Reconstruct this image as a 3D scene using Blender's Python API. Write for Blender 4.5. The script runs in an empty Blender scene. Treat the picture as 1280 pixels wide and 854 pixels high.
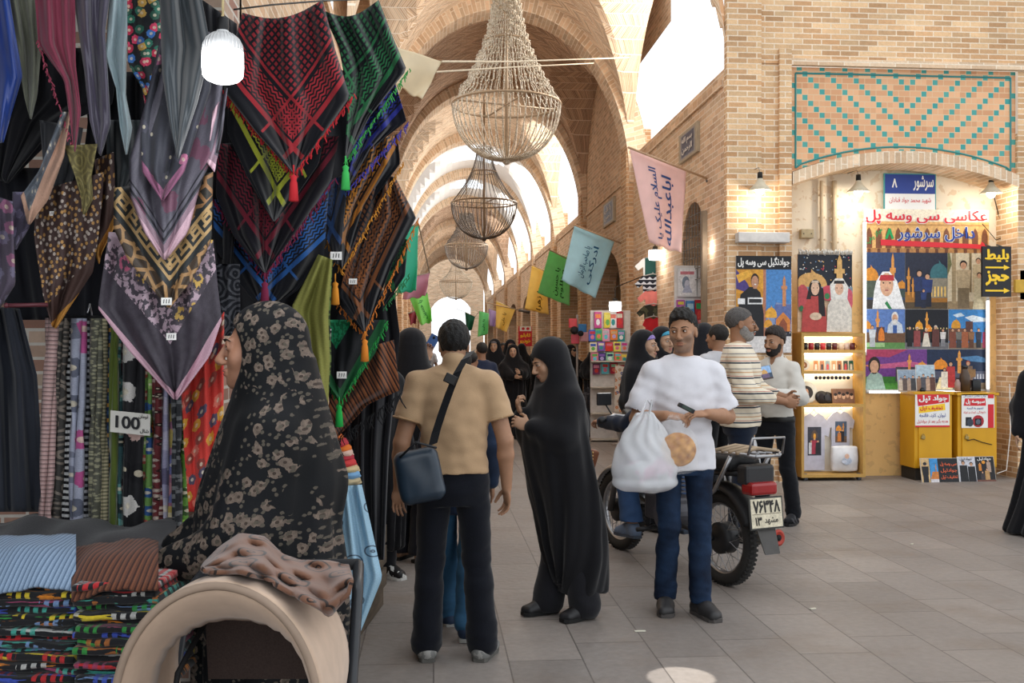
import bpy, bmesh, math, random, unicodedata
import numpy as np
from mathutils import Vector, Matrix
SC = bpy.context.scene
COL = SC.collection
PI = math.pi
# ---------------------------------------------------------------- camera, world, exposure
F, CH, TH = 1244.0, 1.5, math.radians(4.55)
CT, ST = math.cos(TH), math.sin(TH)
cam_data = bpy.data.cameras.new('camera')
cam_data.sensor_width = 36.0
cam_data.lens = F / 1280 * 36
cam_data.shift_y = 10 / 1280
cam_data.clip_end = 300
cam = bpy.data.objects.new('camera', cam_data)
COL.objects.link(cam)
cam.location = (0, 0, CH)
cam.rotation_euler = (PI / 2, 0, -TH)
SC.camera = cam
world = bpy.data.worlds.new('sky')
SC.world = world
world.use_nodes = True
_bg = world.node_tree.nodes['Background']
_bg.inputs[0].default_value = (0.92, 0.96, 1.0, 1)
_bg.inputs[1].default_value = 1.65
vs = SC.view_settings
vs.view_transform = 'Standard'
vs.look = 'None'
vs.exposure = 0.0
vs.gamma = 1.0
vs.use_curve_mapping = False
SC.cycles.max_bounces = 7
SC.cycles.diffuse_bounces = 4
SC.cycles.transparent_max_bounces = 12
def lamp(name, kind, loc, energy, color=(1, 1, 1), size=0.1, rot=(0, 0, 0), **kw):
 l = bpy.data.lights.new(name, kind)
 l.energy = energy
 l.color = color
 if kind == 'AREA':
  l.size = size
 elif kind != 'SUN':
  l.shadow_soft_size = size
 for k, v in kw.items():
  setattr(l, k, v)
 o = bpy.data.objects.new(name, l)
 COL.objects.link(o)
 o.location = loc
 o.rotation_euler = rot
 return o
# sunbeam that falls through a hole in the crossing roof on the paving
lamp('sunbeam', 'SPOT', (1.13, 4.47, 7.5), 4200, (1, .97, .9), 0.01, (0, 0, 0), spot_size=math.radians(2.5), spot_blend=.25)
# daylight that comes in through the high windows on the right
for _i, (_y, _e) in enumerate(((13.9, 260), (24.4, 260), (29.8, 260), (35.4, 260), (41.6, 200), (49, 200))):
 lamp('window_daylight', 'AREA', (3.9, _y, 6.2), _e, (1, .98, .95), 2.6, (0, math.radians(78), 0))
# ---------------------------------------------------------------- photo measurements -> points of the place
def PD(px, py, d):
 """the point seen at a pixel of the photograph, at depth d"""
 x = (px - 640) / F * d
 return Vector((x * CT + d * ST, -x * ST + d * CT, CH + (437 - py) / F * d))
def PY(px, py, Y):
 return PD(px, py, Y / (CT - (px - 640) / F * ST))
def PXW(px, py, X):
 return PD(px, py, X / ((px - 640) / F * CT + ST))
def PF(px, py):
 p = PD(px, py, F * CH / (py - 437))
 p.z = 0
 return p
def GP(px, d):
 p = PD(px, 437, d)
 p.z = 0
 return p
# ---------------------------------------------------------------- node expressions
class V:
 def __init__(s, nt, sock):
  s.nt, s.k = nt, sock
 def _m(s, op, *a):
  n = s.nt.nodes.new('ShaderNodeMath')
  n.operation = op
  for i, x in enumerate((s,) + a):
   if isinstance(x, V):
    s.nt.links.new(x.k, n.inputs[i])
   else:
    n.inputs[i].default_value = x
  return V(s.nt, n.outputs[0])
 def __add__(s, o): return s._m('ADD', o)
 __radd__ = __add__
 def __sub__(s, o): return s._m('SUBTRACT', o)
 def __rsub__(s, o): return (s * -1) + o
 def __mul__(s, o): return s._m('MULTIPLY', o)
 __rmul__ = __mul__
 def __truediv__(s, o): return s._m('DIVIDE', o)
 def __lt__(s, o): return s._m('LESS_THAN', o)
 def __gt__(s, o): return s._m('GREATER_THAN', o)
 def frac(s): return s._m('FRACT')
 def floor(s): return s._m('FLOOR')
 def abs(s): return s._m('ABSOLUTE')
 def sin(s): return s._m('SINE')
 def min(s, o): return s._m('MINIMUM', o)
 def max(s, o): return s._m('MAXIMUM', o)
 def mod(s, o): return s._m('FLOORED_MODULO', o)
 def band(s, a, b): return (s > a) * (s < b)
 def sq(s, p, duty=.5): return (s / p).frac() < duty
 def clamp(s): return s._m('MAXIMUM', 0.0)._m('MINIMUM', 1.0)
class B:
 """what a material expression can read"""
 def __init__(s, nt):
  s.nt = nt
 def node(s, t): return s.nt.nodes.new(t)
 def sep(s, sock):
  n = s.node('ShaderNodeSeparateXYZ')
  s.nt.links.new(sock, n.inputs[0])
  return [V(s.nt, n.outputs[i]) for i in range(3)]
 def uv(s):
  n = s.node('ShaderNodeUVMap')
  return s.sep(n.outputs[0])[:2]
 def obj(s):
  return s.sep(s.node('ShaderNodeTexCoord').outputs['Object'])
 def vec(s, x, y=0.0, z=0.0):
  n = s.node('ShaderNodeCombineXYZ')
  for i, q in enumerate((x, y, z)):
   if isinstance(q, V):
    s.nt.links.new(q.k, n.inputs[i])
   else:
    n.inputs[i].default_value = q
  return V(s.nt, n.outputs[0])
 def noise(s, v, scale=1.0, detail=2.0):
  n = s.node('ShaderNodeTexNoise')
  s.nt.links.new(v.k, n.inputs['Vector'])
  n.inputs['Scale'].default_value = scale
  n.inputs['Detail'].default_value = detail
  return V(s.nt, n.outputs['Fac'])
 def rnd(s, x, y=0.0):
  n = s.node('ShaderNodeTexWhiteNoise')
  n.noise_dimensions = '2D'
  s.nt.links.new(s.vec(x, y).k, n.inputs['Vector'])
  return V(s.nt, n.outputs['Value'])
 def vor(s, v, scale, feat='F1', rand=1.0):
  n = s.node('ShaderNodeTexVoronoi')
  n.voronoi_dimensions = '2D'
  n.feature = feat
  s.nt.links.new(v.k, n.inputs['Vector'])
  n.inputs['Scale'].default_value = scale
  n.inputs['Randomness'].default_value = rand
  c = n.outputs.get('Color')
  return V(s.nt, n.outputs['Distance']), (s.sep(c)[0] if c and feat != 'DISTANCE_TO_EDGE' else None)
 def mix(s, f, a, b):
  n = s.node('ShaderNodeMix')
  n.data_type = 'RGBA'
  for idx, q in ((0, f), (6, a), (7, b)):
   if isinstance(q, V):
    s.nt.links.new(q.k, n.inputs[idx])
   elif idx == 0:
    n.inputs[0].default_value = q
   else:
    n.inputs[idx].default_value = (*q[:3], 1)
  return V(s.nt, n.outputs[2])
 def shade(s, c, f):
  """colour c times the number f"""
  return s.mix(1.0, s.mul(c, f), (0, 0, 0)) if False else s.mul(c, f)
 def mul(s, c, f):
  n = s.node('ShaderNodeVectorMath')
  n.operation = 'SCALE'
  if isinstance(c, V):
   s.nt.links.new(c.k, n.inputs[0])
  else:
   n.inputs[0].default_value = c[:3]
  s.nt.links.new(f.k, n.inputs['Scale'])
  return V(s.nt, n.outputs[0])
def srgb(r, g, b):
 f = lambda c: (c / 255 / 12.92) if c <= 10 else ((c / 255 + .055) / 1.055) ** 2.4
 return (f(r), f(g), f(b))
def hx(h):
 return srgb(int(h[0:2], 16), int(h[2:4], 16), int(h[4:6], 16))
MATS = {}
def M(name, col, rough=.75, metal=0.0, spec=.35, emit=0.0, bump=None, alpha=1.0, trans=0.0, sheen=0.0, bstr=.3, through=0.0):
 if name in MATS:
  return MATS[name]
 m = bpy.data.materials.new(name)
 m.use_nodes = True
 nt = m.node_tree
 p = nt.nodes['Principled BSDF']
 b = B(nt)
 if isinstance(col, str):
  col = hx(col)
 c = col(b) if callable(col) else col
 if isinstance(c, V):
  nt.links.new(c.k, p.inputs['Base Color'])
  if emit:
   nt.links.new(c.k, p.inputs['Emission Color'])
 else:
  p.inputs['Base Color'].default_value = (*c[:3], 1)
  if emit:
   p.inputs['Emission Color'].default_value = (*c[:3], 1)
 p.inputs['Emission Strength'].default_value = emit
 p.inputs['Roughness'].default_value = rough
 p.inputs['Metallic'].default_value = metal
 p.inputs['Specular IOR Level'].default_value = spec
 p.inputs['Transmission Weight'].default_value = trans
 p.inputs['Alpha'].default_value = alpha
 if sheen:
  p.inputs['Sheen Weight'].default_value = sheen
 if bump:
  h = bump(b)
  n = nt.nodes.new('ShaderNodeBump')
  n.inputs['Strength'].default_value = bstr
  n.inputs['Distance'].default_value = .02
  nt.links.new(h.k, n.inputs['Height'])
  nt.links.new(n.outputs[0], p.inputs['Normal'])
 if through:
  t, x = nt.nodes.new('ShaderNodeBsdfTranslucent'), nt.nodes.new('ShaderNodeMixShader')
  if isinstance(c, V):
   nt.links.new(c.k, t.inputs[0])
  else:
   t.inputs[0].default_value = (*c[:3], 1)
  x.inputs[0].default_value = through
  nt.links.new(p.outputs[0], x.inputs[1])
  nt.links.new(t.outputs[0], x.inputs[2])
  nt.links.new(x.outputs[0], nt.nodes['Material Output'].inputs[0])
 MATS[name] = m
 return m
def plain(c, **k):
 """a plain colour with a slight weave / mottling so that it is not dead flat"""
 cc = hx(c) if isinstance(c, str) else c
 def f(b):
  x, y, z = b.obj()
  n = b.noise(b.vec(x, y, z), 14.0, 3.0)
  return b.mul(cc, n * .5 + .75)
 nm = 'plain_' + (c if isinstance(c, str) else '%02x%02x%02x' % tuple(int(min(1, q) ** .45 * 255) for q in cc)) + '_' + '_'.join('%s%s' % (a, str(q)[:5]) for a, q in sorted(k.items()))
 return M(nm, f, **k)
# ---------------------------------------------------------------- objects
ROOT = {}
def tag(o, label=None, cat=None, group=None, kind=None):
 for k, v in (('label', label), ('category', cat), ('group', group), ('kind', kind)):
  if v:
   o[k] = v
 return o
def thing(name, label, cat, loc=(0, 0, 0), rotz=0.0, group=None):
 o = bpy.data.objects.new(name, None)
 o.empty_display_size = .05
 COL.objects.link(o)
 o.location = loc
 o.rotation_euler = (0, 0, rotz)
 ROOT[o.name] = Matrix.Translation(Vector(loc)) @ Matrix.Rotation(rotz, 4, 'Z')
 return tag(o, label, cat, group)
def np_mesh(name, verts, faces, mats, parent=None, smooth=True, fmat=None, uvs=None, local=False):
 """faces: (n,4) int array or list of lists; uvs per vertex (n,2)"""
 me = bpy.data.meshes.new(name)
 verts = np.asarray(verts, dtype=np.float64).reshape(-1, 3)
 if parent is not None and not local:
  mi = np.array(ROOT[parent.name].inverted())
  verts = verts @ mi[:3, :3].T + mi[:3, 3]
 if isinstance(faces, np.ndarray):
  nf, k = faces.shape
  me.vertices.add(len(verts))
  me.vertices.foreach_set('co', verts.ravel())
  me.loops.add(nf * k)
  me.loops.foreach_set('vertex_index', faces.ravel().astype(np.int32))
  me.polygons.add(nf)
  me.polygons.foreach_set('loop_start', np.arange(0, nf * k, k, dtype=np.int32))
  me.polygons.foreach_set('loop_total', np.full(nf, k, dtype=np.int32))
  me.update(calc_edges=True)
 else:
  me.from_pydata([tuple(v) for v in verts], [], faces)
 me.validate()
 for m in (mats if isinstance(mats, (list, tuple)) else [mats]):
  me.materials.append(m)
 if fmat is not None and len(fmat) == len(me.polygons):
  me.polygons.foreach_set('material_index', np.asarray(fmat, dtype=np.int32))
 lay = me.uv_layers.new(name='UVMap')
 li = np.empty(len(me.loops), dtype=np.int32)
 me.loops.foreach_get('vertex_index', li)
 if uvs is None:
  co = np.asarray(verts)[li]
  nrm = np.empty(len(me.polygons) * 3)
  me.polygons.foreach_get('normal', nrm)
  lt = np.empty(len(me.polygons), dtype=np.int32)
  me.polygons.foreach_get('loop_total', lt)
  nl = np.repeat(np.abs(nrm.reshape(-1, 3)), lt, axis=0)
  ax = nl.argmax(1)
  u = np.where(ax == 0, co[:, 1], co[:, 0])
  v = np.where(ax == 2, co[:, 1], co[:, 2])
  uvl = np.stack([u, v], 1)
 else:
  uvl = np.asarray(uvs)[li]
 lay.data.foreach_set('uv', uvl.astype(np.float32).ravel())
 me.polygons.foreach_set('use_smooth', np.full(len(me.polygons), smooth))
 me.update()
 o = bpy.data.objects.new(name, me)
 COL.objects.link(o)
 if parent is not None:
  o.parent = parent
  ROOT[o.name] = ROOT[parent.name]
 else:
  ROOT[o.name] = Matrix.Identity(4)
 return o
def dup(root, loc, rotz=0.0, label=None, group=None):
 c = root.copy()
 COL.objects.link(c)
 c.location = loc
 c.rotation_euler = (0, 0, rotz)
 tag(c, label, None, group)
 for ch in list(root.children):
  a = ch.copy()
  COL.objects.link(a)
  a.parent = c
  for g in list(ch.children):
   d = g.copy()
   COL.objects.link(d)
   d.parent = a
 return c
class MB:
 """collects shapes into one mesh"""
 def __init__(s):
  s.v, s.f, s.m, s.mi = [], [], [], 0
  s.uv = []
 def add(s, vs, fs, uv=None):
  o = len(s.v)
  s.v += [tuple(v) for v in vs]
  s.f += [[i + o for i in f] for f in fs]
  s.m += [s.mi] * len(fs)
  s.uv += list(uv) if uv is not None else [None] * len(vs)
  return s
 def mat(s, i):
  s.mi = i
  return s
 def hexa(s, p):
  """8 points: bottom 4 then top 4"""
  return s.add(p, [[3, 2, 1, 0], [4, 5, 6, 7], [0, 1, 5, 4], [1, 2, 6, 5], [2, 3, 7, 6], [3, 0, 4, 7]])
 def box(s, a, b, R=None, c=None, bev=0.0):
  x0, y0, z0 = a
  x1, y1, z1 = b
  if bev > 0:
   bm = bmesh.new()
   bmesh.ops.create_cube(bm, size=1)
   for v in bm.verts:
    v.co = Vector(((x0 + x1) / 2 + v.co.x * (x1 - x0), (y0 + y1) / 2 + v.co.y * (y1 - y0), (z0 + z1) / 2 + v.co.z * (z1 - z0)))
   bmesh.ops.bevel(bm, geom=bm.edges[:], offset=bev, segments=2, affect='EDGES', profile=.5)
   bm.verts.index_update()
   p = [v.co.copy() for v in bm.verts]
   fs = [[v.index for v in f.verts] for f in bm.faces]
   bm.free()
  else:
   p = [Vector(q) for q in ((x0, y0, z0), (x1, y0, z0), (x1, y1, z0), (x0, y1, z0), (x0, y0, z1), (x1, y0, z1), (x1, y1, z1), (x0, y1, z1))]
   fs = [[3, 2, 1, 0], [4, 5, 6, 7], [0, 1, 5, 4], [1, 2, 6, 5], [2, 3, 7, 6], [3, 0, 4, 7]]
  if R is not None:
   cc = Vector(c) if c is not None else Vector(((x0 + x1) / 2, (y0 + y1) / 2, (z0 + z1) / 2))
   p = [cc + R @ (q - cc) for q in p]
  return s.add(p, fs)
 def tube(s, pts, r, n=8, cap=True, flat=None):
  pts = [Vector(p) for p in pts]
  rs = r if isinstance(r, (list, tuple)) else [r] * len(pts)
  up = None
  rings = []
  for i, p in enumerate(pts):
   t = (pts[min(i + 1, len(pts) - 1)] - pts[max(i - 1, 0)])
   t = t.normalized() if t.length > 1e-9 else Vector((0, 0, 1))
   if up is None:
    up = Vector((0, 0, 1)) if abs(t.z) < .9 else Vector((1, 0, 0))
   a = t.cross(up)
   a = a.normalized() if a.length > 1e-6 else Vector((1, 0, 0))
   bb = a.cross(t).normalized()
   up = bb
   k = flat or 1.0
   rings.append([p + (a * math.cos(2 * PI * j / n) + bb * k * math.sin(2 * PI * j / n)) * rs[i] for j in range(n)])
  vs = [q for g in rings for q in g]
  fs = [[i * n + j, i * n + (j + 1) % n, (i + 1) * n + (j + 1) % n, (i + 1) * n + j] for i in range(len(pts) - 1) for j in range(n)]
  if cap:
   fs += [list(range(n))[::-1], [(len(pts) - 1) * n + j for j in range(n)]]
  return s.add(vs, fs)
 def lathe(s, prof, c, n=24, R=None, a0=0.0, a1=2 * PI):
  """prof: (r,z) list about the axis z at c"""
  c = Vector(c)
  full = abs(a1 - a0 - 2 * PI) < 1e-6
  m = n if full else n + 1
  vs = []
  for r, z in prof:
   for j in range(m):
    a = a0 + (a1 - a0) * j / n
    q = Vector((r * math.cos(a), r * math.sin(a), z))
    vs.append(c + (R @ q if R is not None else q))
  fs = []
  for i in range(len(prof) - 1):
   for j in range(n):
    k = (j + 1) % m
    fs.append([i * m + j, i * m + k, (i + 1) * m + k, (i + 1) * m + j])
  return s.add(vs, fs)
 def ball(s, c, r, n=12, R=None):
  rx, ry, rz = r if isinstance(r, (list, tuple)) else (r, r, r)
  c = Vector(c)
  vs, fs = [], []
  for i in range(n // 2 + 1):
   t = PI * i / (n // 2)
   for j in range(n):
    a = 2 * PI * j / n
    q = Vector((rx * math.sin(t) * math.cos(a), ry * math.sin(t) * math.sin(a), rz * math.cos(t)))
    vs.append(c + (R @ q if R is not None else q))
  for i in range(n // 2):
   for j in range(n):
    k = (j + 1) % n
    fs.append([i * n + j, (i + 1) * n + j, (i + 1) * n + k, i * n + k])
  return s.add(vs, fs)
 def prism(s, pts, off):
  """polygon (3d points) extruded by the vector off"""
  n = len(pts)
  off = Vector(off)
  p = [Vector(q) for q in pts]
  return s.add(p + [q + off for q in p], [list(range(n))[::-1], list(range(n, 2 * n))] + [[i, (i + 1) % n, n + (i + 1) % n, n + i] for i in range(n)])
 def torus(s, c, R1, r, R=None, n=32, m=8, a0=0.0, a1=2 * PI):
  return s.lathe([(R1 + r * math.cos(2 * PI * k / m), r * math.sin(2 * PI * k / m)) for k in range(m + 1)], c, n, R, a0, a1)
 def build(s, name, mats, parent=None, smooth=False, local=False, label=None):
  uv = None
  if s.uv and all(q is not None for q in s.uv):
   uv = s.uv
  o = np_mesh(name, s.v, s.f, mats, parent, smooth, s.m, uv, local)
  if label:
   o['label'] = label
  return o
def solid(o, t=.003, off=0.0):
 m = o.modifiers.new('thickness', 'SOLIDIFY')
 m.thickness = t
 m.offset = off
 return o
def smooth_by_angle(o, deg=40):
 try:
  o.data.set_sharp_from_angle(angle=math.radians(deg))
  o.data.polygons.foreach_set('use_smooth', np.full(len(o.data.polygons), True))
 except Exception:
  pass
 return o
# ---------------------------------------------------------------- writing
_FORMS = {}
for _c in range(0xFB50, 0xFEFD):
 _d = unicodedata.decomposition(chr(_c)).split()
 if len(_d) == 2 and _d[0] in ('<isolated>', '<initial>', '<medial>', '<final>'):
  _FORMS.setdefault(chr(int(_d[1], 16)), {})[_d[0][1:-1]] = chr(_c)
_LIG = {'\u0644\u0627': ('\ufefb', '\ufefc'), '\u0644\u0622': ('\ufef5', '\ufef6')}
def persian(t):
 out, i, prev = [], 0, False
 isl = lambda c: c in _FORMS
 duo = lambda c: isl(c) and 'initial' in _FORMS[c]
 while i < len(t):
  c = t[i]
  if t[i:i + 2] in _LIG:
   out.append(_LIG[t[i:i + 2]][1 if prev else 0])
   prev = False
   i += 2
   continue
  if isl(c):
   nxt = i + 1 < len(t) and isl(t[i + 1]) and duo(c) and t[i + 1] != '\u0621'
   k = ('medial' if nxt else 'final') if prev else ('initial' if nxt else 'isolated')
   out.append(_FORMS[c].get(k) or _FORMS[c].get('isolated') or c)
   prev = nxt
  else:
   out.append(c)
   prev = False
  i += 1
 # digits keep their order, the rest runs right to left
 res, k = [], 0
 while k < len(out):
  if out[k].isdigit():
   e = k
   while e < len(out) and out[e].isdigit():
    e += 1
   res = out[k:e] + res
   k = e
  else:
   res = [out[k]] + res
   k += 1
 return ''.join(res)
class Frame:
 """a flat rectangle in the place: origin O (lower left), unit vectors U (right), W (up), N (towards the viewer)"""
 def __init__(s, O, U, W):
  s.O, s.U, s.W = Vector(O), Vector(U).normalized(), Vector(W).normalized()
  s.N = s.U.cross(s.W).normalized()
 def at(s, u, w, n=0.0):
  return s.O + s.U * u + s.W * w + s.N * n
def outlines(text):
 c = bpy.data.curves.new('text', 'FONT')
 c.body = text
 c.size = 1
 o = bpy.data.objects.new('text', c)
 COL.objects.link(o)
 cu = o.to_curve(bpy.context.evaluated_depsgraph_get())
 E = []
 for sp in cu.splines:
  bp = sp.bezier_points
  P = []
  if len(bp):
   for a, b in zip(bp, list(bp[1:]) + [bp[0]]):
    for k in range(5):
     t = k / 5
     P.append(a.co * (1 - t) ** 3 + a.handle_right * 3 * t * (1 - t) ** 2 + b.handle_left * 3 * t * t * (1 - t) + b.co * t ** 3)
  else:
   P = [p.co for p in sp.points]
  P = np.array([(p[0], p[1]) for p in P])
  E.append(np.concatenate([P, np.roll(P, -1, 0)], 1))
 o.to_curve_clear()
 bpy.data.objects.remove(o)
 bpy.data.curves.remove(c)
 return np.concatenate(E) if E else np.zeros((0, 4))
def spans(E, y):
 """filled stretches of the outlines at height y (non-zero winding)"""
 up = (E[:, 1] <= y) & (E[:, 3] > y)
 dn = (E[:, 3] <= y) & (E[:, 1] > y)
 k = up | dn
 if not k.any():
  return []
 e = E[k]
 x = e[:, 0] + (y - e[:, 1]) / (e[:, 3] - e[:, 1]) * (e[:, 2] - e[:, 0])
 w = np.where(up[k], 1, -1)
 o = np.argsort(x)
 out, s, st = [], 0, 0
 for i in o:
  if s == 0:
   st = x[i]
  s += w[i]
  if s == 0:
   out.append((st, x[i]))
 return out
def merge(iv):
 out = []
 for a, b in sorted(iv):
  if out and a <= out[-1][1]:
   out[-1] = (out[-1][0], max(out[-1][1], b))
  else:
   out.append((a, b))
 return out
def write(text, fr, box, mat, parent, name='lettering', raw=False, bold=.02, lift=.004, tilt=0.0, rows=44):
 """text fitted into box (u0, w0, u1, w1) of the frame"""
 E = outlines(text if raw else persian(text))
 b = bold
 lo = np.array([min(E[:, 0]) - b, min(E[:, 1]) - b])
 hi = np.array([max(E[:, 0]) + b, max(E[:, 1]) + b])
 ys = lo[1] + (hi[1] - lo[1]) * (np.arange(rows + 1)) / rows
 lines = [merge([(a - b * q, c + b * q) for d, q in ((-1, .4), (-.5, .85), (0, 1), (.5, .85), (1, .4)) for a, c in spans(E, y + b * d + 1e-5)]) for y in ys]
 u0, w0, u1, w1 = box
 su, sw = (u1 - u0) / (hi[0] - lo[0]), (w1 - w0) / (hi[1] - lo[1])
 cu, cw = (u0 + u1) / 2, (w0 + w1) / 2
 ca, sa = math.cos(tilt), math.sin(tilt)
 vs, fs = [], []
 def pt(x, y):
  a, q = u0 + (x - lo[0]) * su - cu, w0 + (y - lo[1]) * sw - cw
  return fr.at(cu + a * ca - q * sa, cw + a * sa + q * ca, lift)
 for k in range(rows):
  A, Bq = lines[k], lines[k + 1]
  ok = len(A) == len(Bq) and all(a[1] > c[0] and c[1] > a[0] for a, c in zip(A, Bq))
  if not ok:
   m = merge([(a - b, c + b) for a, c in spans(E, (ys[k] + ys[k + 1]) / 2)])
   A = Bq = m
  for a, c in zip(A, Bq):
   n = len(vs)
   vs += [pt(a[0], ys[k]), pt(a[1], ys[k]), pt(c[1], ys[k + 1]), pt(c[0], ys[k + 1])]
   fs.append([n, n + 1, n + 2, n + 3])
 return np_mesh(name, vs, fs, mat, parent, False)
class Canvas:
 """flat printed picture: coloured polygons laid on a frame, each a hair in front of the one before"""
 def __init__(s, fr, u0, w0, u1, w1, lift=.002, step=.0002):
  s.fr, s.b, s.l, s.st = fr, (u0, w0, u1, w1), lift, step
  s.v, s.f, s.m, s.mats, s.k = [], [], [], [], 0
 def P(s, pts, col):
  """pts in 0..1 of the canvas"""
  u0, w0, u1, w1 = s.b
  mt = col if not isinstance(col, str) else M('print_' + col, lambda b: b.mul(hx(col), b.noise(b.vec(*b.obj()), 30, 4) * .9 + b.noise(b.vec(*b.obj()), 110, 2) * .6 + .2), rough=.45, spec=.3)
  if mt not in s.mats:
   s.mats.append(mt)
  s.k += 1
  o = len(s.v)
  for a, b in pts:
   a, b = min(max(a, 0), 1), min(max(b, 0), 1)
   s.v.append(s.fr.at(u0 + a * (u1 - u0), w0 + b * (w1 - w0), s.l + s.k * s.st))
  s.f.append(list(range(o, o + len(pts))))
  s.m.append(s.mats.index(mt))
  return s
 def R(s, a0, b0, a1, b1, col):
  return s.P([(a0, b0), (a1, b0), (a1, b1), (a0, b1)], col)
 def E(s, a, b, ra, rb, col, n=14, t0=0.0, t1=2 * PI):
  return s.P([(a + ra * math.cos(t0 + (t1 - t0) * i / n), b + rb * math.sin(t0 + (t1 - t0) * i / n)) for i in range(n + (t1 - t0 < 6.2))], col)
 def dome(s, a, b, ra, rb, col):
  p = [(a - ra * .85, b)]
  for i in range(13):
   t = PI - PI * i / 12
   p.append((a + ra * math.cos(t) * (1 if abs(math.cos(t)) < .95 else .98), b + rb * (.12 + .7 * math.sin(t))))
  p.insert(8, (a, b + rb))
  p.append((a + ra * .85, b))
  return s.P(p, col)
 def minaret(s, a, b, w, h, col):
  s.R(a - w * .35, b, a + w * .35, b + h * .6, col)
  s.R(a - w * .6, b + h * .55, a + w * .6, b + h * .66, col)
  s.R(a - w * .28, b + h * .6, a + w * .28, b + h * .85, col)
  return s.P([(a - w * .3, b + h * .84), (a + w * .3, b + h * .84), (a, b + h)], col)
 def man(s, a, b, h, col, skin='c89878', hair='201818', legs=None, w=.3):
  w = h * w * (s.b[3] - s.b[1]) / (s.b[2] - s.b[0])
  if legs:
   s.P([(a - w * .42, b), (a - w * .05, b), (a + w * .05, b), (a + w * .42, b), (a + w * .4, b + h * .5), (a - w * .4, b + h * .5)], legs)
   s.P([(a - w * .45, b + h * .42), (a + w * .45, b + h * .42), (a + w * .55, b + h * .8), (a - w * .55, b + h * .8)], col)
  else:
   s.P([(a - w * .6, b), (a + w * .6, b), (a + w * .55, b + h * .8), (a - w * .55, b + h * .8)], col)
  s.E(a, b + h * .915, w * .27, h * .085, hair)
  s.E(a, b + h * .885, w * .22, h * .075, skin)
  return s
 def build(s, name, parent, label=None):
  o = np_mesh(name, s.v, s.f, s.mats, parent, False, s.m)
  if label:
   o['label'] = label
  return o
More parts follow.
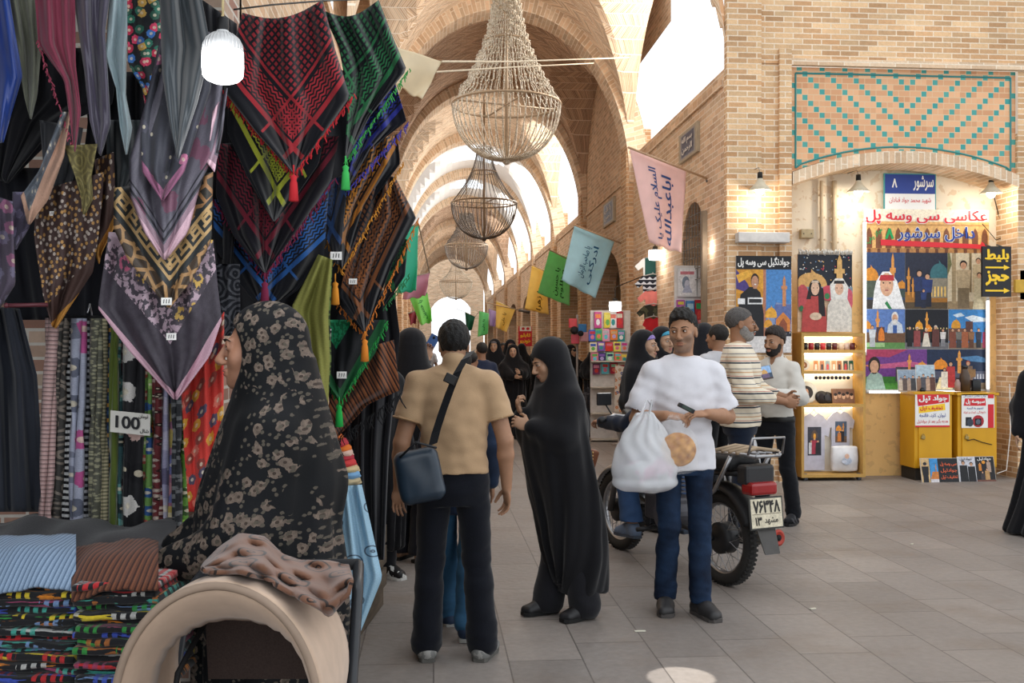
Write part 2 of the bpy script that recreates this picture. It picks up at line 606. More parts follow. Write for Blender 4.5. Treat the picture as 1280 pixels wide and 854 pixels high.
# ---------------------------------------------------------------- smooth solid builder (distance field + surface nets)
def _hz(z, t, n=48):
 t = np.asarray(t, dtype=np.float64)
 zs = t[:, 0]
 g = np.linspace(zs[0], zs[-1], n)
 out = [g]
 for c in range(1, t.shape[1]):
  y = t[:, c]
  m = np.gradient(y, zs)
  i = np.clip(np.searchsorted(zs, g) - 1, 0, len(zs) - 2)
  h = zs[i + 1] - zs[i]
  s = (g - zs[i]) / h
  v = (2 * s ** 3 - 3 * s ** 2 + 1) * y[i] + (s ** 3 - 2 * s ** 2 + s) * h * m[i] + (-2 * s ** 3 + 3 * s ** 2) * y[i + 1] + (s ** 3 - s ** 2) * h * m[i + 1]
  out.append(v)
 return [np.interp(z, g, o) for o in out[1:]]
def sdf(prims, h, k=.015):
 """prims: ('c',A,B,ra,rb[,k]) tapered limb; ('e',C,(rx,ry,rz)[,R][,k]) ellipsoid; ('l',[(z,cx,cy,rx,ry)..][,k]) stacked ovals;
 ('b',lo,hi,round[,R][,k]) box; a leading '-' cuts; ('clip',n,d) keeps n.p<d"""
 lo, hi = np.full(3, 1e9), np.full(3, -1e9)
 def bounds(p):
  t = p[0].lstrip('-')
  if t == 'c':
   a, b = np.array(p[1]), np.array(p[2])
   r = max(p[3], p[4])
   return np.minimum(a, b) - r, np.maximum(a, b) + r
  if t == 'e':
   r = max(p[2])
   if len(p) < 4 or p[3] is None:
    return np.array(p[1]) - np.array(p[2]), np.array(p[1]) + np.array(p[2])
   return np.array(p[1]) - r, np.array(p[1]) + r
  if t == 'l':
   q = np.array(p[1])
   return np.array([(q[:, 1] - q[:, 3]).min() - .02, (q[:, 2] - q[:, 4]).min() - .02, q[:, 0].min()]), np.array([(q[:, 1] + q[:, 3]).max() + .02, (q[:, 2] + q[:, 4]).max() + .02, q[:, 0].max()])
  if t == 'b':
   a, b = np.array(p[1]), np.array(p[2])
   if len(p) > 4 and p[4] is not None:
    c, r = (a + b) / 2, np.linalg.norm(b - a) / 2
    return c - r, c + r
   return a, b
 for p in prims:
  if p[0] in 'celb':
   a, b = bounds(p)
   lo, hi = np.minimum(lo, a), np.maximum(hi, b)
 lo -= 3 * h
 hi += 3 * h
 n = np.ceil((hi - lo) / h).astype(int) + 1
 ax = [lo[i] + h * np.arange(n[i]) for i in range(3)]
 D = np.full(n, .15, dtype=np.float32)
 for p in prims:
  t = p[0]
  if t == 'clip':
   nn = p[1]
   d = (ax[0][:, None, None] * nn[0] + ax[1][None, :, None] * nn[1] + ax[2][None, None, :] * nn[2] - p[2]).astype(np.float32)
   D = np.maximum(D, d)
   continue
  cut = t[0] == '-'
  t = t.lstrip('-')
  kk = k
  if t == 'c' and len(p) > 5: kk = p[5]
  if t == 'e' and len(p) > 4: kk = p[4]
  if t == 'l' and len(p) > 2: kk = p[2]
  if t == 'b' and len(p) > 5: kk = p[5]
  a, b = bounds(p)
  pad = kk + 2.5 * h + .01
  i0 = np.clip(np.floor((a - pad - lo) / h).astype(int), 0, n)
  i1 = np.clip(np.ceil((b + pad - lo) / h).astype(int) + 1, 0, n)
  if (i1 <= i0).any():
   continue
  X = ax[0][i0[0]:i1[0]][:, None, None]
  Y = ax[1][i0[1]:i1[1]][None, :, None]
  Z = ax[2][i0[2]:i1[2]][None, None, :]
  if t == 'c':
   A, Bv = np.array(p[1], dtype=float), np.array(p[2], dtype=float)
   ab = Bv - A
   L = max(1e-9, ab @ ab)
   s = np.clip(((X - A[0]) * ab[0] + (Y - A[1]) * ab[1] + (Z - A[2]) * ab[2]) / L, 0, 1)
   d = np.sqrt((X - A[0] - s * ab[0]) ** 2 + (Y - A[1] - s * ab[1]) ** 2 + (Z - A[2] - s * ab[2]) ** 2) - (p[3] + (p[4] - p[3]) * s)
  elif t == 'e':
   C, r = p[1], p[2]
   x, y, z = X - C[0], Y - C[1], Z - C[2]
   if len(p) > 3 and p[3] is not None:
    R = p[3]
    x, y, z = (x * R[0][0] + y * R[1][0] + z * R[2][0], x * R[0][1] + y * R[1][1] + z * R[2][1], x * R[0][2] + y * R[1][2] + z * R[2][2])
   k0 = np.sqrt((x / r[0]) ** 2 + (y / r[1]) ** 2 + (z / r[2]) ** 2)
   k1 = np.sqrt((x / r[0] ** 2) ** 2 + (y / r[1] ** 2) ** 2 + (z / r[2] ** 2) ** 2) + 1e-9
   d = np.where(k0 < 1e-4, -min(r), k0 * (k0 - 1) / k1)
  elif t == 'l':
   zz = Z[0, 0, :]
   cx, cy, rx, ry = _hz(np.clip(zz, p[1][0][0], p[1][-1][0]), p[1])
   rx, ry = np.maximum(rx, .004), np.maximum(ry, .004)
   m = np.minimum(rx, ry)
   qx, qy = (X - cx) / rx, (Y - cy) / ry
   k0 = np.sqrt(qx ** 2 + qy ** 2)
   k1 = np.sqrt((qx / rx) ** 2 + (qy / ry) ** 2) + 1e-9
   d = np.where(k0 < 1e-4, -m, k0 * (k0 - 1) / k1)
   dz = np.maximum(p[1][0][0] - zz, zz - p[1][-1][0])
   d = np.maximum(d, dz)
  else:
   a2, b2 = np.array(p[1]), np.array(p[2])
   c, hf = (a2 + b2) / 2, (b2 - a2) / 2 - p[3]
   x, y, z = X - c[0], Y - c[1], Z - c[2]
   if len(p) > 4 and p[4] is not None:
    R = p[4]
    x, y, z = (x * R[0][0] + y * R[1][0] + z * R[2][0], x * R[0][1] + y * R[1][1] + z * R[2][1], x * R[0][2] + y * R[1][2] + z * R[2][2])
   qx, qy, qz = np.abs(x) - hf[0], np.abs(y) - hf[1], np.abs(z) - hf[2]
   d = np.sqrt(np.maximum(qx, 0) ** 2 + np.maximum(qy, 0) ** 2 + np.maximum(qz, 0) ** 2) + np.minimum(np.maximum(qx, np.maximum(qy, qz)), 0) - p[3]
  sl = tuple(slice(i0[i], i1[i]) for i in range(3))
  S = D[sl]
  d = np.broadcast_to(d, S.shape)
  if cut:
   d = -d
   hh = np.maximum(kk - np.abs(S - d), 0)
   D[sl] = np.maximum(S, d) + hh * hh / (4 * max(kk, 1e-6))
  else:
   hh = np.maximum(kk - np.abs(S - d), 0)
   D[sl] = np.minimum(S, d) - hh * hh / (4 * max(kk, 1e-6))
 return nets(D, lo, h)
def nets(D, lo, h):
 D[0], D[-1], D[:, 0], D[:, -1], D[:, :, 0], D[:, :, -1] = .1, .1, .1, .1, .1, .1
 ins = D < 0
 cs = [(i, j, k) for i in (0, 1) for j in (0, 1) for k in (0, 1)]
 n = np.array(D.shape) - 1
 cnt = np.zeros(n, dtype=np.int8)
 for c in cs:
  cnt += ins[c[0]:c[0] + n[0], c[1]:c[1] + n[1], c[2]:c[2] + n[2]]
 act = np.argwhere((cnt > 0) & (cnt < 8))
 vals = np.stack([D[act[:, 0] + c[0], act[:, 1] + c[1], act[:, 2] + c[2]] for c in cs], 1)
 acc, num = np.zeros((len(act), 3)), np.zeros(len(act))
 for a in range(8):
  for b in range(a + 1, 8):
   if sum(abs(cs[a][q] - cs[b][q]) for q in range(3)) != 1:
    continue
   x = (vals[:, a] < 0) != (vals[:, b] < 0)
   t = vals[:, a] / np.where(np.abs(vals[:, a] - vals[:, b]) < 1e-9, 1, vals[:, a] - vals[:, b])
   p = np.array(cs[a]) + t[:, None] * (np.array(cs[b]) - np.array(cs[a]))
   acc[x] += p[x]
   num[x] += 1
 V_ = lo + h * (act + acc / num[:, None])
 idx = np.full(n, -1, dtype=np.int64)
 idx[act[:, 0], act[:, 1], act[:, 2]] = np.arange(len(act))
 quads = []
 for axi in range(3):
  s0 = [slice(1, n[q]) for q in range(3)]
  s0[axi] = slice(0, n[axi])
  s1 = list(s0)
  s1[axi] = slice(1, n[axi] + 1)
  A, Bq = ins[tuple(s0)], ins[tuple(s1)]
  e = np.argwhere(A != Bq)
  if not len(e):
   continue
  off = np.ones(3, dtype=int)
  off[axi] = 0
  g = e + off
  u, v = (axi + 1) % 3, (axi + 2) % 3
  def at(du, dv):
   q = g.copy()
   q[:, u] -= du
   q[:, v] -= dv
   return idx[q[:, 0], q[:, 1], q[:, 2]]
  q = np.stack([at(1, 1), at(0, 1), at(0, 0), at(1, 0)], 1)
  fl = ~A[e[:, 0], e[:, 1], e[:, 2]]
  q[fl] = q[fl][:, ::-1]
  quads.append(q)
 return V_, np.concatenate(quads)
def vnormals(v, f):
 a = np.cross(v[f[:, 2]] - v[f[:, 0]], v[f[:, 3]] - v[f[:, 1]])
 n = np.zeros_like(v)
 for i in range(4):
  np.add.at(n, f[:, i], a)
 return n / (np.linalg.norm(n, axis=1, keepdims=True) + 1e-12)
def wnoise(p, s, seed=0):
 """smooth wavy noise in about -1..1"""
 r = np.random.RandomState(seed)
 o = np.zeros(len(p))
 for i in range(6):
  k = r.normal(size=3) * np.array(s)
  o += np.sin(p @ k + r.uniform(0, 6.28) + .8 * np.sin(p @ (k[[1, 2, 0]] * .6) + r.uniform(0, 6)))
 return o / 3.2
def smooth_solid(name, prims, h, mats, root, k=.015, disp=None, fmat=None, uv=None):
 v, f = sdf(prims, h, k)
 if disp is not None:
  v = v + vnormals(v, f) * disp(v)[:, None]
 fm = None
 if fmat is not None:
  fm = fmat(v[f].mean(1))
 return np_mesh(name, v, f, mats, root, True, fm, uv(v) if uv else None, local=True)
# ---------------------------------------------------------------- people
def rotm(yaw=0, pitch=0, roll=0):
 """yaw>0 turns the face towards the figure's own left (+x); pitch>0 looks down; roll leans the head"""
 return np.array(Matrix.Rotation(yaw, 3, 'Z') @ Matrix.Rotation(pitch, 3, 'X') @ Matrix.Rotation(roll, 3, 'Y'))
def unit(v):
 v = np.asarray(v, dtype=float)
 return v / (np.linalg.norm(v) + 1e-12)
class Figure:
 """a person in its own frame: feet at z=0, facing -y, own left at +x"""
 def __init__(s, H=1.75, build=1.0, yaw=0, pitch=0, roll=0, lean=(0, 0), **J):
  q = H / 1.75
  s.q, s.H, s.bd = q, H, build
  lx, ly = lean
  def up(x, y, z):
   t = max(0, (z - .95) / .65)
   return np.array([x + lx * t, y + ly * t, z]) * np.array([q, q, q])
  s.J = dict(pelvis=up(0, 0, .95), chest=up(0, 0, 1.28), neck=up(0, .015, 1.47), head=up(0, -.012, 1.622),
                   shL=up(.166 * build, .008, 1.382), shR=up(-.166 * build, .008, 1.382), elL=up(.235 * build, .03, 1.13), elR=up(-.235 * build, .03, 1.13),
                   wrL=up(.25 * build, -.05, .89), wrR=up(-.25 * build, -.05, .89), hipL=up(.088, 0, .93), hipR=up(-.088, 0, .93),
                   knL=up(.095, -.02, .5), knR=up(-.095, -.02, .5), anL=up(.1, .025, .085), anR=up(-.1, .025, .085))
  for k, v in J.items():
   if k in s.J:
    s.J[k] = np.array(v, dtype=float)
  s.R = rotm(yaw, pitch, roll)
  s.hands = {}
  s.footdir = {'L': unit(J.get('ftL', (.18, -1, 0))), 'R': unit(J.get('ftR', (-.18, -1, 0)))}
  s.toe = {'L': J.get('toeL', 0.0), 'R': J.get('toeR', 0.0)}
  for sd in 'LR':
   sg = 1 if sd == 'L' else -1
   d = J.get('hd' + sd, None)
   d = unit(s.J['wr' + sd] - s.J['el' + sd]) if d is None else unit(d)
   pn = unit(J.get('pn' + sd, (-sg, 0, 0)))
   pn = unit(pn - d * (pn @ d))
   s.hands[sd] = (d, pn, J.get('curl' + sd, .35))
 def hp(s, x, y, z):
  return s.J['head'] + s.R @ (np.array([x, y, z]) * s.q)
 def head_prims(s):
  q, R, P = s.q, s.R, s.hp
  e = lambda c, r, k=.02: ('e', P(*c), tuple(x * q for x in r), R, k)
  c = lambda a, b, ra, rb, k=.012: ('c', P(*a), P(*b), ra * q, rb * q, k)
  L = [e((0, .022, .034), (.074, .096, .084)), e((0, -.022, -.03), (.06, .07, .088), .03), e((0, -.05, -.085), (.042, .036, .03), .03),
             e((0, -.074, -.1), (.02, .016, .014), .02)]
  for g in (1, -1):
   L += [e((g * .04, -.062, -.03), (.024, .022, .024), .02), ('-e', P(g * .031, -.101, .003), (.017 * q, .014 * q, .011 * q), R, .012),
                  e((g * .074, .012, -.01), (.009, .02, .031), .008), ('-e', P(g * .084, .006, -.008), (.006 * q, .01 * q, .016 * q), R, .005),
                  e((g * .031, -.081, .0035), (.0155, .012, .0105), .004), e((g * .0125, -.103, -.04), (.009, .011, .008), .008)]
  L += [c((-.036, -.083, .021), (.036, -.083, .021), .0085, .0085, .014), c((0, -.093, .012), (0, -.116, -.033), .007, .0125, .012),
              e((0, -.094, -.064), (.022, .0105, .0065), .006), e((0, -.092, -.0745), (.018, .0105, .007), .006),
              ('-e', P(0, -.107, -.0688), (.02 * q, .006 * q, .0016 * q), R, .003)]
  nb = s.J['neck']
  L += [('c', P(0, .03, -.06), nb + np.array([0, 0, -.03 * q]), .052 * q, .058 * q, .03)]
  return L
 def hand_prims(s, sd):
  q = s.q
  d, pn, curl = s.hands[sd]
  W = s.J['wr' + sd]
  # the thumb side: fingers point along d and the palm faces pn
  th = np.cross(pn, d) if sd == 'L' else np.cross(d, pn)
  Rm = np.stack([th, pn, d], 1)
  L = [('e', W + d * .048 * q, (.04 * q, .016 * q, .052 * q), Rm, .012)]
  def rot(v, a):
   return v * math.cos(a) + pn * math.sin(a)
  def seg(base, dr, lens, r, cs):
   p, a = base, 0.0
   out = []
   for i, l in enumerate(lens):
    a += cs * (1.0 if i else .7)
    dd = rot(dr, a)
    e = p + dd * l * q
    out.append(('c', p, e, (r - .0008 * i) * q, (r - .0008 * (i + 1)) * q, .004))
    p = e
   return out
  for off, ln, r, sp in ((.0285, .07, .0082, .1), (.0098, .08, .0085, .03), (-.0095, .073, .0082, -.05), (-.0275, .056, .0072, -.14)):
   dr = unit(d + th * sp)
   L += seg(W + d * (.086 - abs(off) * .18) * q + th * off * q, dr, (ln * .46, ln * .3, ln * .24), r, curl)
  t0 = W + d * .022 * q + th * .026 * q
  t1 = t0 + unit(th * .75 + d * .7 + pn * .35) * .042 * q
  t2 = t1 + unit(th * .25 + d * .9 + pn * (.3 + .5 * curl)) * .03 * q
  t3 = t2 + unit(th * .0 + d * .9 + pn * (.4 + .6 * curl)) * .024 * q
  L += [('c', t0, t1, .0135 * q, .0105 * q, .008), ('c', t1, t2, .0105 * q, .0095 * q, .004), ('c', t2, t3, .0095 * q, .0078 * q, .004)]
  return L
 def arm_prims(s, sd, infl=0.0, r=(.05, .041, .027)):
  J, q, b = s.J, s.q, s.bd
  sh, el, wr = J['sh' + sd], J['el' + sd], J['wr' + sd]
  m = el + (wr - el) * .3
  return [('c', sh, el, (r[0] + infl) * q * b, (r[1] + infl) * q * b, .02), ('c', el, m, (r[1] + infl) * q * b, (r[1] + infl) * q * b, .01), ('c', m, wr, (r[1] + infl) * q * b, (r[2] + infl) * q, .015)]
 def torso(s, infl=0.0, hem=.9, belly=0.0):
  q, b = s.q, s.bd
  a = s.J['pelvis']
  n = s.J['neck']
  rows = []
  for z, rx, ry, cy in ((.8, .165, .108, .0), (.93, .162, .11, .0), (1.06, .147, .102 + belly, -belly * .5), (1.2, .16, .114 + belly * .5, -.004), (1.3, .168, .114, .0), (1.37, .158, .098, .006), (1.42, .118, .08, .012), (1.47, .066, .062, .016)):
   t = min(1.0, max(0.0, (z * q - a[2]) / (n[2] - a[2])))
   cx = a[0] + (n[0] - a[0]) * t
   c0 = a[1] + (n[1] - .015 * q - a[1]) * t
   if z >= hem - .13:
    rows.append((z * q, cx, c0 + cy * q, (rx * b + infl) * q, (ry * b + infl) * q))
  L = [('l', rows, .02)]
  for sd in 'LR':
   L.append(('c', n + (s.J['sh' + sd] - n) * .2 + np.array([0, .0, -.03 * q]), s.J['sh' + sd] + np.array([0, 0, -.006 * q]), (.05 + infl * .8) * q, (.05 + infl * .8) * q, .04))
  return L
 def leg_prims(s, sd, infl=0.0, r=(.082, .054, .039), flare=0.0):
  J, q, b = s.J, s.q, s.bd
  hp, kn, an = J['hip' + sd], J['kn' + sd], J['an' + sd]
  cf = kn + (an - kn) * .33 + np.array([0, .012 * q, 0])
  return [('c', hp, kn, (r[0] * b + infl) * q, (r[1] + infl) * q, .02), ('c', kn, cf, (r[1] + infl) * q, (r[1] - .001 + infl) * q, .02), ('c', cf, an, (r[1] - .001 + infl) * q, (r[2] + infl + flare) * q, .02)]
 def foot_prims(s, sd, infl=0.0):
  q, an, d = s.q, s.J['an' + sd], s.footdir[sd]
  t = s.toe[sd]
  base = an[2] - .085 * q
  D3 = unit([d[0], d[1], -t])
  heel = np.array([an[0], an[1], base + .038 * q]) - d * .028 * q
  mid = np.array([an[0], an[1], base + .045 * q]) + D3 * .07 * q
  toe = np.array([an[0], an[1], base + .03 * q]) + D3 * .155 * q
  sd_ = np.array([-d[1], d[0], 0])
  return [('c', heel, mid, (.034 + infl) * q, (.036 + infl) * q, .02), ('c', mid - sd_ * .008 * q, toe - sd_ * .014 * q, (.036 + infl) * q, (.025 + infl) * q, .02), ('c', mid + sd_ * .008 * q, toe - D3 * .018 * q + sd_ * .018 * q, (.034 + infl) * q, (.024 + infl) * q, .02),
    ('c', an, heel + np.array([0, 0, .01 * q]), (.036 + infl) * q, (.034 + infl) * q, .02)]
 def body(s, root, skin, h, legs=True, feet=True, hands='LR', stubble=None):
  L = s.torso(-.012) + s.head_prims()
  for sd in 'LR':
   L += s.arm_prims(sd)
   if sd in hands:
    L += s.hand_prims(sd)
   if legs:
    L += s.leg_prims(sd)
    if feet:
     L += s.foot_prims(sd, -.006)
  def fm(c):
   p = (c - s.J['head']) @ s.R / s.q
   edge = -.047 + .55 * np.abs(p[:, 0]) + .25 * np.maximum(p[:, 1] + .06, 0)
   return ((p[:, 2] < edge) & (p[:, 2] > -.125) & (p[:, 1] < -.012) & (np.abs(p[:, 2] + .069) + .3 * np.abs(p[:, 0]) > .012)).astype(int)
  return smooth_solid('body', L, h, [skin, stubble] if stubble else skin, root, .012, fmat=fm if stubble else None)
 def face(s, root, brow='1c1512', iris='2a1a10', lips='a8655a', big=1.0, gaze=(0, 0), h=.002):
  q = s.q
  for g in (1, -1):
   c = s.hp(g * .031, -.0795, .003)
   Rm = s.R
   mb = MB()
   R4 = Matrix([[float(x) for x in r] for r in Rm])
   mb.ball(c, [.0148 * q, .0142 * q, .0088 * q * big], 14, R4)
   e = mb.build('eye', M('eyewhite', (.62, .58, .55), rough=.25, spec=.5), root, True, local=True)
   mb = MB()
   mb.ball(s.hp(g * .031 + gaze[0], -.0905, .0035 + gaze[1]), [.0062 * q, .0036 * q, .0068 * q * big], 10, R4)
   mb.build('iris', M('iris_' + iris, iris, rough=.2, spec=.5), e, True, local=True)
   # upper lid line
   mb = MB()
   mb.tube([s.hp(g * (.031 + a), -.094 + abs(a) * .28 + .002, .0105 - abs(a) * .28) for a in (-.0145, -.007, 0, .007, .0145)], [.0012, .0022, .0024, .0022, .001], 6)
   mb.build('eyelid', M('lashes', '140d0a', rough=.6), e, True, local=True)
   if brow:
    mb = MB()
    mb.tube([s.hp(g * x, y, z) for x, y, z in ((.014, -.096, .0225), (.024, -.097, .0265), (.038, -.09, .0275), (.051, -.076, .021))], [.0035, .0045, .0038, .0015], 6, flat=.55)
    mb.build('eyebrow', M('hair_' + brow, brow, rough=.7), root, True, local=True)
  if lips:
   e = lambda c, r: ('e', s.hp(*c), tuple(x * q for x in r), s.R, .002)
   smooth_solid('lips', [e((0, -.0955, -.0635), (.0215, .0105, .0052)), e((0, -.0935, -.0745), (.0175, .0105, .006)), ('-e', s.hp(0, -.107, -.0688), (.02 * q, .008 * q, .0011 * q), s.R, .001)], h, M('lips_' + lips, lips, rough=.5), root, .002)
 def hair(s, root, col, h=.006, a=.74, c0=.0, infl=.008, top=0.0, cut=None, disp=.002, sides=True, name='hair'):
  q, P = s.q, s.hp
  e = lambda c, r, k=.02: ('e', P(*c), tuple(x * q for x in r), s.R, k)
  L = [e((0, .024, .036), (.074 + infl, .096 + infl, .084 + infl + top))]
  if top:
   L.append(e((0, -.03, .085), (.058, .055, .03 + top), .03))
  # keep what lies above a plane that drops from the hairline to the nape
  n = s.R @ np.array([0, -a, -1.0])
  d = n @ s.J['head'] - c0 * q
  L.append(('clip', tuple(n), d))
  for g in (1, -1):
   L.append(('-e', P(g * .082, .012, -.012), (.016 * q, .024 * q, .036 * q), s.R, .006))
  if cut:
   L += cut
  sd = int(abs(P(0, 0, 0)[0] * 1000)) % 97
  return smooth_solid(name, L, h, M('hair_' + col, lambda b: b.mul(hx(col), b.noise(b.vec(*b.obj()), 90, 2) * .9 + .5), rough=.6, spec=.4, bump=lambda b: b.noise(b.vec(*b.obj()), 160, 3), bstr=.5), root, .01, (lambda p: disp * wnoise(p, (120, 120, 60), sd)) if disp else None)
 def beard(s, root, col, h=.005, full=True, infl=.006):
  q, P = s.q, s.hp
  e = lambda c, r, k=.02: ('e', P(*c), tuple(x * q for x in r), s.R, k)
  L = [e((0, -.018, -.035), (.061 + infl, .07 + infl, .088 + infl)), e((0, -.055, -.09), (.043 + infl, .036 + infl, .032 + infl))]
  n = s.R @ np.array([0, .0, 1.0])
  n2 = s.R @ np.array([0, -.62, 1.0])
  L.append(('clip', tuple(n2), n2 @ s.J['head'] + (-.0005) * q))
  n3 = s.R @ np.array([0, 1.0, 0])
  L.append(('clip', tuple(n3), n3 @ s.J['head'] + .02 * q))
  L.append(('-e', P(0, -.112, -.07), (.026 * q, .03 * q, .0105 * q), s.R, .006))
  o = smooth_solid('beard', L, h, M('hair_' + col, lambda b: b.mul(hx(col), b.noise(b.vec(*b.obj()), 90, 2) * .9 + .5), rough=.7, bump=lambda b: b.noise(b.vec(*b.obj()), 160, 3), bstr=.5), root, .01, lambda p: .0015 * wnoise(p, (150, 150, 150), 3))
  mb = MB()
  mb.tube([P(x, y, z) for x, y, z in ((-.032, -.086, -.062), (-.018, -.1, -.053), (0, -.104, -.0525), (.018, -.1, -.053), (.032, -.086, -.062))], [.004 * q, .0058 * q, .0055 * q, .0058 * q, .004 * q], 8, flat=.8)
  mb.build('moustache', MATS['hair_' + col], root, True, local=True)
  return o
 def shirt(s, root, mat, h=.008, infl=.014, sleeve=.55, hem=.86, neckr=.062, belly=0.0, folds=.004, cuff=0.0, name='shirt', loose=0.0, seed=1, vneck=0, collar=None):
  q, J = s.q, s.J
  L = s.torso(infl, hem, belly)
  L[0][1][0:1] = [(hem * q - .03, *L[0][1][0][1:])]
  for sd in 'LR':
   sh, el, wr = J['sh' + sd], J['el' + sd], J['wr' + sd]
   r0, r1, r2 = .05 * s.bd + infl * .8, .041 * s.bd + infl + .004 + loose, .03 + infl
   if sleeve <= 1:
    e = sh + (el - sh) * sleeve
    dn = unit(el - sh)
    L.append(('c', sh, e, r0 * q, (r0 + (r1 - r0) * min(1, sleeve * 1.4) + .004) * q, .025))
    L.append(('-c', e + dn * (.06 * q + .002), e + dn * .3 * q, .09 * q, .09 * q, .004))
   else:
    e = el + (wr - el) * (sleeve - 1)
    L += [('c', sh, el, r0 * q, r1 * q, .025), ('c', el, e, r1 * q, (r2 + cuff) * q, .02)]
  n = J['neck']
  L.append(('-e', tuple(n + np.array([0, -.022 * q, .064 * q])), (neckr * q, (neckr + .006) * q, .05 * q), None, .01))
  if collar:
   L.append(('c', tuple(n + np.array([0, .0, -.01 * q])), tuple(n + np.array([0, .012 * q, .03 * q])), (neckr + .012) * q, (neckr + .004) * q, .006))
   L.append(('-c', tuple(n + np.array([0, -.005, .0])), tuple(n + np.array([0, .0, .12 * q])), (neckr - .004) * q, (neckr - .004) * q, .003))
   L.append(('-e', tuple(n + np.array([0, -.085 * q, .0])), (.03 * q, .05 * q, .06 * q), None, .006))
  L.append(('clip', (0, 0, -1), -hem * q))
  def disp(p):
   z = p[:, 2] / q
   side = np.clip(np.abs(p[:, 0] - J['chest'][0]) / (.2 * q), 0, 1.6)
   w = np.clip(1.25 - np.abs(z - 1.02) * 2.2, .25, 1)
   return folds * w * (wnoise(p, (18, 18, 30), seed) + .6 * wnoise(p, (30, 30, 60), seed + 5)) + folds * .5 * side * wnoise(p, (20, 20, 38), seed + 9)
  return smooth_solid(name, L, h, mat, root, .015, disp)
 def trousers(s, root, mat, h=.008, infl=.016, waist=.99, hem=.06, r=(.084, .058, .05), flare=.004, folds=.004, seed=2, name='trousers'):
  q, J, b = s.q, s.J, s.bd
  p = J['pelvis']
  L = [('l', [(.8 * q, p[0], p[1], (.158 * b + infl) * q, (.1 * b + infl) * q), (.88 * q, p[0], p[1], (.166 * b + infl) * q, (.112 * b + infl) * q), (.95 * q, p[0], p[1], (.16 * b + infl) * q, (.106 * b + infl) * q), (1.02 * q, p[0], p[1], (.15 * b + infl) * q, (.098 * b + infl) * q)], .03)]
  for sd in 'LR':
   L += s.leg_prims(sd, infl, r, flare)
  L.append(('clip', (0, 0, 1), waist * q))
  for sd in 'LR':
   a = J['an' + sd]
   L.append(('-b', (a[0] - .12, a[1] - .2, a[2] - .5), (a[0] + .12, a[1] + .2, a[2] - .085 * q + hem * q), .001, None, .004))
  def disp(v):
   z = v[:, 2] / q
   w = .45 + .7 * np.exp(-((z - .5) / .1) ** 2) + 1.0 * np.exp(-((z - .12) / .1) ** 2) + .6 * np.exp(-((z - .84) / .08) ** 2)
   return folds * w * .6 * (wnoise(v, (22, 22, 26), seed) + .5 * wnoise(v, (40, 40, 60), seed + 3))
  return smooth_solid(name, L, h, mat, root, .02, disp)
 def shoes(s, root, mat, sole='2a2a2a', h=.006, infl=.006, name='shoe', laces=None):
  for sd in 'LR':
   an, q = s.J['an' + sd], s.q
   base = an[2] - .085 * q
   tilt = s.toe[sd]
   L = s.foot_prims(sd, infl)
   L[3] = ('c', an + np.array([0, 0, .0]), L[3][2], (.04 + infl) * q, (.036 + infl) * q, .02)
   L.append(('clip', (0, 0, -1), -(base + .014) if not tilt else 9))
   L.append(('clip', (0, 0, 1), base + .105 * q))
   o = smooth_solid(name, L, h, mat, root, .015)
   d = s.footdir[sd]
   D3 = unit([d[0], d[1], -tilt])
   c = np.array([an[0], an[1], base])
   side = np.array([-d[1], d[0], 0])
   pts = []
   for a, w in ((-.07, .022), (-.055, .033), (0, .036), (.06, .04), (.12, .047), (.16, .04), (.185, .022)):
    pts.append((a, w + infl * .6))
   poly = [c + D3 * a * q + side * w * q for a, w in pts] + [c + D3 * a * q - side * w * q for a, w in pts[::-1]]
   mb = MB()
   mb.prism(poly, (0, 0, .022 * q))
   mb.build('sole', plain(sole, rough=.7), o, False, local=True)
   if laces:
    mb = MB()
    for i in range(4):
     pc = c + D3 * (.05 + .022 * i) * q + np.array([0, 0, (.094 - .008 * i) * q])
     mb.tube([pc - side * .022, pc + np.array([0, 0, .005]), pc + side * .022], .003, 5)
    mb.build('laces', plain(laces), o, True, local=True)
 def chador(s, root, mat, h=.012, hem=.03, rows=None, extra=(), open_=(.11, .088, .095), folds=.012, nf=13, seed=4, off=(0, -.13, -.026), name='chador', hood=.016, uv=None, tilt=0.0):
  """long veil: stacked ovals from the hem to the shoulders, a hood round the head and an opening for the face"""
  q, J = s.q, s.J
  hx_, hy, hz = J['head']
  rows = rows or [(hem, 0, .02, .29, .25), (.35, 0, .01, .27, .225), (.75, 0, 0, .25, .2), (1.05, 0, -.01, .24, .19), (1.25, 0, 0, .225, .165), (1.37, 0, .01, .195, .14), (1.46, 0, .015, .155, .125), (1.54, 0, .02, .12, .115), (1.62, 0, .02, .095, .1)]
  L = [('l', [(z * q, (x + (hx_ / q) * min(1, max(0, (z - .6) / 1.0))) * q, (y + (hy / q + .012) * min(1, max(0, (z - .6) / 1.0))) * q, a * q, b * q) for z, x, y, a, b in rows], .06)]
  L.append(('e', s.hp(0, .022, .03), tuple((x + hood) * q for x in (.074, .098, .088)), s.R, .03))
  L.append(('c', s.hp(0, .035, .03), tuple(J['neck'] + np.array([0, .075, -.24]) * q), (.083 + hood) * q, .15 * q, .05))
  for g in (1, -1):
   L.append(('c', s.hp(g * .012, .03, -.01), tuple(J['neck'] + np.array([g * .1, .03, -.14]) * q), (.07 + hood) * q, .105 * q, .04))
  L += list(extra)
  for sd in 'LR':
   sh, el, wr = J['sh' + sd], J['el' + sd], J['wr' + sd]
   L += [('c', sh, el, .075 * q, .072 * q, .06), ('c', el, el + (wr - el) * .88, .07 * q, .055 * q, .05)]
  L.append(('-e', s.hp(*off), (open_[0] * q, (open_[2] if len(open_) > 2 else .07) * q, open_[1] * q), s.R, .02))
  c = J['chest']
  r = np.random.RandomState(seed)
  ph = r.uniform(0, 6.28, 4)
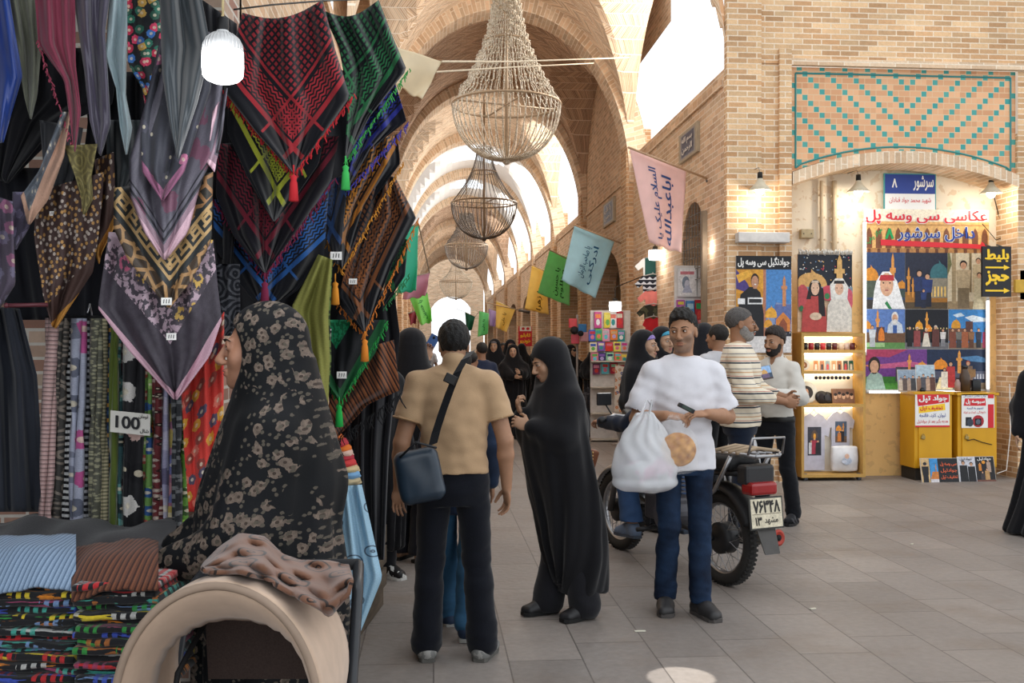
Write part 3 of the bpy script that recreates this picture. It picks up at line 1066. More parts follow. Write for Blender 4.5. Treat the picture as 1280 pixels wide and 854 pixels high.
  def disp(p):
   th = np.arctan2(p[:, 1] - c[1] * .6, p[:, 0] - c[0] * .6)
   z = p[:, 2] / q
   w = np.clip((1.5 - z) / .9, 0.05, 1.2)
   tw = th + .35 * np.sin(z * 2.2 + ph[3])
   f = np.sin(nf * tw + ph[0] + 1.2 * np.sin(z * 3 + ph[1])) + .5 * np.sin((nf * 2 - 3) * tw + ph[2])
   f = np.sign(f) * np.abs(f) ** .8
   return folds * w * f + folds * .35 * wnoise(p, (9, 9, 14), seed) * np.clip((1.7 - z), .2, 1)
  return smooth_solid(name, L, h, mat, root, .03, disp, uv=uv)
SKIN = {}
def skin(c):
 return M('skin_' + c, lambda b: b.mul(hx(c), b.noise(b.vec(*b.obj()), 25, 3) * .25 + .6), rough=.55, spec=.35)
def cloth(c, amp=.35, scale=30, rough=.85, weave=True, sheen=.15):
 cc = tuple(x * .78 for x in hx(c))
 return M('cloth_' + c + str(amp), lambda b: b.mul(cc, b.noise(b.vec(*b.obj()), scale, 3) * amp + (1 - amp / 2)), rough=rough, spec=.15, sheen=sheen, bump=(lambda b: b.noise(b.vec(*b.obj()), 220, 2)) if weave else None, bstr=.12)
def person(label, px=None, d=None, face=0.0, group=None, at=None):
 """an Empty at the feet. face: turn about z, 0 = facing the camera side (-y), positive towards +x"""
 loc = at if at is not None else GP(px, d)
 return thing('person', label, 'person', loc, face, group)
# ================================================================ the bazaar: floor, walls, vaults
def bricks(b, u, v, bw, bh, m, ca, cb, cm, half=.5, dirt=.25, var=.35):
 row = (v / bh).floor()
 uu = u / bw + row.mod(2.0) * half
 cid = uu.floor()
 mort = ((uu.frac() * bw < m) + ((v / bh).frac() * bh < m)).clamp()
 r = b.rnd(cid * 1.31 + row * 7.77, row * .37 + cid * .11)
 r2 = b.rnd(cid * 3.1 + 5.5, row * 1.7 + 2.2)
 col = b.mix(r, ca, cb)
 col = b.mul(col, r2 * var + 1.0 - var * .57)
 n = b.noise(b.vec(u, v), 1.3, 4.0)
 n2 = b.noise(b.vec(u, v), 26.0, 3.0)
 return b.mul(b.mix(mort, col, cm), (n * dirt * 2 + 1 - dirt) * (n2 * .35 + .83)), mort
TAN, TAN2, MORT = srgb(216, 182, 142), srgb(190, 148, 108), srgb(226, 208, 184)
def wallmat(name, bw=.22, bh=.062, ca=TAN, cb=TAN2, cm=MORT, m=.012, dirt=.25):
 def col(b):
  u, v = b.uv()
  return bricks(b, u, v, bw, bh, m, ca, cb, cm, dirt=dirt)[0]
 def bump(b):
  u, v = b.uv()
  row = (v / bh).floor()
  uu = u / bw + row.mod(2.0) * .5
  return 1 - ((uu.frac() * bw < m) + ((v / bh).frac() * bh < m)).clamp() + b.noise(b.vec(u, v), 60, 2) * .5
 return M(name, col, rough=.9, spec=.15, bump=bump, bstr=.5)
def chevmat(name, P, bh, ca, cb, cm, m=.012):
 def parts(b):
  u, v = b.uv()
  w = v + ((u / P).frac() - .5).abs() * P * 1.15
  row = (w / bh).floor()
  c = (u / (P * .5)).floor()
  mort = (((w / bh).frac() * bh < m) + ((u / (P * .5)).frac() * P * .5 < m)).clamp()
  return u, v, row, c, mort
 def col(b):
  u, v, row, c, mort = parts(b)
  r, r2 = b.rnd(row * 1.3 + c * 9.1, c), b.rnd(row * 2.7, c * 3.3 + 1)
  cc = b.mul(b.mix(r, ca, cb), r2 * .3 + .82)
  return b.mul(b.mix(mort, cc, cm), b.noise(b.vec(u, v), .8, 4) * .4 + .8)
 return M(name, col, rough=.9, spec=.1, bump=lambda b: 1 - parts(b)[4], bstr=.4)
m_brick = wallmat('brick_wall')
m_brick2 = wallmat('brick_pier', .21, .066, srgb(208, 170, 130), srgb(180, 138, 102), srgb(216, 198, 172))
m_far = wallmat('brick_corridor', .23, .07, srgb(214, 184, 152), srgb(196, 160, 128), srgb(220, 202, 180), dirt=.15)
m_vouss = wallmat('brick_voussoir', .3, .07, srgb(224, 198, 168), srgb(206, 174, 142), srgb(230, 214, 192), dirt=.15)
m_vault = chevmat('vault_herringbone', .4, .066, srgb(230, 204, 172), srgb(194, 160, 126), srgb(242, 230, 214))
m_vdark = chevmat('vault_herringbone_brown', .44, .07, srgb(200, 166, 136), srgb(152, 118, 92), srgb(226, 206, 184))
def _plaster(b):
 x, y, z = b.obj()
 n = b.noise(b.vec(x, y, z), 1.6, 5)
 n2 = b.noise(b.vec(x, y, z), 9, 4)
 c = b.mix(((z - 2.1) * 1.6 + n - .5).clamp(), srgb(226, 184, 122), srgb(222, 208, 186))
 return b.mul(b.mix((n2 > .58) * .4, c, srgb(190, 150, 104)), n * .3 + .85)
m_plaster = M('old_plaster', _plaster, rough=.85, spec=.15, bump=lambda b: b.noise(b.vec(*b.obj()), 7, 6), bstr=.4)
m_white = M('white_plaster', lambda b: b.mul((.82, .8, .77), b.noise(b.vec(*b.obj()), 2, 3) * .2 + .9), rough=.8, bump=lambda b: (lambda uv: b.vor(b.vec(uv[0], uv[1]), 1.1)[0])(b.uv()), bstr=.9)
def _floor(b):
 u, v = b.uv()
 w = b.noise(b.vec(u, v), .8, 2)
 c, _ = bricks(b, v + w * .01, u, .72, .36, .007, srgb(136, 128, 122), srgb(126, 119, 114), srgb(90, 84, 80), half=.37, dirt=.2, var=.16)
 st = b.noise(b.vec(u * .7, v), 2.6, 6)
 return b.mix((st - .52).clamp() * 2.2, c, srgb(112, 98, 86))
m_floor = M('stone_paving', _floor, rough=.5, spec=.35, bump=lambda b: (lambda uv: b.noise(b.vec(uv[0], uv[1]), 18, 5) - ((uv[0] / .36).frac() * .36 < .007) * .6)(b.uv()), bstr=.25)
fl = MB()
fl.add([(-9, -4, 0), (14, -4, 0), (14, 90, 0), (-9, 90, 0)], [[0, 1, 2, 3]])
tag(fl.build('floor', m_floor), kind='structure')
XR, XL, XC = 3.35, -.95, 1.2
YF, YN = 11.0, 11.45
NX0, NX1, ZS, ZK = 4.06, 6.74, 3.37, 3.63
def nichez(x, z0=ZS, z1=ZK):
 t = (x - (NX0 + NX1) / 2) / ((NX1 - NX0) / 2)
 return z0 + (z1 - z0) * (1 - t * t)
ZT = 4.72
# front wall: brick with an arched niche and a tiled panel above it
mb = MB()
def quad(mb, p):
 mb.add(p, [[0, 1, 2, 3]])
quad(mb, [(XR, YF, 0), (NX0, YF, 0), (NX0, YF, 9), (XR, YF, 9)])
quad(mb, [(NX1, YF, 0), (11, YF, 0), (11, YF, 9), (NX1, YF, 9)])
quad(mb, [(NX0, YF, ZT), (NX1, YF, ZT), (NX1, YF, 9), (NX0, YF, 9)])
quad(mb, [(NX0, YF, 0), (NX0, YN, 0), (NX0, YN, 4), (NX0, YF, 4)])
quad(mb, [(NX1, YN, 0), (NX1, YF, 0), (NX1, YF, 4), (NX1, YN, 4)])
# quoins of the corner: stepped brick edge
mb.box((XR - .06, YF - .05, 0), (XR + .34, YF + .05, 9))
mb.box((NX0 - .16, YF - .05, 0), (NX0 - .02, YF + .02, 4.9))
mb.box((XR, YF + .02, 8.9), (11, YF + 1, 9))
tag(mb.build('wall_front', m_brick), kind='structure')
mb = MB().mat(0)
N = 24
xs = [NX0 + (NX1 - NX0) * i / N for i in range(N + 1)]
for i in range(N):
 a, c = xs[i], xs[i + 1]
 za, zc = nichez(a), nichez(c)
 for lo, hi, y in ((0, .14, YF - .03),):
  mb.add([(a, y, za + lo), (c, y, zc + lo), (c, y, zc + hi), (a, y, za + hi)], [[0, 1, 2, 3]], [(za, a), (zc, c), (zc + hi, c), (za + hi, a)])
 mb.add([(a, YN, za), (c, YN, zc), (c, YF - .03, zc), (a, YF - .03, za)], [[0, 1, 2, 3]], [(0, a), (0, c), (.5, c), (.5, a)])
 mb.add([(a, YF - .03, za + .14), (c, YF - .03, zc + .14), (c, YF + .06, zc + .14), (a, YF + .06, za + .14)], [[0, 1, 2, 3]], [(0, a), (0, c), (.1, c), (.1, a)])
tag(mb.build('trim_arch', m_vouss), kind='structure')
mb = MB()
quad(mb, [(NX0 - .05, YN, 0), (NX1 + .05, YN, 0), (NX1 + .05, YN, 4), (NX0 - .05, YN, 4)])
tag(mb.build('wall_niche', m_plaster), kind='structure')
# tiled panel with turquoise squares in zigzag
def _tile(b):
 u, v = b.uv()
 p = .067
 cu, cv = (u / p).floor(), (v / p).floor()
 fu, fv = (u / p).frac(), (v / p).frac()
 # chevrons: steps run down towards the middle
 k = ((cu - 20.0).abs() * 1.0 - cv * 1.0)
 sel = (k.mod(4.0) < .5) + 0.0
 edge = ((fu < .12) + (fv < .12)).clamp()
 brick = b.mix(b.rnd((cu / 3 + cv).floor(), cv), srgb(226, 176, 134), srgb(200, 146, 106))
 c = b.mix(sel, brick, b.mix(b.rnd(cu, cv), srgb(58, 146, 142), srgb(84, 160, 150)))
 long_ = ((fv < .12) + ((u / (p * 2) + cv * .5).frac() < .05)).clamp()
 return b.mix((edge * sel + long_ * (1 - sel)).clamp(), c, srgb(216, 186, 150))
mb = MB()
for i in range(N):
 a, c = xs[i], xs[i + 1]
 za, zc = nichez(a) + .15, nichez(c) + .15
 mb.add([(a, YF + .05, za), (c, YF + .05, zc), (c, YF + .05, ZT), (a, YF + .05, ZT)], [[0, 1, 2, 3]], [(a - NX0, za - 3.4), (c - NX0, zc - 3.4), (c - NX0, ZT - 3.4), (a - NX0, ZT - 3.4)])
quad2 = MB()
tp = thing('tile_panel', 'brick panel with turquoise zigzag tile squares above the shop arch', 'tile panel', (5.4, YF + .05, 3.6))
mb.build('tile_field', M('turquoise_tiles', _tile, rough=.6, spec=.3), tp)
mb = MB()
bd = [Vector((x, YF + .045, nichez(x) + .2)) for x in xs]
bd[0].x += .06
bd[-1].x -= .06
loop = bd + [Vector((NX1 - .06, YF + .045, ZT - .07)), Vector((NX0 + .06, YF + .045, ZT - .07))]
for i in range(len(loop)):
 mb.tube([loop[i], loop[(i + 1) % len(loop)]], .011, 4)
mb.build('border', M('turquoise_line', srgb(62, 140, 140), rough=.5), tp, label='thin turquoise border line')
tb = MB()
tb.box((NX0 - .08, YF - .04, ZT), (NX1 + .1, YF + .02, ZT + .075))
tag(tb.build('trim_course', m_vouss), kind='structure')
def arc(t, p=2.3):
 t = min(1.0, abs(t))
 return .95 * math.sqrt(max(0, 1 - t ** p)) + .05 * (1 - t)
PIERS = [11.3, 16.7, 21.8, 27.0, 32.6, 38.2, 45.0, 53.0, 62.0]
ZSP = 4.3
SIDE = {'right': (XR, 1), 'left': (XL, -1)}
def shop_arch(t):
 return 2.55 + .85 * math.sqrt(max(0, 1 - abs(t) ** 2.2))
SHOPS = {0: [(12.0, 13.25)], 1: [(17.6, 20.9)], 2: [(22.8, 26.0)], 3: [(28, 31.6)], 4: [(33.6, 37.2)], 5: [(39.4, 43.8)], 6: [(46.2, 51.8)], 7: [(54.5, 60.5)]}
OPEN = {0: 4.74, 2: 4.6, 3: 4.6, 4: 4.6, 5: 4.6, 6: 4.6, 7: 4.6}
for side, (X, sg) in SIDE.items():
 mb = MB()
 for k in range(8):
  y0, y1 = PIERS[k], PIERS[k + 1]
  if k == 0:
   y0 = 5.0 if side == 'left' else YF - .02
  top = OPEN.get(k, 8.3)
  ys = set([y0, y1])
  for a, c in SHOPS[k]:
   ys |= {a + (c - a) * i / 14 for i in range(15)}
  ys = sorted(ys)
  for a, c in zip(ys, ys[1:]):
   def lowz(y):
    for s0, s1 in SHOPS[k]:
     if s0 - 1e-6 <= (a + c) / 2 <= s1 + 1e-6:
      return shop_arch((y - (s0 + s1) / 2) / ((s1 - s0) / 2))
    return 0
   p = [(X, a, lowz(a)), (X, c, lowz(c)), (X, c, top), (X, a, top)]
   quad(mb, p if sg > 0 else p[::-1])
   if lowz(a) > 0:
    quad(mb, [(X, a, lowz(a)), (X + sg * .5, a, lowz(a)), (X + sg * .5, c, lowz(c)), (X, c, lowz(c))])
  for a, c in SHOPS[k]:
   for yy in (a, c):
    quad(mb, [(X, yy, 0), (X + sg * .5, yy, 0), (X + sg * .5, yy, 2.6), (X, yy, 2.6)])
  quad(mb, [(X, y0, top), (X, y1, top), (X + sg * .7, y1, top), (X + sg * .7, y0, top)])
  quad(mb, [(X + sg * .7, y0, top), (X + sg * .7, y1, top), (X + sg * .7, y1, top - 1.2), (X + sg * .7, y0, top - 1.2)])
  # a raised string course and a shallow blind frame under the windows
  mb.box((min(X, X - sg * .03), y0 + .3, top - .2 if top < 6 else 4.4), (max(X, X - sg * .03), y1 - .3, top - .12 if top < 6 else 4.48))
 tag(mb.build('wall_' + side, m_far), kind='structure')
 # shop interiors behind the openings
 mb = MB()
 mb.box((min(X + sg * 2.4, X + sg * .5), 5 if sg < 0 else 11.5, 0), (max(X + sg * 2.4, X + sg * .5), 62, 3.6))
 mb.f = [f[::-1] for f in mb.f]
 m_in = M('shop_inside', srgb(150, 128, 104), rough=.9)
 # keep the far face, the roof and the floor only
 mb2 = MB()
 xo = X + sg * 2.2
 quad(mb2, [(xo, 5 if sg < 0 else 11.5, 0), (xo, 62, 0), (xo, 62, 3.6), (xo, 5 if sg < 0 else 11.5, 3.6)])
 quad(mb2, [(X + sg * .4, 5 if sg < 0 else 11.5, 3.58), (xo, 5 if sg < 0 else 11.5, 3.58), (xo, 62, 3.58), (X + sg * .4, 62, 3.58)])
 tag(mb2.build('wall_shop_' + side, m_in), kind='structure')
 for k in range(1, 9):
  y = PIERS[k]
  mb = MB()
  mb.box((X - sg * .12 if sg > 0 else X - .3, y - .24, 0), (X + .3 if sg > 0 else X + .12, y + .24, 5.2))
  mb.box((X - sg * .16 if sg > 0 else X - .3, y - .3, 0), (X + .3 if sg > 0 else X + .16, y + .3, .5))
  tag(mb.build('trim_pier_' + side, m_brick2), kind='structure')
# ribs and groined vaults
def rib(y, th, mat, hw=2.08, rise=2.85, w=.34):
 mb = MB()
 n = 40
 inn, out, s = [], [], 0
 for i in range(n + 1):
  t = -math.cos(PI * i / n)
  inn.append((XC + hw * t, ZSP + rise * arc(t)))
  out.append((XC + (hw + w) * t, ZSP + (rise + w) * arc(t)))
 for i in range(n):
  ds = math.hypot(inn[i + 1][0] - inn[i][0], inn[i + 1][1] - inn[i][1])
  A, Bq, C, D_ = inn[i], inn[i + 1], out[i + 1], out[i]
  for yy in (y - th / 2, y + th / 2):
   mb.add([(A[0], yy, A[1]), (Bq[0], yy, Bq[1]), (C[0], yy, C[1]), (D_[0], yy, D_[1])], [[0, 1, 2, 3] if yy < y else [3, 2, 1, 0]], [(0, s), (0, s + ds), (w, s + ds), (w, s)])
  mb.add([(A[0], y - th / 2, A[1]), (A[0], y + th / 2, A[1]), (Bq[0], y + th / 2, Bq[1]), (Bq[0], y - th / 2, Bq[1])], [[0, 1, 2, 3]], [(0, s), (th, s), (th, s + ds), (0, s + ds)])
  s += ds
 tag(mb.build('trim_rib', mat), kind='structure')
def vault(y0, y1, mat, rise=3.1, cross=2.75, hole=0.0):
 n, m = 34, 30
 hw = (XR - XL) / 2
 hl, yc = (y1 - y0) / 2, (y0 + y1) / 2
 mb = MB()
 vs, uv = [], []
 tx = [-math.cos(PI * i / n) for i in range(n + 1)]
 ty = [-math.cos(PI * j / m) for j in range(m + 1)]
 for t in tx:
  for q in ty:
   z = ZSP + max(rise * arc(t), cross * arc(q))
   vs.append((XC + hw * t, yc + hl * q, z))
   uv.append((yc + hl * q, (math.asin(max(-1, min(1, t))) * hw * 1.2) + (0)))
 fs = []
 for i in range(n):
  for j in range(m):
   t, q = (tx[i] + tx[i + 1]) / 2, (ty[j] + ty[j + 1]) / 2
   if hole and math.hypot(t, q) < hole:
    continue
   fs.append([i * (m + 1) + j, i * (m + 1) + j + 1, (i + 1) * (m + 1) + j + 1, (i + 1) * (m + 1) + j])
 mb.add(vs, fs, uv)
 o = mb.build('ceiling_vault', mat, smooth=False)
 tag(o, kind='structure')
VM = [m_vault, m_vdark, m_vault, m_white, m_white, m_vdark, m_far, m_far]
for k in range(8):
 vault(PIERS[k] + (.1 if k else -.3), PIERS[k + 1] - .1, VM[k], hole={3: .45, 4: .3}.get(k, 0))
 rib(PIERS[k + 1], .55, m_vouss if k != 3 else m_vouss)
# end of the lane: brick wall with a tall bright archway
mb = MB()
n = 20
for i in range(n):
 a, c = XL + (XR - XL) * i / n, XL + (XR - XL) * (i + 1) / n
 def oz(x):
  t = (x - XC) / 1.5
  return 3.4 + 1.6 * arc(t) if abs(t) <= 1.0 else 0
 za, zc = oz(a), oz(c)
 if (za == 0) != (zc == 0):
  za = zc = 0
 quad(mb, [(a, 66, za), (c, 66, zc), (c, 66, 9), (a, 66, 9)])
tag(mb.build('wall_end', m_far), kind='structure')
# pale building across the open court, seen through the first big window
mb = MB()
mb.box((8.5, 12, 3.2), (9.2, 24, 12))
for yy in (14, 17, 20):
 mb.box((8.35, yy, 7.0), (8.5, yy + 1.3, 9.2))
tag(mb.build('wall_court', M('court_wall', srgb(238, 228, 214), rough=.9)), kind='structure')
# ================================================================ people
def plain_shoes(r, y=-.2):
 for s_ in (1, -1):
  mb = MB()
  mb.ball((s_ * .09, y, .035), (.045, .11, .035), 10)
  mb.build('shoe', plain('18181a', rough=.5), r, True, local=True)
BLK, BLK2 = cloth('16161a'), cloth('1d1d22', .3)
# --- man in the white t-shirt
def white_man():
 r = person('man in a plain white t-shirt and dark blue jeans, looking aside while holding plastic bags', at=GP(853, 5.68), face=-.05)
 f = Figure(1.73, 1.03, yaw=-.42, pitch=.05, roll=-.05,
               elL=(.262, .0, 1.115), wrL=(.085, -.26, 1.15), elR=(-.262, .0, 1.105), wrR=(-.135, -.245, 1.14),
               hdL=(-1, -.2, -.02), pnL=(.05, .3, -1), curlL=.55, hdR=(1, -.25, -.1), pnR=(.05, .35, -1), curlR=.75,
               hipL=(.09, 0, .93), hipR=(-.09, 0, .93), knL=(.095, -.03, .5), knR=(-.085, -.05, .5), anL=(.09, -.06, .085), anR=(-.09, .05, .085), ftL=(.35, -1, 0), ftR=(-.15, -1, 0))
 f.body(r, skin('b58666'), .004, legs=False, stubble=skin('9c7a64'))
 f.face(r, gaze=(-.004, 0), lips='96624f')
 f.hair(r, '1e1a17', .0045, a=.7, c0=.022, infl=.006, top=.016, disp=.006)
 # short stubble is part of the hair on the cheeks
 f.shirt(r, cloth('e9e8ee', .1), .006, .022, .78, .83, .06, folds=.007, loose=.012, name='t_shirt')
 f.trousers(r, M('dark_denim', lambda b: b.mul(b.mix((b.noise(b.vec(*b.obj()), 6, 3) - .35).clamp() * 1.6, hx('141c2c'), hx('28405f')), b.noise(b.vec(*b.obj()), 150, 2) * .6 + .7), rough=.85, spec=.15), .007, .008, .88, .07, (.078, .056, .05), folds=.006, name='jeans')
 f.shoes(r, plain('2c2b2c', rough=.5), '4a4644', .005, .008, laces='1a1a1a')
 return f, r
wm, wmr = white_man()
def wpt(root, p):
 return ROOT[root.name] @ Vector(p)
# --- boy with the shoulder bag, seen from behind
def boy():
 r = person('boy in a beige polo shirt seen from behind, dark bag slung across his back', at=GP(567, 4.85), face=PI - .03)
 f = Figure(1.635, 1.05, yaw=.12, pitch=.2, neck=(0, .01, 1.42), head=(0, -.034, 1.52), elL=(.25, .04, 1.05), wrL=(.268, -.02, .83), elR=(-.25, .03, 1.06), wrR=(-.26, -.03, .82), pnL=(-.6, .8, 0), pnR=(.8, .3, 0), curlL=.35, curlR=.42,
               hipL=(.088, 0, .87), hipR=(-.088, 0, .87), knL=(.115, -.02, .47), knR=(-.115, -.02, .47), anL=(.13, .02, .08), anR=(-.14, .03, .08), ftL=(.12, -1, 0), ftR=(-.3, -1, 0), shL=(.172, .01, 1.335), shR=(-.172, .01, 1.335))
 f.body(r, skin('b88a6c'), .0045, legs=False)
 f.face(r)
 f.hair(r, '12100f', .005, a=.9, c0=-.042, infl=.01, top=.004, disp=.003)
 f.shirt(r, cloth('c3a27e', .14), .006, .018, .6, .965, .056, folds=.006, loose=.01, belly=.012, collar=True, name='polo_shirt')
 for sd in 'LR':
  mb = MB()
  sh, el = f.J['sh' + sd], f.J['el' + sd]
  p = sh + (el - sh) * .62
  n = unit(el - sh)
  mb.torus(p, .071, .006, Matrix([[float(q) for q in row] for row in np.stack([unit(np.cross(n, (0, 1, 0))), np.cross(n, unit(np.cross(n, (0, 1, 0)))), n], 1)]), 24, 6)
  mb.build('cuff', cloth('b3906a', .14), r, True, local=True)
 f.trousers(r, cloth('0e111b', .3), .008, .004, 1.0, .02, (.088, .07, .066), flare=.01, folds=.006)
 f.shoes(r, M('grey_trainer', lambda b: b.mix(b.noise(b.vec(*b.obj()), 30, 2) > .5, hx('6e6e6c'), hx('8e8c88')), rough=.5), '55534f', .005, .012, laces='cccccc')
 return f, r
by, byr = boy()
# the bag he carries: strap from the right shoulder, body on the left hip
bag = thing('shoulder_bag', 'dark blue quilted shoulder bag hanging at the boy\'s left hip on a black strap', 'bag', wpt(byr, (.17, .2, .8)), PI)
def bp(px, py, d):
 return PD(px, py, d)
def bagmat(b):
 x, y, z = b.obj()
 return b.mul(hx('1d2c3a'), b.noise(b.vec(x, y, z), 8, 3) * .8 + .6)
mb_prims = []
R0 = ROOT[bag.name].inverted()
def inv(p, root=bag):
 return np.array(ROOT[root.name].inverted() @ Vector(p))
c0 = inv(bp(524, 592, 4.55))
smooth_solid('bag_body', [('b', tuple(c0 + np.array((-.105, -.05, -.135))), tuple(c0 + np.array((.105, .05, .115))), .045, np.array(Matrix.Rotation(.2, 3, 'Y')), .02)], .006, M('bag_nylon', bagmat, rough=.35, spec=.5), bag, .01, lambda p: .005 * wnoise(p, (26, 26, 14), 3))
mb = MB()
mb.tube([bp(500, 572, 4.49), bp(520, 553, 4.485), bp(546, 560, 4.49)], .006, 6)
mb.build('zip_band', plain('12161c', rough=.4), bag, True)
mb = MB()
pts = [bp(541, 556, 4.5), bp(545, 540, 4.53), bp(553, 515, 4.55), bp(562, 490, 4.555), bp(572, 465, 4.57), bp(582, 448, 4.62), bp(588, 441, 4.72), bp(588, 440, 4.85)]
for i in range(len(pts) - 1):
 a, c = pts[i], pts[i + 1]
 u = Vector((.021, 0, .009))
 mb.prism([a - u, a + u, c + u, c - u], (0, .006, 0))
mb.build('strap', cloth('15161a', .3), bag)
mb = MB()
mb.box(tuple(bp(563, 474, 4.53) - Vector((.028, .008, .022))), tuple(bp(563, 474, 4.53) + Vector((.028, .008, .022))), Matrix.Rotation(.45, 3, 'Y'), bev=.004)
mb.build('buckle', plain('0c0c0e', rough=.4), bag)
# --- woman in the black chador beside the boy
def chador_woman():
 r = person('woman in a plain black chador looking down, standing between the boy and the motorcycle', at=GP(708, 5.6), face=-1.15)
 f = Figure(1.55, .95, yaw=-.15, pitch=.38, lean=(0, -.12), elL=(.17, -.14, 1.02), elR=(-.17, -.14, 1.02), wrL=(.05, -.27, 1.08), wrR=(-.08, -.25, 1.14), hdR=(.2, -.4, .9), pnR=(.3, 1, 0), curlR=1.0, curlL=.8,
               anL=(.1, .06, .08), anR=(-.1, -.06, .08), ftL=(.1, -1, 0), ftR=(-.05, -1, 0))
 f.body(r, skin('c99e80'), .006)
 f.face(r, lips='a86a60')
 rows = [(.16, 0, .1, .2, .15), (.35, 0, .07, .23, .19), (.65, 0, .03, .245, .21), (.95, 0, -.01, .25, .21), (1.15, 0, -.02, .24, .2), (1.3, 0, .0, .215, .165), (1.41, 0, .01, .16, .13), (1.48, 0, .02, .115, .12), (1.53, 0, .02, .1, .11)]
 el = []
 f.chador(r, BLK, .01, rows=rows, extra=el, folds=.011, nf=9, seed=8, off=(0, -.118, -.03))
 mb = MB()
 f.trousers(r, BLK2, .01, .016, .9, .01, (.08, .07, .075), flare=.012)
 # purple scarf edge under the veil
 f.hair(r, '3a2c38', .006, a=.4, c0=.03, infl=.013, disp=0, name='headscarf')
 f.shoes(r, plain('202022', rough=.45), '121212', .006, .006)
 # sleeve
 mb = MB()
 mb.tube([f.J['elR'] + np.array([.02, -.06, .06]), f.J['wrR'] + np.array([0, .01, -.01])], [.05, .036], 12)
 mb.build('sleeve', cloth('b9bcc8', .2), r, True, local=True)
 return f, r
cw, cwr = chador_woman()
hb = thing('handbag', 'brown studded handbag at the black chador woman\'s side', 'bag', PD(737, 575, 5.76))
mb = MB()
mb.box(tuple(PD(731, 592, 5.74)), tuple(PD(743, 560, 5.84)), Matrix.Rotation(.3, 3, 'Y'), bev=.015)
mb.build('bag_body', plain('6e3d22', rough=.5), hb, True)
mb = MB()
for i in range(6):
 mb.ball(PD(741 - i * .2, 566 + i * 4, 5.73), .006, 8)
mb.build('studs', plain('c8a468', rough=.3, metal=.8), hb, True)
# --- people who stand behind the motorcycle
def girl(label, px, d, H, scarf, face, yaw, seed, inner=.016, pitch=.05):
 r = person(label, px, d, face)
 f = Figure(H, .88, yaw=yaw, pitch=pitch)
 f.body(r, skin('c8a084'), .007, legs=False)
 f.face(r, iris='20140c', lips='b0706a')
 f.hair(r, scarf, .006, a=.45, c0=.028, infl=.015, disp=.001, name='headscarf', cut=[('-e', f.hp(0, -.1, -.02), (.055 * f.q, .06 * f.q, .075 * f.q), f.R, .01)])
 smooth_solid('scarf_front', [('c', f.hp(0, -.01, -.12), f.J['neck'] + np.array([0, -.03, -.06]), .075, .09, .03), ('-e', f.hp(0, -.1, -.03), (.052, .06, .08), f.R, .01)], .008, MATS['hair_' + scarf], r, .02)
 f.chador(r, BLK, .012, rows=[(.05, 0, .02, .17, .17), (.35, 0, .01, .18, .17), (.75, 0, 0, .19, .17), (1.05, 0, -.01, .2, .17), (1.25, 0, 0, .2, .16), (1.37, 0, .01, .18, .14), (1.46, 0, .015, .15, .125), (1.54, 0, .02, .12, .115), (1.62, 0, .02, .095, .1)], seed=seed, open_=(.13, .105, .125), off=(0, -.13, .0), folds=.014, nf=12, hood=inner)
 plain_shoes(r)
 return r
girl('girl in black chador over a purple headscarf, just behind the man\'s shoulder', 806, 8.35, 1.655, '8a76b4', .75, .2, 12)
girl('girl in black chador over a turquoise headscarf, partly hidden by the white t-shirt man', 829, 9.1, 1.7, '3f96b4', .35, .15, 15)
def gray_shirt():
 r = person('man in a pale grey shirt and dark trousers turned away behind the motorcycle', 897, 9.7, PI + .5)
 f = Figure(1.75, 1.1, yaw=.2)
 f.body(r, skin('a87c60'), .008, legs=False)
 f.hair(r, '15120f', .007, a=.85, c0=-.03)
 f.shirt(r, cloth('c9c8cc', .12), .009, .026, 1.9, .84, .06, folds=.007, loose=.01)
 f.trousers(r, cloth('131418', .3), .01, .01, .88, hem=.03)
 f.shoes(r, plain('191919'), '101010', .008)
gray_shirt()
def jacket_woman():
 r = person('person in a charcoal hooded veil between the white shirt man and the grey shirt man', 880, 10.45, PI - .3)
 f = Figure(1.77, .95)
 f.body(r, skin('b88c70'), .012, legs=False)
 f.chador(r, cloth('1f2026', .4), .014, seed=22)
 plain_shoes(r)
jacket_woman()
def stripes(b):
 x, y, z = b.obj()
 t = (z / .115).frac()
 k = (z / .115).floor()
 c = b.mix(t.band(.1, .2), hx('d8cdb8'), hx('2a3040'))
 c = b.mix(t.band(.26, .3), c, hx('a0453c'))
 c = b.mix(t.band(.5, .56), c, hx('b98d5e'))
 return b.mix(t.band(.74, .78), c, hx('30405a'))
def striped_man():
 r = person('grey bearded man in a striped jumper, facing right past the poster', 925, 7.85, 1.2)
 f = Figure(1.835, 1.12, yaw=.15, pitch=.05, elL=(.27, -.1, 1.17), wrL=(.18, -.34, 1.12), elR=(-.27, -.06, 1.17), wrR=(-.13, -.34, 1.1), curlL=.7, curlR=.7)
 f.body(r, skin('a87a5c'), .006, legs=False)
 f.face(r, brow='3a3634')
 f.hair(r, '504c4a', .006, a=.72, c0=.018, infl=.007, disp=.003)
 f.beard(r, '8c8884', .005)
 f.shirt(r, M('striped_knit', stripes, rough=.9, sheen=.2), .008, .026, 1.6, .86, .058, folds=.006, loose=.01, name='jumper')
 f.trousers(r, cloth('182234', .35), .009, .01, .9, hem=.03)
 f.shoes(r, plain('1c1c1e'), '101010', .008)
 return f, r
sm, smr = striped_man()
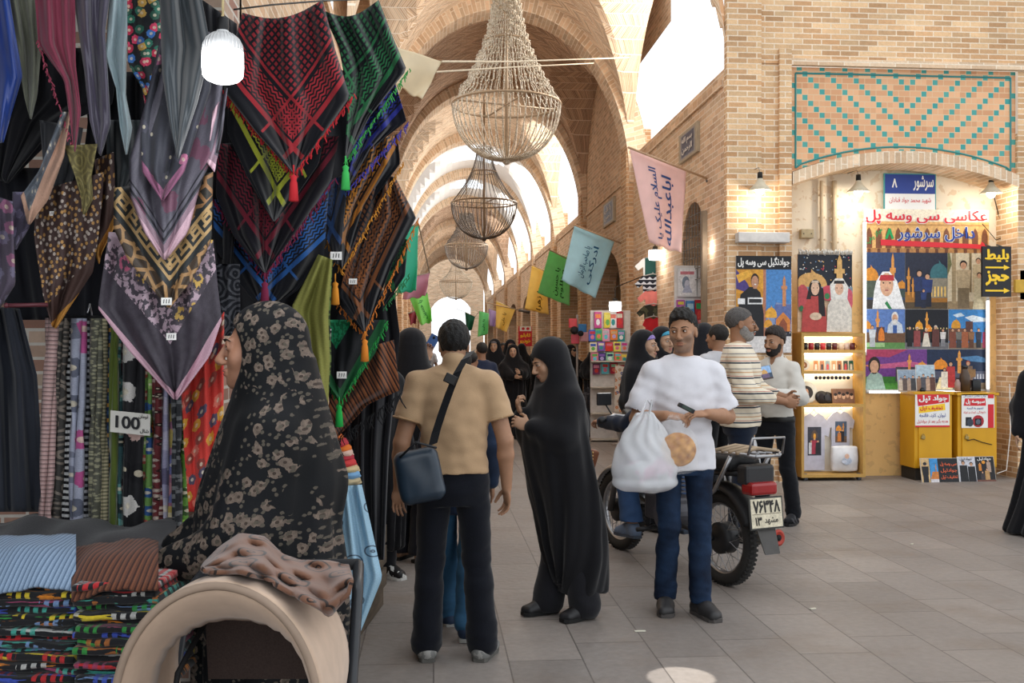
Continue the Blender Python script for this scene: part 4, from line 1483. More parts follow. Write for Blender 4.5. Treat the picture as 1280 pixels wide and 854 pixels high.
def book_man():
 r = person('bearded man in a white shirt and black trousers holding photo prints', 969, 8.56, -.85)
 f = Figure(1.69, 1.0, yaw=-.1, pitch=.1, roll=0, elL=(.25, -.04, 1.1), wrL=(.1, -.31, 1.13), elR=(-.25, -.05, 1.09), wrR=(-.15, -.33, 1.05), hdL=(-.4, -.9, .1), pnL=(0, .2, 1), hdR=(.2, -1, -.05), pnR=(.2, 0, 1), curlL=.6, curlR=.6,
               anL=(.11, .12, .085), anR=(-.09, -.06, .085), knL=(.1, .03, .48), knR=(-.09, -.07, .48))
 f.body(r, skin('b08466'), .0055, legs=False)
 f.face(r, brow='15110f')
 f.hair(r, '241a16', .006, a=.66, c0=.03, infl=.008, top=.022, disp=.004)
 f.beard(r, '1a1513', .005)
 f.shirt(r, cloth('dcd8d0', .12), .0075, .02, 1.93, .95, .056, folds=.006, loose=.008, collar=True)
 mb = MB()
 mb.lathe([(.178, .885), (.18, .89), (.18, .922), (.178, .927)], (0, 0, 0), 28)
 bl = mb.build('belt', plain('121212', rough=.4), r, True, local=True)
 bl.scale = (1, .69, 1)
 f.trousers(r, cloth('15171d', .3), .008, .008, .97, .05, (.084, .06, .055), folds=.006)
 # sandals: straps over the foot
 for sd in 'LR':
  an, d = f.J['an' + sd], f.footdir[sd]
  mb = MB()
  side = np.array([-d[1], d[0], 0])
  c = np.array([an[0], an[1], 0])
  poly = [c + d * a + side * w for a, w in ((-.07, .025), (0, .038), (.1, .05), (.16, .042), (.185, .02))] + [c + d * a - side * w for a, w in ((.185, .02), (.16, .042), (.1, .05), (0, .038), (-.07, .025))]
  mb.prism(poly, (0, 0, .025))
  sn = mb.build('sandal', plain('1b1b1d', rough=.6), r, local=True)
  mb = MB()
  for a, hgt in ((.03, .085), (.08, .07), (.13, .055)):
   mb.tube([c + d * a + side * .05 + np.array([0, 0, .02]), c + d * a + side * .03 + np.array([0, 0, hgt]), c + d * a - side * .03 + np.array([0, 0, hgt]), c + d * a - side * .05 + np.array([0, 0, .02])], .011, 6)
  mb.build('sandal_strap', plain('3a3a3e', rough=.6), sn, True, local=True)
  L = f.foot_prims(sd, -.004)
  smooth_solid('sock', [tuple(list(p[:1]) + [tuple(np.array(p[1]) + (0, 0, .012)), tuple(np.array(p[2]) + (0, 0, .012))] + list(p[3:])) for p in L], .008, cloth('26262a'), r)
 return f, r
bm_, bmr = book_man()
pr = thing('photo_print', 'glossy photo print held up by the bearded man in a white shirt', 'photo', PD(957, 469, 8.2))
fr = Frame(PD(941, 478, 8.2), (1, .25, .16), (-.12, .3, .75))
cv = Canvas(fr, 0, 0, .2, .12)
cv.R(0, 0, 1, 1, '3a4a5e').R(.02, .45, .98, .98, '8eb0d8').P([(.1, .2), (.4, .2), (.4, .6), (.25, .75), (.1, .6)], '7c8c54').dome(.65, .4, .15, .4, 'c89a5a').R(.5, .1, .85, .42, '6a5a78').R(.02, .02, .98, .12, '4e3c34')
cv.build('print_face', pr)
mb = MB()
mb.prism([fr.at(0, 0, -.004), fr.at(.2, 0, -.004), fr.at(.2, .12, -.004), fr.at(0, .12, -.004)], fr.N * .005)
mb.build('print_card', plain('c8c4bc'), pr)
pb = thing('plastic_bag', 'white plastic carrier bag with a yellow box showing, behind the motorcycle rack', 'bag', PD(932, 585, 8.3))
def bagshape(root, c, w, dp, h, mat, seed, handles=True, neck=.32):
 """a full carrier bag hanging from its handles: c is the top of the bag"""
 c = np.array(ROOT[root.name].inverted() @ Vector(c))
 rows = [(-h, 0, 0, w * .3, dp * .3), (-h * .97, 0, 0, w * .42, dp * .42), (-h * .8, 0, 0, w * .52, dp * .52), (-h * .5, 0, 0, w * .5, dp * .48), (-h * .25, 0, 0, w * .36, dp * .32), (-h * .05, 0, 0, w * neck * .6, dp * .16), (0, 0, 0, w * neck * .45, dp * .1)]
 L = [('l', [(c[2] + z, c[0] + x, c[1] + y, a, b) for z, x, y, a, b in rows], .02)]
 def disp(p):
  t = np.clip((c[2] - p[:, 2]) / h, 0, 1)
  th = np.arctan2(p[:, 1] - c[1], p[:, 0] - c[0])
  return 0.007 * (1 - t * .5) * np.sin(th * 9 + 3 * np.sin(p[:, 2] * 20)) * (1 - t) + .005 * wnoise(p, (22, 22, 16), seed)
 return smooth_solid('bag_body', L, .006, mat, root, .01, disp)
m_poly = M('thin_polythene', lambda b: b.mul((.8, .82, .85), b.noise(b.vec(*b.obj()), 12, 4) * .3 + .85), rough=.22, spec=.5, alpha=.52)
m_clear = M('clear_polythene', (.9, .9, .9), rough=.12, spec=.6, alpha=.1)
bagshape(pb, PD(928, 527, 8.35), .3, .2, .62, m_poly, 3)
mb = MB()
mb.box(tuple(PD(917, 580, 8.0)), tuple(PD(936, 566, 8.07)), bev=.004)
mb.build('boxed_goods', plain('c6c858', rough=.5), pb)
mb = MB()
mb.box(tuple(PD(916, 590, 8.02)), tuple(PD(944, 580, 8.09)), bev=.004)
mb.build('blue_packet', plain('5f86b8', rough=.5), pb)
# --- rider sitting on the motorcycle, mostly hidden by the man in white
def rider():
 a = math.atan2(.814 - 1.353, 7.5 - 6.35)
 c = (Vector((1.353, 6.35, 0)) + (Vector((.814, 7.5, 0)) - Vector((1.353, 6.35, 0))) * .47)
 loc = Vector((c.x * CT + c.y * ST, -c.x * ST + c.y * CT, 0))
 r = person('rider in navy clothes astride the motorcycle, one hand on the handlebar', at=loc, face=PI + .43 - TH)
 f = Figure(1.66, .95, yaw=-.2, pelvis=(0, .12, .83), chest=(0, .1, 1.06), neck=(0, .08, 1.2), head=(0, .06, 1.32), shL=(.17, .08, 1.17), shR=(-.17, .08, 1.17), elL=(.27, -.14, .98), elR=(-.27, -.14, .98), wrL=(.3, -.42, .98), wrR=(-.3, -.42, .98),
               hipL=(.09, .1, .79), hipR=(-.09, .1, .79), knL=(.2, -.28, .62), knR=(-.2, -.28, .62), anL=(.21, -.16, .27), anR=(-.21, -.16, .27), curlL=1.0, curlR=1.0, pnL=(0, -.3, -1), pnR=(0, -.3, -1))
 q = f.q
 L = [('c', (0, .12, .84), (0, .1, 1.06), .13, .15, .05), ('c', (-.14, .08, 1.14), (.14, .08, 1.14), .07, .07, .04)] + f.head_prims()
 for sd in 'LR':
  L += f.arm_prims(sd) + f.hand_prims(sd) + f.leg_prims(sd) + f.foot_prims(sd, -.006)
 smooth_solid('body', L, .0065, skin('b5876c'), r, .012)
 f.face(r)
 f.hair(r, '171311', .008, a=.8, c0=-.02)
 L = [('c', (0, .12, .82), (0, .1, 1.06), .15, .17, .05), ('c', (-.15, .08, 1.13), (.15, .08, 1.13), .085, .085, .04)]
 for sd in 'LR':
  L += f.arm_prims(sd, .02)
 n = f.J['neck']
 L.append(('-e', tuple(n + np.array([0, -.02, .05])), (.06, .066, .05), None, .01))
 smooth_solid('jacket', L, .009, cloth('1a2438', .35), r, .02, lambda p: .006 * wnoise(p, (18, 18, 30), 5))
 L = [('e', (0, .12, .8), (.17, .15, .1), None, .04)]
 for sd in 'LR':
  L += f.leg_prims(sd, .018, (.085, .06, .06), .01)
 for sd in 'LR':
  an = f.J['an' + sd]
  L.append(('-b', tuple(an + np.array((-.1, -.2, -.3))), tuple(an + np.array((.1, .2, .03))), .001, None, .004))
 smooth_solid('jeans', L, .008, M('blue_denim', lambda b: b.mul(hx('2b4468'), b.noise(b.vec(*b.obj()), 12, 3) * .8 + .6), rough=.9), r, .02, lambda p: .005 * wnoise(p, (16, 16, 40), 6))
 f.shoes(r, plain('5d6b80', rough=.8), '3c4450', .006, .008, laces='4a5566')
rider()
# --- person in jeans walking just in front of the boy
def jeans_person():
 r = person('person in blue jeans and navy shoes walking close in front of the boy', 573, 5.32, PI)
 f = Figure(1.52, .84, knL=(.07, -.05, .43), anL=(.05, -.12, .07), knR=(-.06, .06, .43), anR=(-.035, .2, .09), toeR=-.2)
 f.body(r, skin('b88a6c'), .012, legs=False)
 f.hair(r, '15110f', .01, a=.9, c0=-.045)
 f.shirt(r, cloth('223048', .3), .01, .02, 1.9, .72, .06)
 f.trousers(r, M('teal_denim', lambda b: b.mul(hx('2f5878'), b.noise(b.vec(*b.obj()), 14, 3) * .8 + .6), rough=.9), .008, .014, .95, .03, (.08, .06, .055), folds=.006, name='jeans')
 f.shoes(r, plain('24344c', rough=.7), 'a0a09c', .006, .008, laces='8898b0')
jeans_person()
# --- veiled woman with a phone, left of the boy
def phone_woman():
 r = person('woman in a black headscarf beyond the boy\'s left shoulder, raising a phone', 516, 7.1, 2.5)
 f = Figure(1.64, .95, yaw=-.1, pitch=.1, elL=(.2, -.16, 1.2), wrL=(.06, -.24, 1.42), hdL=(-.1, -.2, .95), pnL=(-.5, .8, 0), curlL=.6, elR=(-.25, -.1, 1.1), wrR=(-.1, -.25, 1.2))
 f.body(r, skin('c69a7c'), .0075)
 f.face(r)
 f.chador(r, BLK, .012, rows=[(.5, 0, 0, .27, .22), (.75, 0, 0, .26, .2), (1.05, 0, -.01, .25, .2), (1.25, 0, 0, .23, .17), (1.37, 0, .01, .195, .14), (1.46, 0, .015, .155, .125), (1.54, 0, .02, .12, .115), (1.62, 0, .02, .095, .1)], seed=31)
 f.trousers(r, cloth('1b1d26', .3), .009, .02, .9, .06, (.085, .07, .07), flare=.01)
 for sd in 'LR':
  an, d = f.J['an' + sd], f.footdir[sd]
  c = np.array([an[0], an[1], 0])
  side = np.array([-d[1], d[0], 0])
  mb = MB()
  mb.prism([c + d * a + side * w for a, w in ((-.07, .03), (.1, .05), (.18, .03))] + [c + d * a - side * w for a, w in ((.18, .03), (.1, .05), (-.07, .03))], (0, 0, .022))
  sn = mb.build('sandal', plain('181818'), r, local=True)
  mb = MB()
  mb.tube([c + d * .08 + side * .05 + np.array([0, 0, .02]), c + d * .08 + np.array([0, 0, .085]), c + d * .08 - side * .05 + np.array([0, 0, .02])], .016, 6, flat=.4)
  mb.build('sandal_strap', plain('202024'), sn, True, local=True)
 return f, r
pw, pwr = phone_woman()
ph = thing('phone', 'blue smartphone raised in the veiled woman\'s hand beside the boy\'s head', 'phone', wpt(pwr, pw.J['wrL'] + np.array([-.02, -.05, .1])))
hp_ = wpt(pwr, pw.J['wrL'] + np.array([-.02, -.03, .12]))
mb = MB()
mb.box(tuple(hp_ - Vector((.037, .005, .075))), tuple(hp_ + Vector((.037, .005, .075))), Matrix.Rotation(.5, 3, 'Y') @ Matrix.Rotation(.4, 3, 'Z'), bev=.004)
mb.build('phone_case', plain('3c5a8c', rough=.35), ph)
mb = MB()
mb.ball(hp_ + Vector((.02, -.008, .05)), (.012, .004, .012), 10)
mb.build('phone_lens', plain('101418', rough=.15), ph, True)
# --- person in black at the end of the stall
def stall_woman():
 r = person('person in a black chador standing in shadow at the end of the scarf stall', 470, 6.5, .6)
 f = Figure(1.62, .95)
 f.body(r, skin('b88c70'), .012, legs=False)
 f.chador(r, BLK, .012, rows=[(.22, 0, .02, .2, .17), (.5, 0, .01, .21, .18), (.9, 0, 0, .22, .18), (1.25, 0, 0, .21, .16), (1.38, 0, .01, .18, .13), (1.46, 0, .015, .13, .105), (1.53, 0, .015, .1, .1)], seed=41)
 f.trousers(r, BLK2, .012, .014, .8, .02)
 f.shoes(r, M('black_white_shoe', lambda b: b.mix((b.noise(b.vec(*b.obj()), 22, 1) > .58) * 1.0, hx('141416'), hx('c8c8c4')), rough=.5), 'd0d0cc', .006, .008)
stall_woman()
# --- crowd down the lane
def veiled(label, px, d, H, face, seed, scarf=None, skirt=None, yaw=0, h=.016, hem=.05, group=None, chad='16171c', arms=None):
 r = person(label, px, d, face, group)
 kw = dict(elL=(.2, -.1, 1.08), wrL=(.03, -.3, 1.12), elR=(-.2, -.1, 1.08), wrR=(-.05, -.3, 1.05))
 if arms:
  kw = arms
 f = Figure(H, .95, yaw=yaw, **kw)
 f.body(r, skin('c8a084'), .011, legs=bool(skirt))
 f.face(r, h=.004)
 if scarf:
  f.hair(r, scarf, .01, a=.4, c0=.03, infl=.017, disp=0, name='headscarf', cut=[('-e', f.hp(0, -.1, -.02), (.055 * f.q, .06 * f.q, .075 * f.q), f.R, .01)])
  smooth_solid('scarf_front', [('c', f.hp(0, -.02, -.12), f.J['neck'] + np.array([0, -.07, -.16]), .07, .06, .03), ('-e', f.hp(0, -.1, -.03), (.052, .06, .08), f.R, .01)], .012, MATS['hair_' + scarf], r, .02)
 ex = [('c', (s_ * .19, -.06, 1.2), (s_ * .1, -.22, 1.06), .08, .07, .06) for s_ in (1, -1)]
 if skirt:
  rows = [(.9, 0, 0, .225, .18), (1.05, 0, -.01, .235, .19), (1.25, 0, 0, .22, .165), (1.37, 0, .01, .195, .14), (1.46, 0, .015, .155, .125), (1.54, 0, .02, .12, .115), (1.62, 0, .02, .095, .1)]
 else:
  rows = None
 f.chador(r, cloth(chad), h, hem, rows=rows, extra=ex, seed=seed, open_=(.12, .1, .11), off=(0, -.13, -.005))
 if skirt:
  smooth_solid('skirt', [('l', [(.1, 0, 0, .24, .2), (.4, 0, 0, .225, .19), (.75, 0, 0, .215, .175), (.98, 0, 0, .2, .16)], .02)], .014, skirt, r, .02, lambda p: .014 * np.sin(11 * np.arctan2(p[:, 1], p[:, 0]) + 2 * p[:, 2]))
 plain_shoes(r, -.17)
 return r
veiled('woman in a black chador with grey patterned scarf, hands joined, beyond the boy', 618, 17.6, 1.68, -.1, 51, '6c6a70', yaw=-.2, hem=.12)
veiled('taller woman in black chador with a plum scarf at the back of the crowd', 638, 18.9, 1.68, .1, 52, '3c2c3a')
veiled('child in a black veil in front of the woman in the plum scarf', 641, 16.8, 1.58, .2, 53, None, chad='121216', yaw=-.3)
camo = M('camouflage_print', lambda b: b.mix(b.noise(b.vec(*b.obj()), 9, 3) > .52, hx('23252c'), b.mix(b.noise(b.vec(*b.obj()), 16, 2) > .5, hx('5a5a60'), hx('3b3d44'))), rough=.9)
veiled('woman in black top and grey camouflage skirt carrying a white bag', 745, 17.2, 1.62, -.25, 54, 'dad8d4', camo, yaw=.2)
veiled('woman in black headscarf and sunglasses left of the camouflage skirt woman', 714, 18.3, 1.58, .5, 55, None, chad='17181d', yaw=.2)
b2 = thing('plastic_bag', 'small white plastic bag in the hand of the camouflage skirt woman', 'bag', PD(750, 477, 16.9))
bagshape(b2, PD(748, 464, 16.85), .2, .14, .3, m_poly, 8)
sg = thing('sunglasses', 'dark sunglasses on the face of the woman beside the camouflage skirt', 'sunglasses', PD(714, 437, 17.3))
mb = MB()
for a in (-3, 3):
 mb.ball(PD(715.5 + a, 438, 17.44), (.03, .012, .022), 10)
mb.tube([PD(713, 437.5, 17.44), PD(718, 437.5, 17.44)], .006, 5)
mb.build('lenses', plain('101012', rough=.2), sg, True)
def man_far(label, px, d, H, shirt, face, hair='171310', h=.013, trou='22242c', seed=1, hem=.86, bd=1.0):
 r = person(label, px, d, face)
 f = Figure(H, bd)
 f.body(r, skin('b08468'), .011, legs=False)
 f.face(r, h=.004)
 f.hair(r, hair, .01, a=.75, c0=.01)
 f.shirt(r, cloth(shirt, .2), h, .026, .7, hem, .06, seed=seed)
 f.trousers(r, cloth(trou, .25), h, .008, hem + .03, hem=.02)
 f.shoes(r, plain('1c1c1c'), '101010', .01)
man_far('man in a grey-green t-shirt behind the woman in sunglasses', 698, 19.7, 1.74, '5c6c62', .1)
man_far('man in a dark jacket in front of the packaged goods stall', 743, 18.6, 1.74, '2a2e38', 1.1)
man_far('dark-haired child in a red top, head just right of the boy\'s shoulder', 590, 11.6, 1.48, 'a8363c', PI - .4, seed=4)
man_far('black-haired youth in a navy shirt beyond the child in the red top', 602, 13.4, 1.6, '28324a', PI + .3, seed=5)
man_far('man in an orange shirt far down the lane between veiled women', 629, 23.0, 1.66, 'c8703c', .1, seed=6)
man_far('man in a white shirt far down the lane left of the boy\'s head', 534, 25.0, 1.7, 'c8c8cc', PI, seed=7)
veiled('woman in black chador walking away far down the lane', 652, 24.5, 1.64, PI, 57, None, h=.02)
veiled('woman in black chador far off under the red sign', 672, 27.0, 1.66, .3, 58, None, h=.02)
# --- edge of the frame on the right
def edge_woman():
 r = person('person in a black chador cut off by the right edge of the photo', 1310, 8.0, -.6)
 f = Figure(1.6, .95)
 f.body(r, skin('c8a084'), .012, legs=False)
 f.chador(r, BLK, .013, rows=[(.02, -.05, .02, .3, .24), (.35, -.03, .01, .24, .2), (.75, 0, 0, .2, .17), (1.05, 0, -.01, .19, .16), (1.25, 0, 0, .18, .15), (1.38, 0, .01, .16, .12), (1.46, 0, .015, .12, .1), (1.53, 0, .015, .09, .1)], seed=61)
edge_woman()
# ================================================================ the scarf stall on the left
# walls of the stall, and an unseen roof added to darken it
mb = MB()
quad(mb, [(-6, 4.75, 0), (XL - .02, 4.75, 0), (XL - .02, 4.75, 4.4), (-6, 4.75, 4.4)])
mb.box((XL - .3, 4.6, 0), (XL, 5.05, 4.4))
tag(mb.build('wall_stall', M('limewashed_brick', lambda b: (lambda uv: bricks(b, uv[0], uv[1], .22, .066, .014, srgb(196, 176, 156), srgb(160, 120, 104), srgb(206, 200, 190), dirt=.3)[0])(b.uv()), rough=.9)), kind='structure')
mb = MB()
mb.box((-6, 1.0, 3.5), (-.45, 4.74, 3.6))
mb.box((-6, .98, 3.4), (-.45, 1.04, 3.62))
tag(mb.build('ceiling_added_shade', plain('4a443e')), kind='structure')
mb = MB()
quad(mb, [(-3.6, 0.3, 0), (-3.6, 4.75, 0), (-3.6, 4.75, 3.6), (-3.6, .3, 3.6)])
tag(mb.build('wall_left_stall', plain('2c2a2c')), kind='structure')
# ---- fabrics
def two(b):
 return b.uv()
def weave(b, u, v):
 return b.noise(b.vec(u, v), 300, 1) * .5 + .75
def keffiyeh(name, col, base='15161b', dot=.018, inner=.17):
 c1, c0 = hx(col), hx(base)
 def f(b):
  u, v = two(b)
  e = u.min(v)
  chk = ((u / dot).frac() - (v / dot).frac()).abs() < .38
  rnd_ = ((u / dot).frac() < .62) * ((v / dot).frac() < .62) 
  inn = (e > inner) * (rnd_ * .62)
  zig = ((u / (dot * .7) + ((v / (dot * 1.4)).frac() - .5).abs() * 1.2).frac() < .5)
  zig2 = ((v / (dot * .7) + ((u / (dot * 1.4)).frac() - .5).abs() * 1.2).frac() < .5)
  bu, bv = u.band(.075, .15), v.band(.075, .15)
  brd = (bu * (v > .075) * zig * .85).max(bv * (u > .075) * zig2 * .85)
  li = 0
  for q, w in ((.052, .062), (.163, .172), (.06, .068)):
   li = (u.band(q, w) + v.band(q, w)) + li
  gate = (e > .012)
  k = (inn + brd * (e > .02)).max(li.clamp() * .8) * gate
  k = k * (b.noise(b.vec(u, v), 5, 2) * .4 + .6)
  return b.mul(b.mix(k.clamp(), c0, c1), weave(b, u, v))
 return M('keffiyeh_' + name, f, rough=.9, spec=.1, sheen=.2)
def silk(name, col, rough=.35, spec=.5):
 cc = hx(col)
 return M('silk_' + name, lambda b: (lambda uv: b.mul(cc, b.noise(b.vec(uv[0] * 3, uv[1]), 6, 3) * .5 + .72))(two(b)), rough=rough, spec=spec, sheen=.3)
def blobs(name, base, cols, scale, size=.3, border=None, bw=.07, bcol=None, rough=.6):
 """scattered flower-like spots; cols: list of colours, border: (edge colour)"""
 def f(b):
  u, v = two(b)
  d, r = b.vor(b.vec(u, v), scale)
  pet = b.noise(b.vec(u, v), scale * 5, 2)
  c = hx(cols[0])
  for i, q in enumerate(cols[1:]):
   c = b.mix(r > (i + 1) / len(cols), c, hx(q))
  c = b.mix((d < size * .35), c, b.mul(b.mix(.6, c, (.9, .8, .6)), pet + .3)) if not isinstance(c, tuple) else c
  g = b.mix((b.noise(b.vec(u, v), scale * .35, 3) - .35).clamp() * 1.3, hx(base), tuple(min(1, x * 1.7 + .02) for x in hx(base)))
  out = b.mix((d + (pet - .5) * .35) < size, g, c)
  if border:
   e = u.min(v)
   out = b.mix((e < bw), out, hx(bcol or base))
   out = b.mix((e < .014), out, hx(border))
  return b.mul(out, weave(b, u, v))
 return M('print_cloth_' + name, f, rough=rough, spec=.2, sheen=.1)
def leopard(b):
 u, v = two(b)
 ed, _ = b.vor(b.vec(u, v), 26, 'DISTANCE_TO_EDGE')
 e = u.min(v)
 spots = b.mix((ed < .13), hx('3a3834'), hx('9c7450'))
 p = .052
 w = b.mix(e < .045, hx('34373a'), hx('34373a'))
 # key border
 along = b.mix(0, (0, 0, 0), (0, 0, 0))
 su = (u < v)
 t = v * su + u * (1 - su)
 a = (e - .05) / p
 s = (t / p).frac()
 key = ((a.band(0, .16) + a.band(.8, .98) + s.band(0, .18) * a.band(0, 1) + (a.band(.32, .48) * (s > .34)) + (s.band(.5, .66) * a.band(.32, 1)) + (a.band(.62, .76) * (s > .66))).clamp()) * a.band(0, .98)
 c = b.mix((e < .11), spots, hx('303436'))
 c = b.mix(key, c, hx('b59668'))
 c = b.mix((e < .035), c, b.mix((ed < .12), hx('4a4038'), hx('a8845c')))
 return b.mul(c, weave(b, u, v))
m_leop = M('leopard_key_print', leopard, rough=.5, spec=.3)
def mauve(b):
 u, v = two(b)
 e = u.min(v)
 d, r = b.vor(b.vec(u, v), 9)
 n = b.noise(b.vec(u, v), 60, 3)
 swirl = ((d * 30 + n * 3).sin() > .55) * (d.band(.1, .42))
 c = b.mix(b.noise(b.vec(u, v), 5, 2), hx('9c8694'), hx('c0aab4'))
 c = b.mix(swirl * .75, c, hx('5a5058'))
 fl = (d + (n - .5) * .3) < .17
 c = b.mix(fl, c, b.mix(r > .5, hx('b8607c'), hx('c8a458')))
 c = b.mix(e.band(.1, .17) * ((n > .5)), c, hx('4a444c'))
 c = b.mix((e < .1), c, b.mul(hx('433e46'), n * .8 + .6))
 c = b.mix((e < .012), c, hx('c09aa8'))
 return b.mul(c, weave(b, u, v))
m_mauve = M('mauve_floral', mauve, rough=.55, spec=.25)
def grey_fl(b):
 u, v = two(b)
 e = u.min(v)
 d, r = b.vor(b.vec(u, v), 8)
 n = b.noise(b.vec(u * .4, v * 3), 18, 3)
 c = b.mix(n, hx('3c3c46'), hx('6e6a74'))
 c = b.mix((d + (b.noise(b.vec(u, v), 50, 2) - .5) * .4) < .2, c, hx('6a4858'))
 c = b.mix(e.band(.03, .036) + e.band(.044, .048), c, hx('2a2a30'))
 c = b.mix((e < .026), c, b.mix((e < .012), hx('8c7480'), hx('c4a2ae')))
 return b.mul(c, weave(b, u, v))
m_greyfl = M('grey_floral', grey_fl, rough=.55, spec=.25)
def brown_dots(b):
 u, v = two(b)
 e = v
 d, r = b.vor(b.vec(u, v), 62)
 c = b.mix((d < .3), hx('4a3a38'), b.mix(r > .55, hx('b48a54'), hx('b0a49a')))
 c = b.mix((e < .07), c, hx('4a3834'))
 c = b.mix((e < .022), c, hx('b07c3c'))
 return b.mul(c, weave(b, u, v))
m_bdots = M('brown_dotted', brown_dots, rough=.6, spec=.2)
def stripes_m(name, cols, p=.03, axis=1, rough=.9):
 def f(b):
  u, v = two(b)
  w = (v if axis else u) + b.noise(b.vec(u, v), 3, 2) * .004
  t = (w / p).frac()
  c = hx(cols[0])
  for i, q in enumerate(cols[1:]):
   c = b.mix(t > (i + 1) / len(cols), c, hx(q))
  return b.mul(c, weave(b, u, v))
 return M('striped_' + name, f, rough=rough, spec=.15, sheen=.1)
def paisley(name, base, fg, bcol=None):
 def f(b):
  u, v = two(b)
  d, r = b.vor(b.vec(u, v), 14)
  n = b.noise(b.vec(u, v), 40, 3)
  k = ((d * 26 + n * 5).sin() > .2)
  c = b.mix(k * .8, hx(base), hx(fg))
  if bcol:
   e = u.min(v)
   c = b.mix((e < .05), c, hx(bcol))
  return b.mul(c, weave(b, u, v))
 return M('paisley_' + name, f, rough=.8, spec=.2)
black_cloth = M('black_cotton', lambda b: b.mul(hx('131318'), b.noise(b.vec(*b.obj()), 9, 3) * .9 + .55), rough=.85, spec=.2, sheen=.15)
def along(P, t):
 seg = [math.hypot(P[i + 1][0] - P[i][0], P[i + 1][1] - P[i][1]) for i in range(len(P) - 1)]
 s = t * sum(seg)
 for i, l in enumerate(seg):
  if s <= l or i == len(seg) - 1:
   k = min(1, s / max(l, 1e-6))
   return (P[i][0] + (P[i + 1][0] - P[i][0]) * k, P[i][1] + (P[i + 1][1] - P[i][1]) * k)
  s -= l
def scarf(label, L, R, d, mat, corners=None, folds=3, amp=.03, d2=None, fringe=None, tassel=None, group=None, name='scarf', cat='scarf', seed=0, th=.003, tags=(), flen=.022, nx=26, ny=30, sag=0.0):
 """a hanging cloth between two measured side outlines; corners=(left corner, tip, right corner) of its lower hem"""
 rg = random.Random(seed * 7 + len(label))
 k = d / F
 d2 = d if d2 is None else d2
 ph = rg.uniform(0, 6)
 rows, uv = [], []
 if corners:
  lc, tp, rc = corners
  def dist(p, a, c):
   vx, vy = c[0] - a[0], c[1] - a[1]
   l = math.hypot(vx, vy)
   return ((p[0] - a[0]) * vy - (p[1] - a[1]) * vx) / l * k
 pos = {}
 for j in range(ny + 1):
  t = j / ny
  a, c = along(L, t), along(R, t)
  for i in range(nx + 1):
   s = i / nx
   px, py = a[0] + (c[0] - a[0]) * s, a[1] + (c[1] - a[1]) * s
   w = min(1.0, math.hypot(c[0] - a[0], c[1] - a[1]) / 40)
   fo = math.sin(folds * 2 * PI * s + ph + 1.5 * t) + .45 * math.sin(folds * 4.6 * PI * s + ph * 2 - 2 * t)
   env = math.sin(PI * min(1, max(0, s)) ) ** .5 * .7 + .3
   dd = d + (d2 - d) * s + amp * fo * w * env * (1 - .35 * t) + .012 * math.sin(5 * t + 7 * s + ph)
   rows.append(PD(px, py + sag * math.sin(PI * s) * (1 - t), dd))
   if corners:
    uv.append((dist((px, py), lc, tp), dist((px, py), tp, rc)))
   else:
    uv.append((s * abs(L[0][0] - R[0][0]) * k, (1 - t) * abs(L[0][1] - L[-1][1]) * k))
 fs = np.array([[j * (nx + 1) + i, (j + 1) * (nx + 1) + i, (j + 1) * (nx + 1) + i + 1, j * (nx + 1) + i + 1] for j in range(ny) for i in range(nx)])
 base = rows[nx // 2]
 r = thing(name, label, cat, base, 0, group)
 o = np_mesh('cloth', rows, fs, mat, r, True, uvs=uv)
 solid(o, th)
 if fringe and corners:
  mb = MB()
  col, sides = fringe if isinstance(fringe, tuple) else (fringe, 'LR')
  for sd in sides:
   a, c = (lc, tp) if sd == 'L' else (tp, rc)
   n = int(math.hypot(c[0] - a[0], c[1] - a[1]) / 2.6)
   for q in range(n):
    t = (q + rg.uniform(.1, .9)) / n
    px, py = a[0] + (c[0] - a[0]) * t, a[1] + (c[1] - a[1]) * t
    dd = d + (d2 - d) * .5 + rg.uniform(-.015, .015)
    p0 = PD(px, py - 1, dd)
    ln = flen * rg.uniform(.6, 1.25)
    p1 = p0 + Vector((rg.uniform(-.4, .4) * ln, rg.uniform(-.01, .01), -ln * .55))
    p2 = p1 + Vector((rg.uniform(-.4, .4) * ln, 0, -ln * .5))
    mb.tube([p0, p1, p2], [.0022, .0026, .0014], 4, cap=False)
  mb.build('fringe', plain(col, rough=.9), r, True)
 if tassel:
  px, py, col = tassel
  t0 = PD(px, py, d - .03)
  mb = MB()
  mb.tube([t0 + Vector((0, 0, .03)), t0], .003, 5)
  mb.lathe([(.002, 0), (.012, -.008), (.009, -.02), (.012, -.028), (.016, -.085), (.004, -.088)], t0, 10)
  mb.build('tassel', plain(col, rough=.9), r, True)
 for tx, ty, tw in tags:
  fr = Frame(PD(tx - tw / 2, ty + tw * .35, d - amp - .05), (CT, -ST, 0), (0, 0, 1))
  w = tw * k
  cv = Canvas(fr, 0, 0, w, w * .7, lift=0)
  cv.R(0, 0, 1, 1, 'e8e6e2')
  for q in range(3):
   a = .2 + q * .24
   cv.P([(a, .25), (a + .08, .25), (a + .12, .78), (a + .04, .78)], '2a2a30')
  solid(cv.build('price_tag', r), .001)
 return r
# bars the cloths hang from
rail = thing('hanging_rail', 'steel rail and thin wire along the top of the stall holding the scarves', 'rail', PD(200, -14, 3.6))
mb = MB()
mb.tube([PD(-60, -16, 3.35), PD(300, -14, 3.55)], .012, 8)
mb.build('rail', plain('8c8c90', metal=.8, rough=.35), rail, True)
mb = MB()
mb.tube([PD(292, 12, 3.5), PD(340, 6, 3.5), PD(404, 1, 3.5), PD(480, -2, 3.6)], .003, 6)
mb.build('wire', plain('70706e', metal=.7, rough=.4), rail, True)
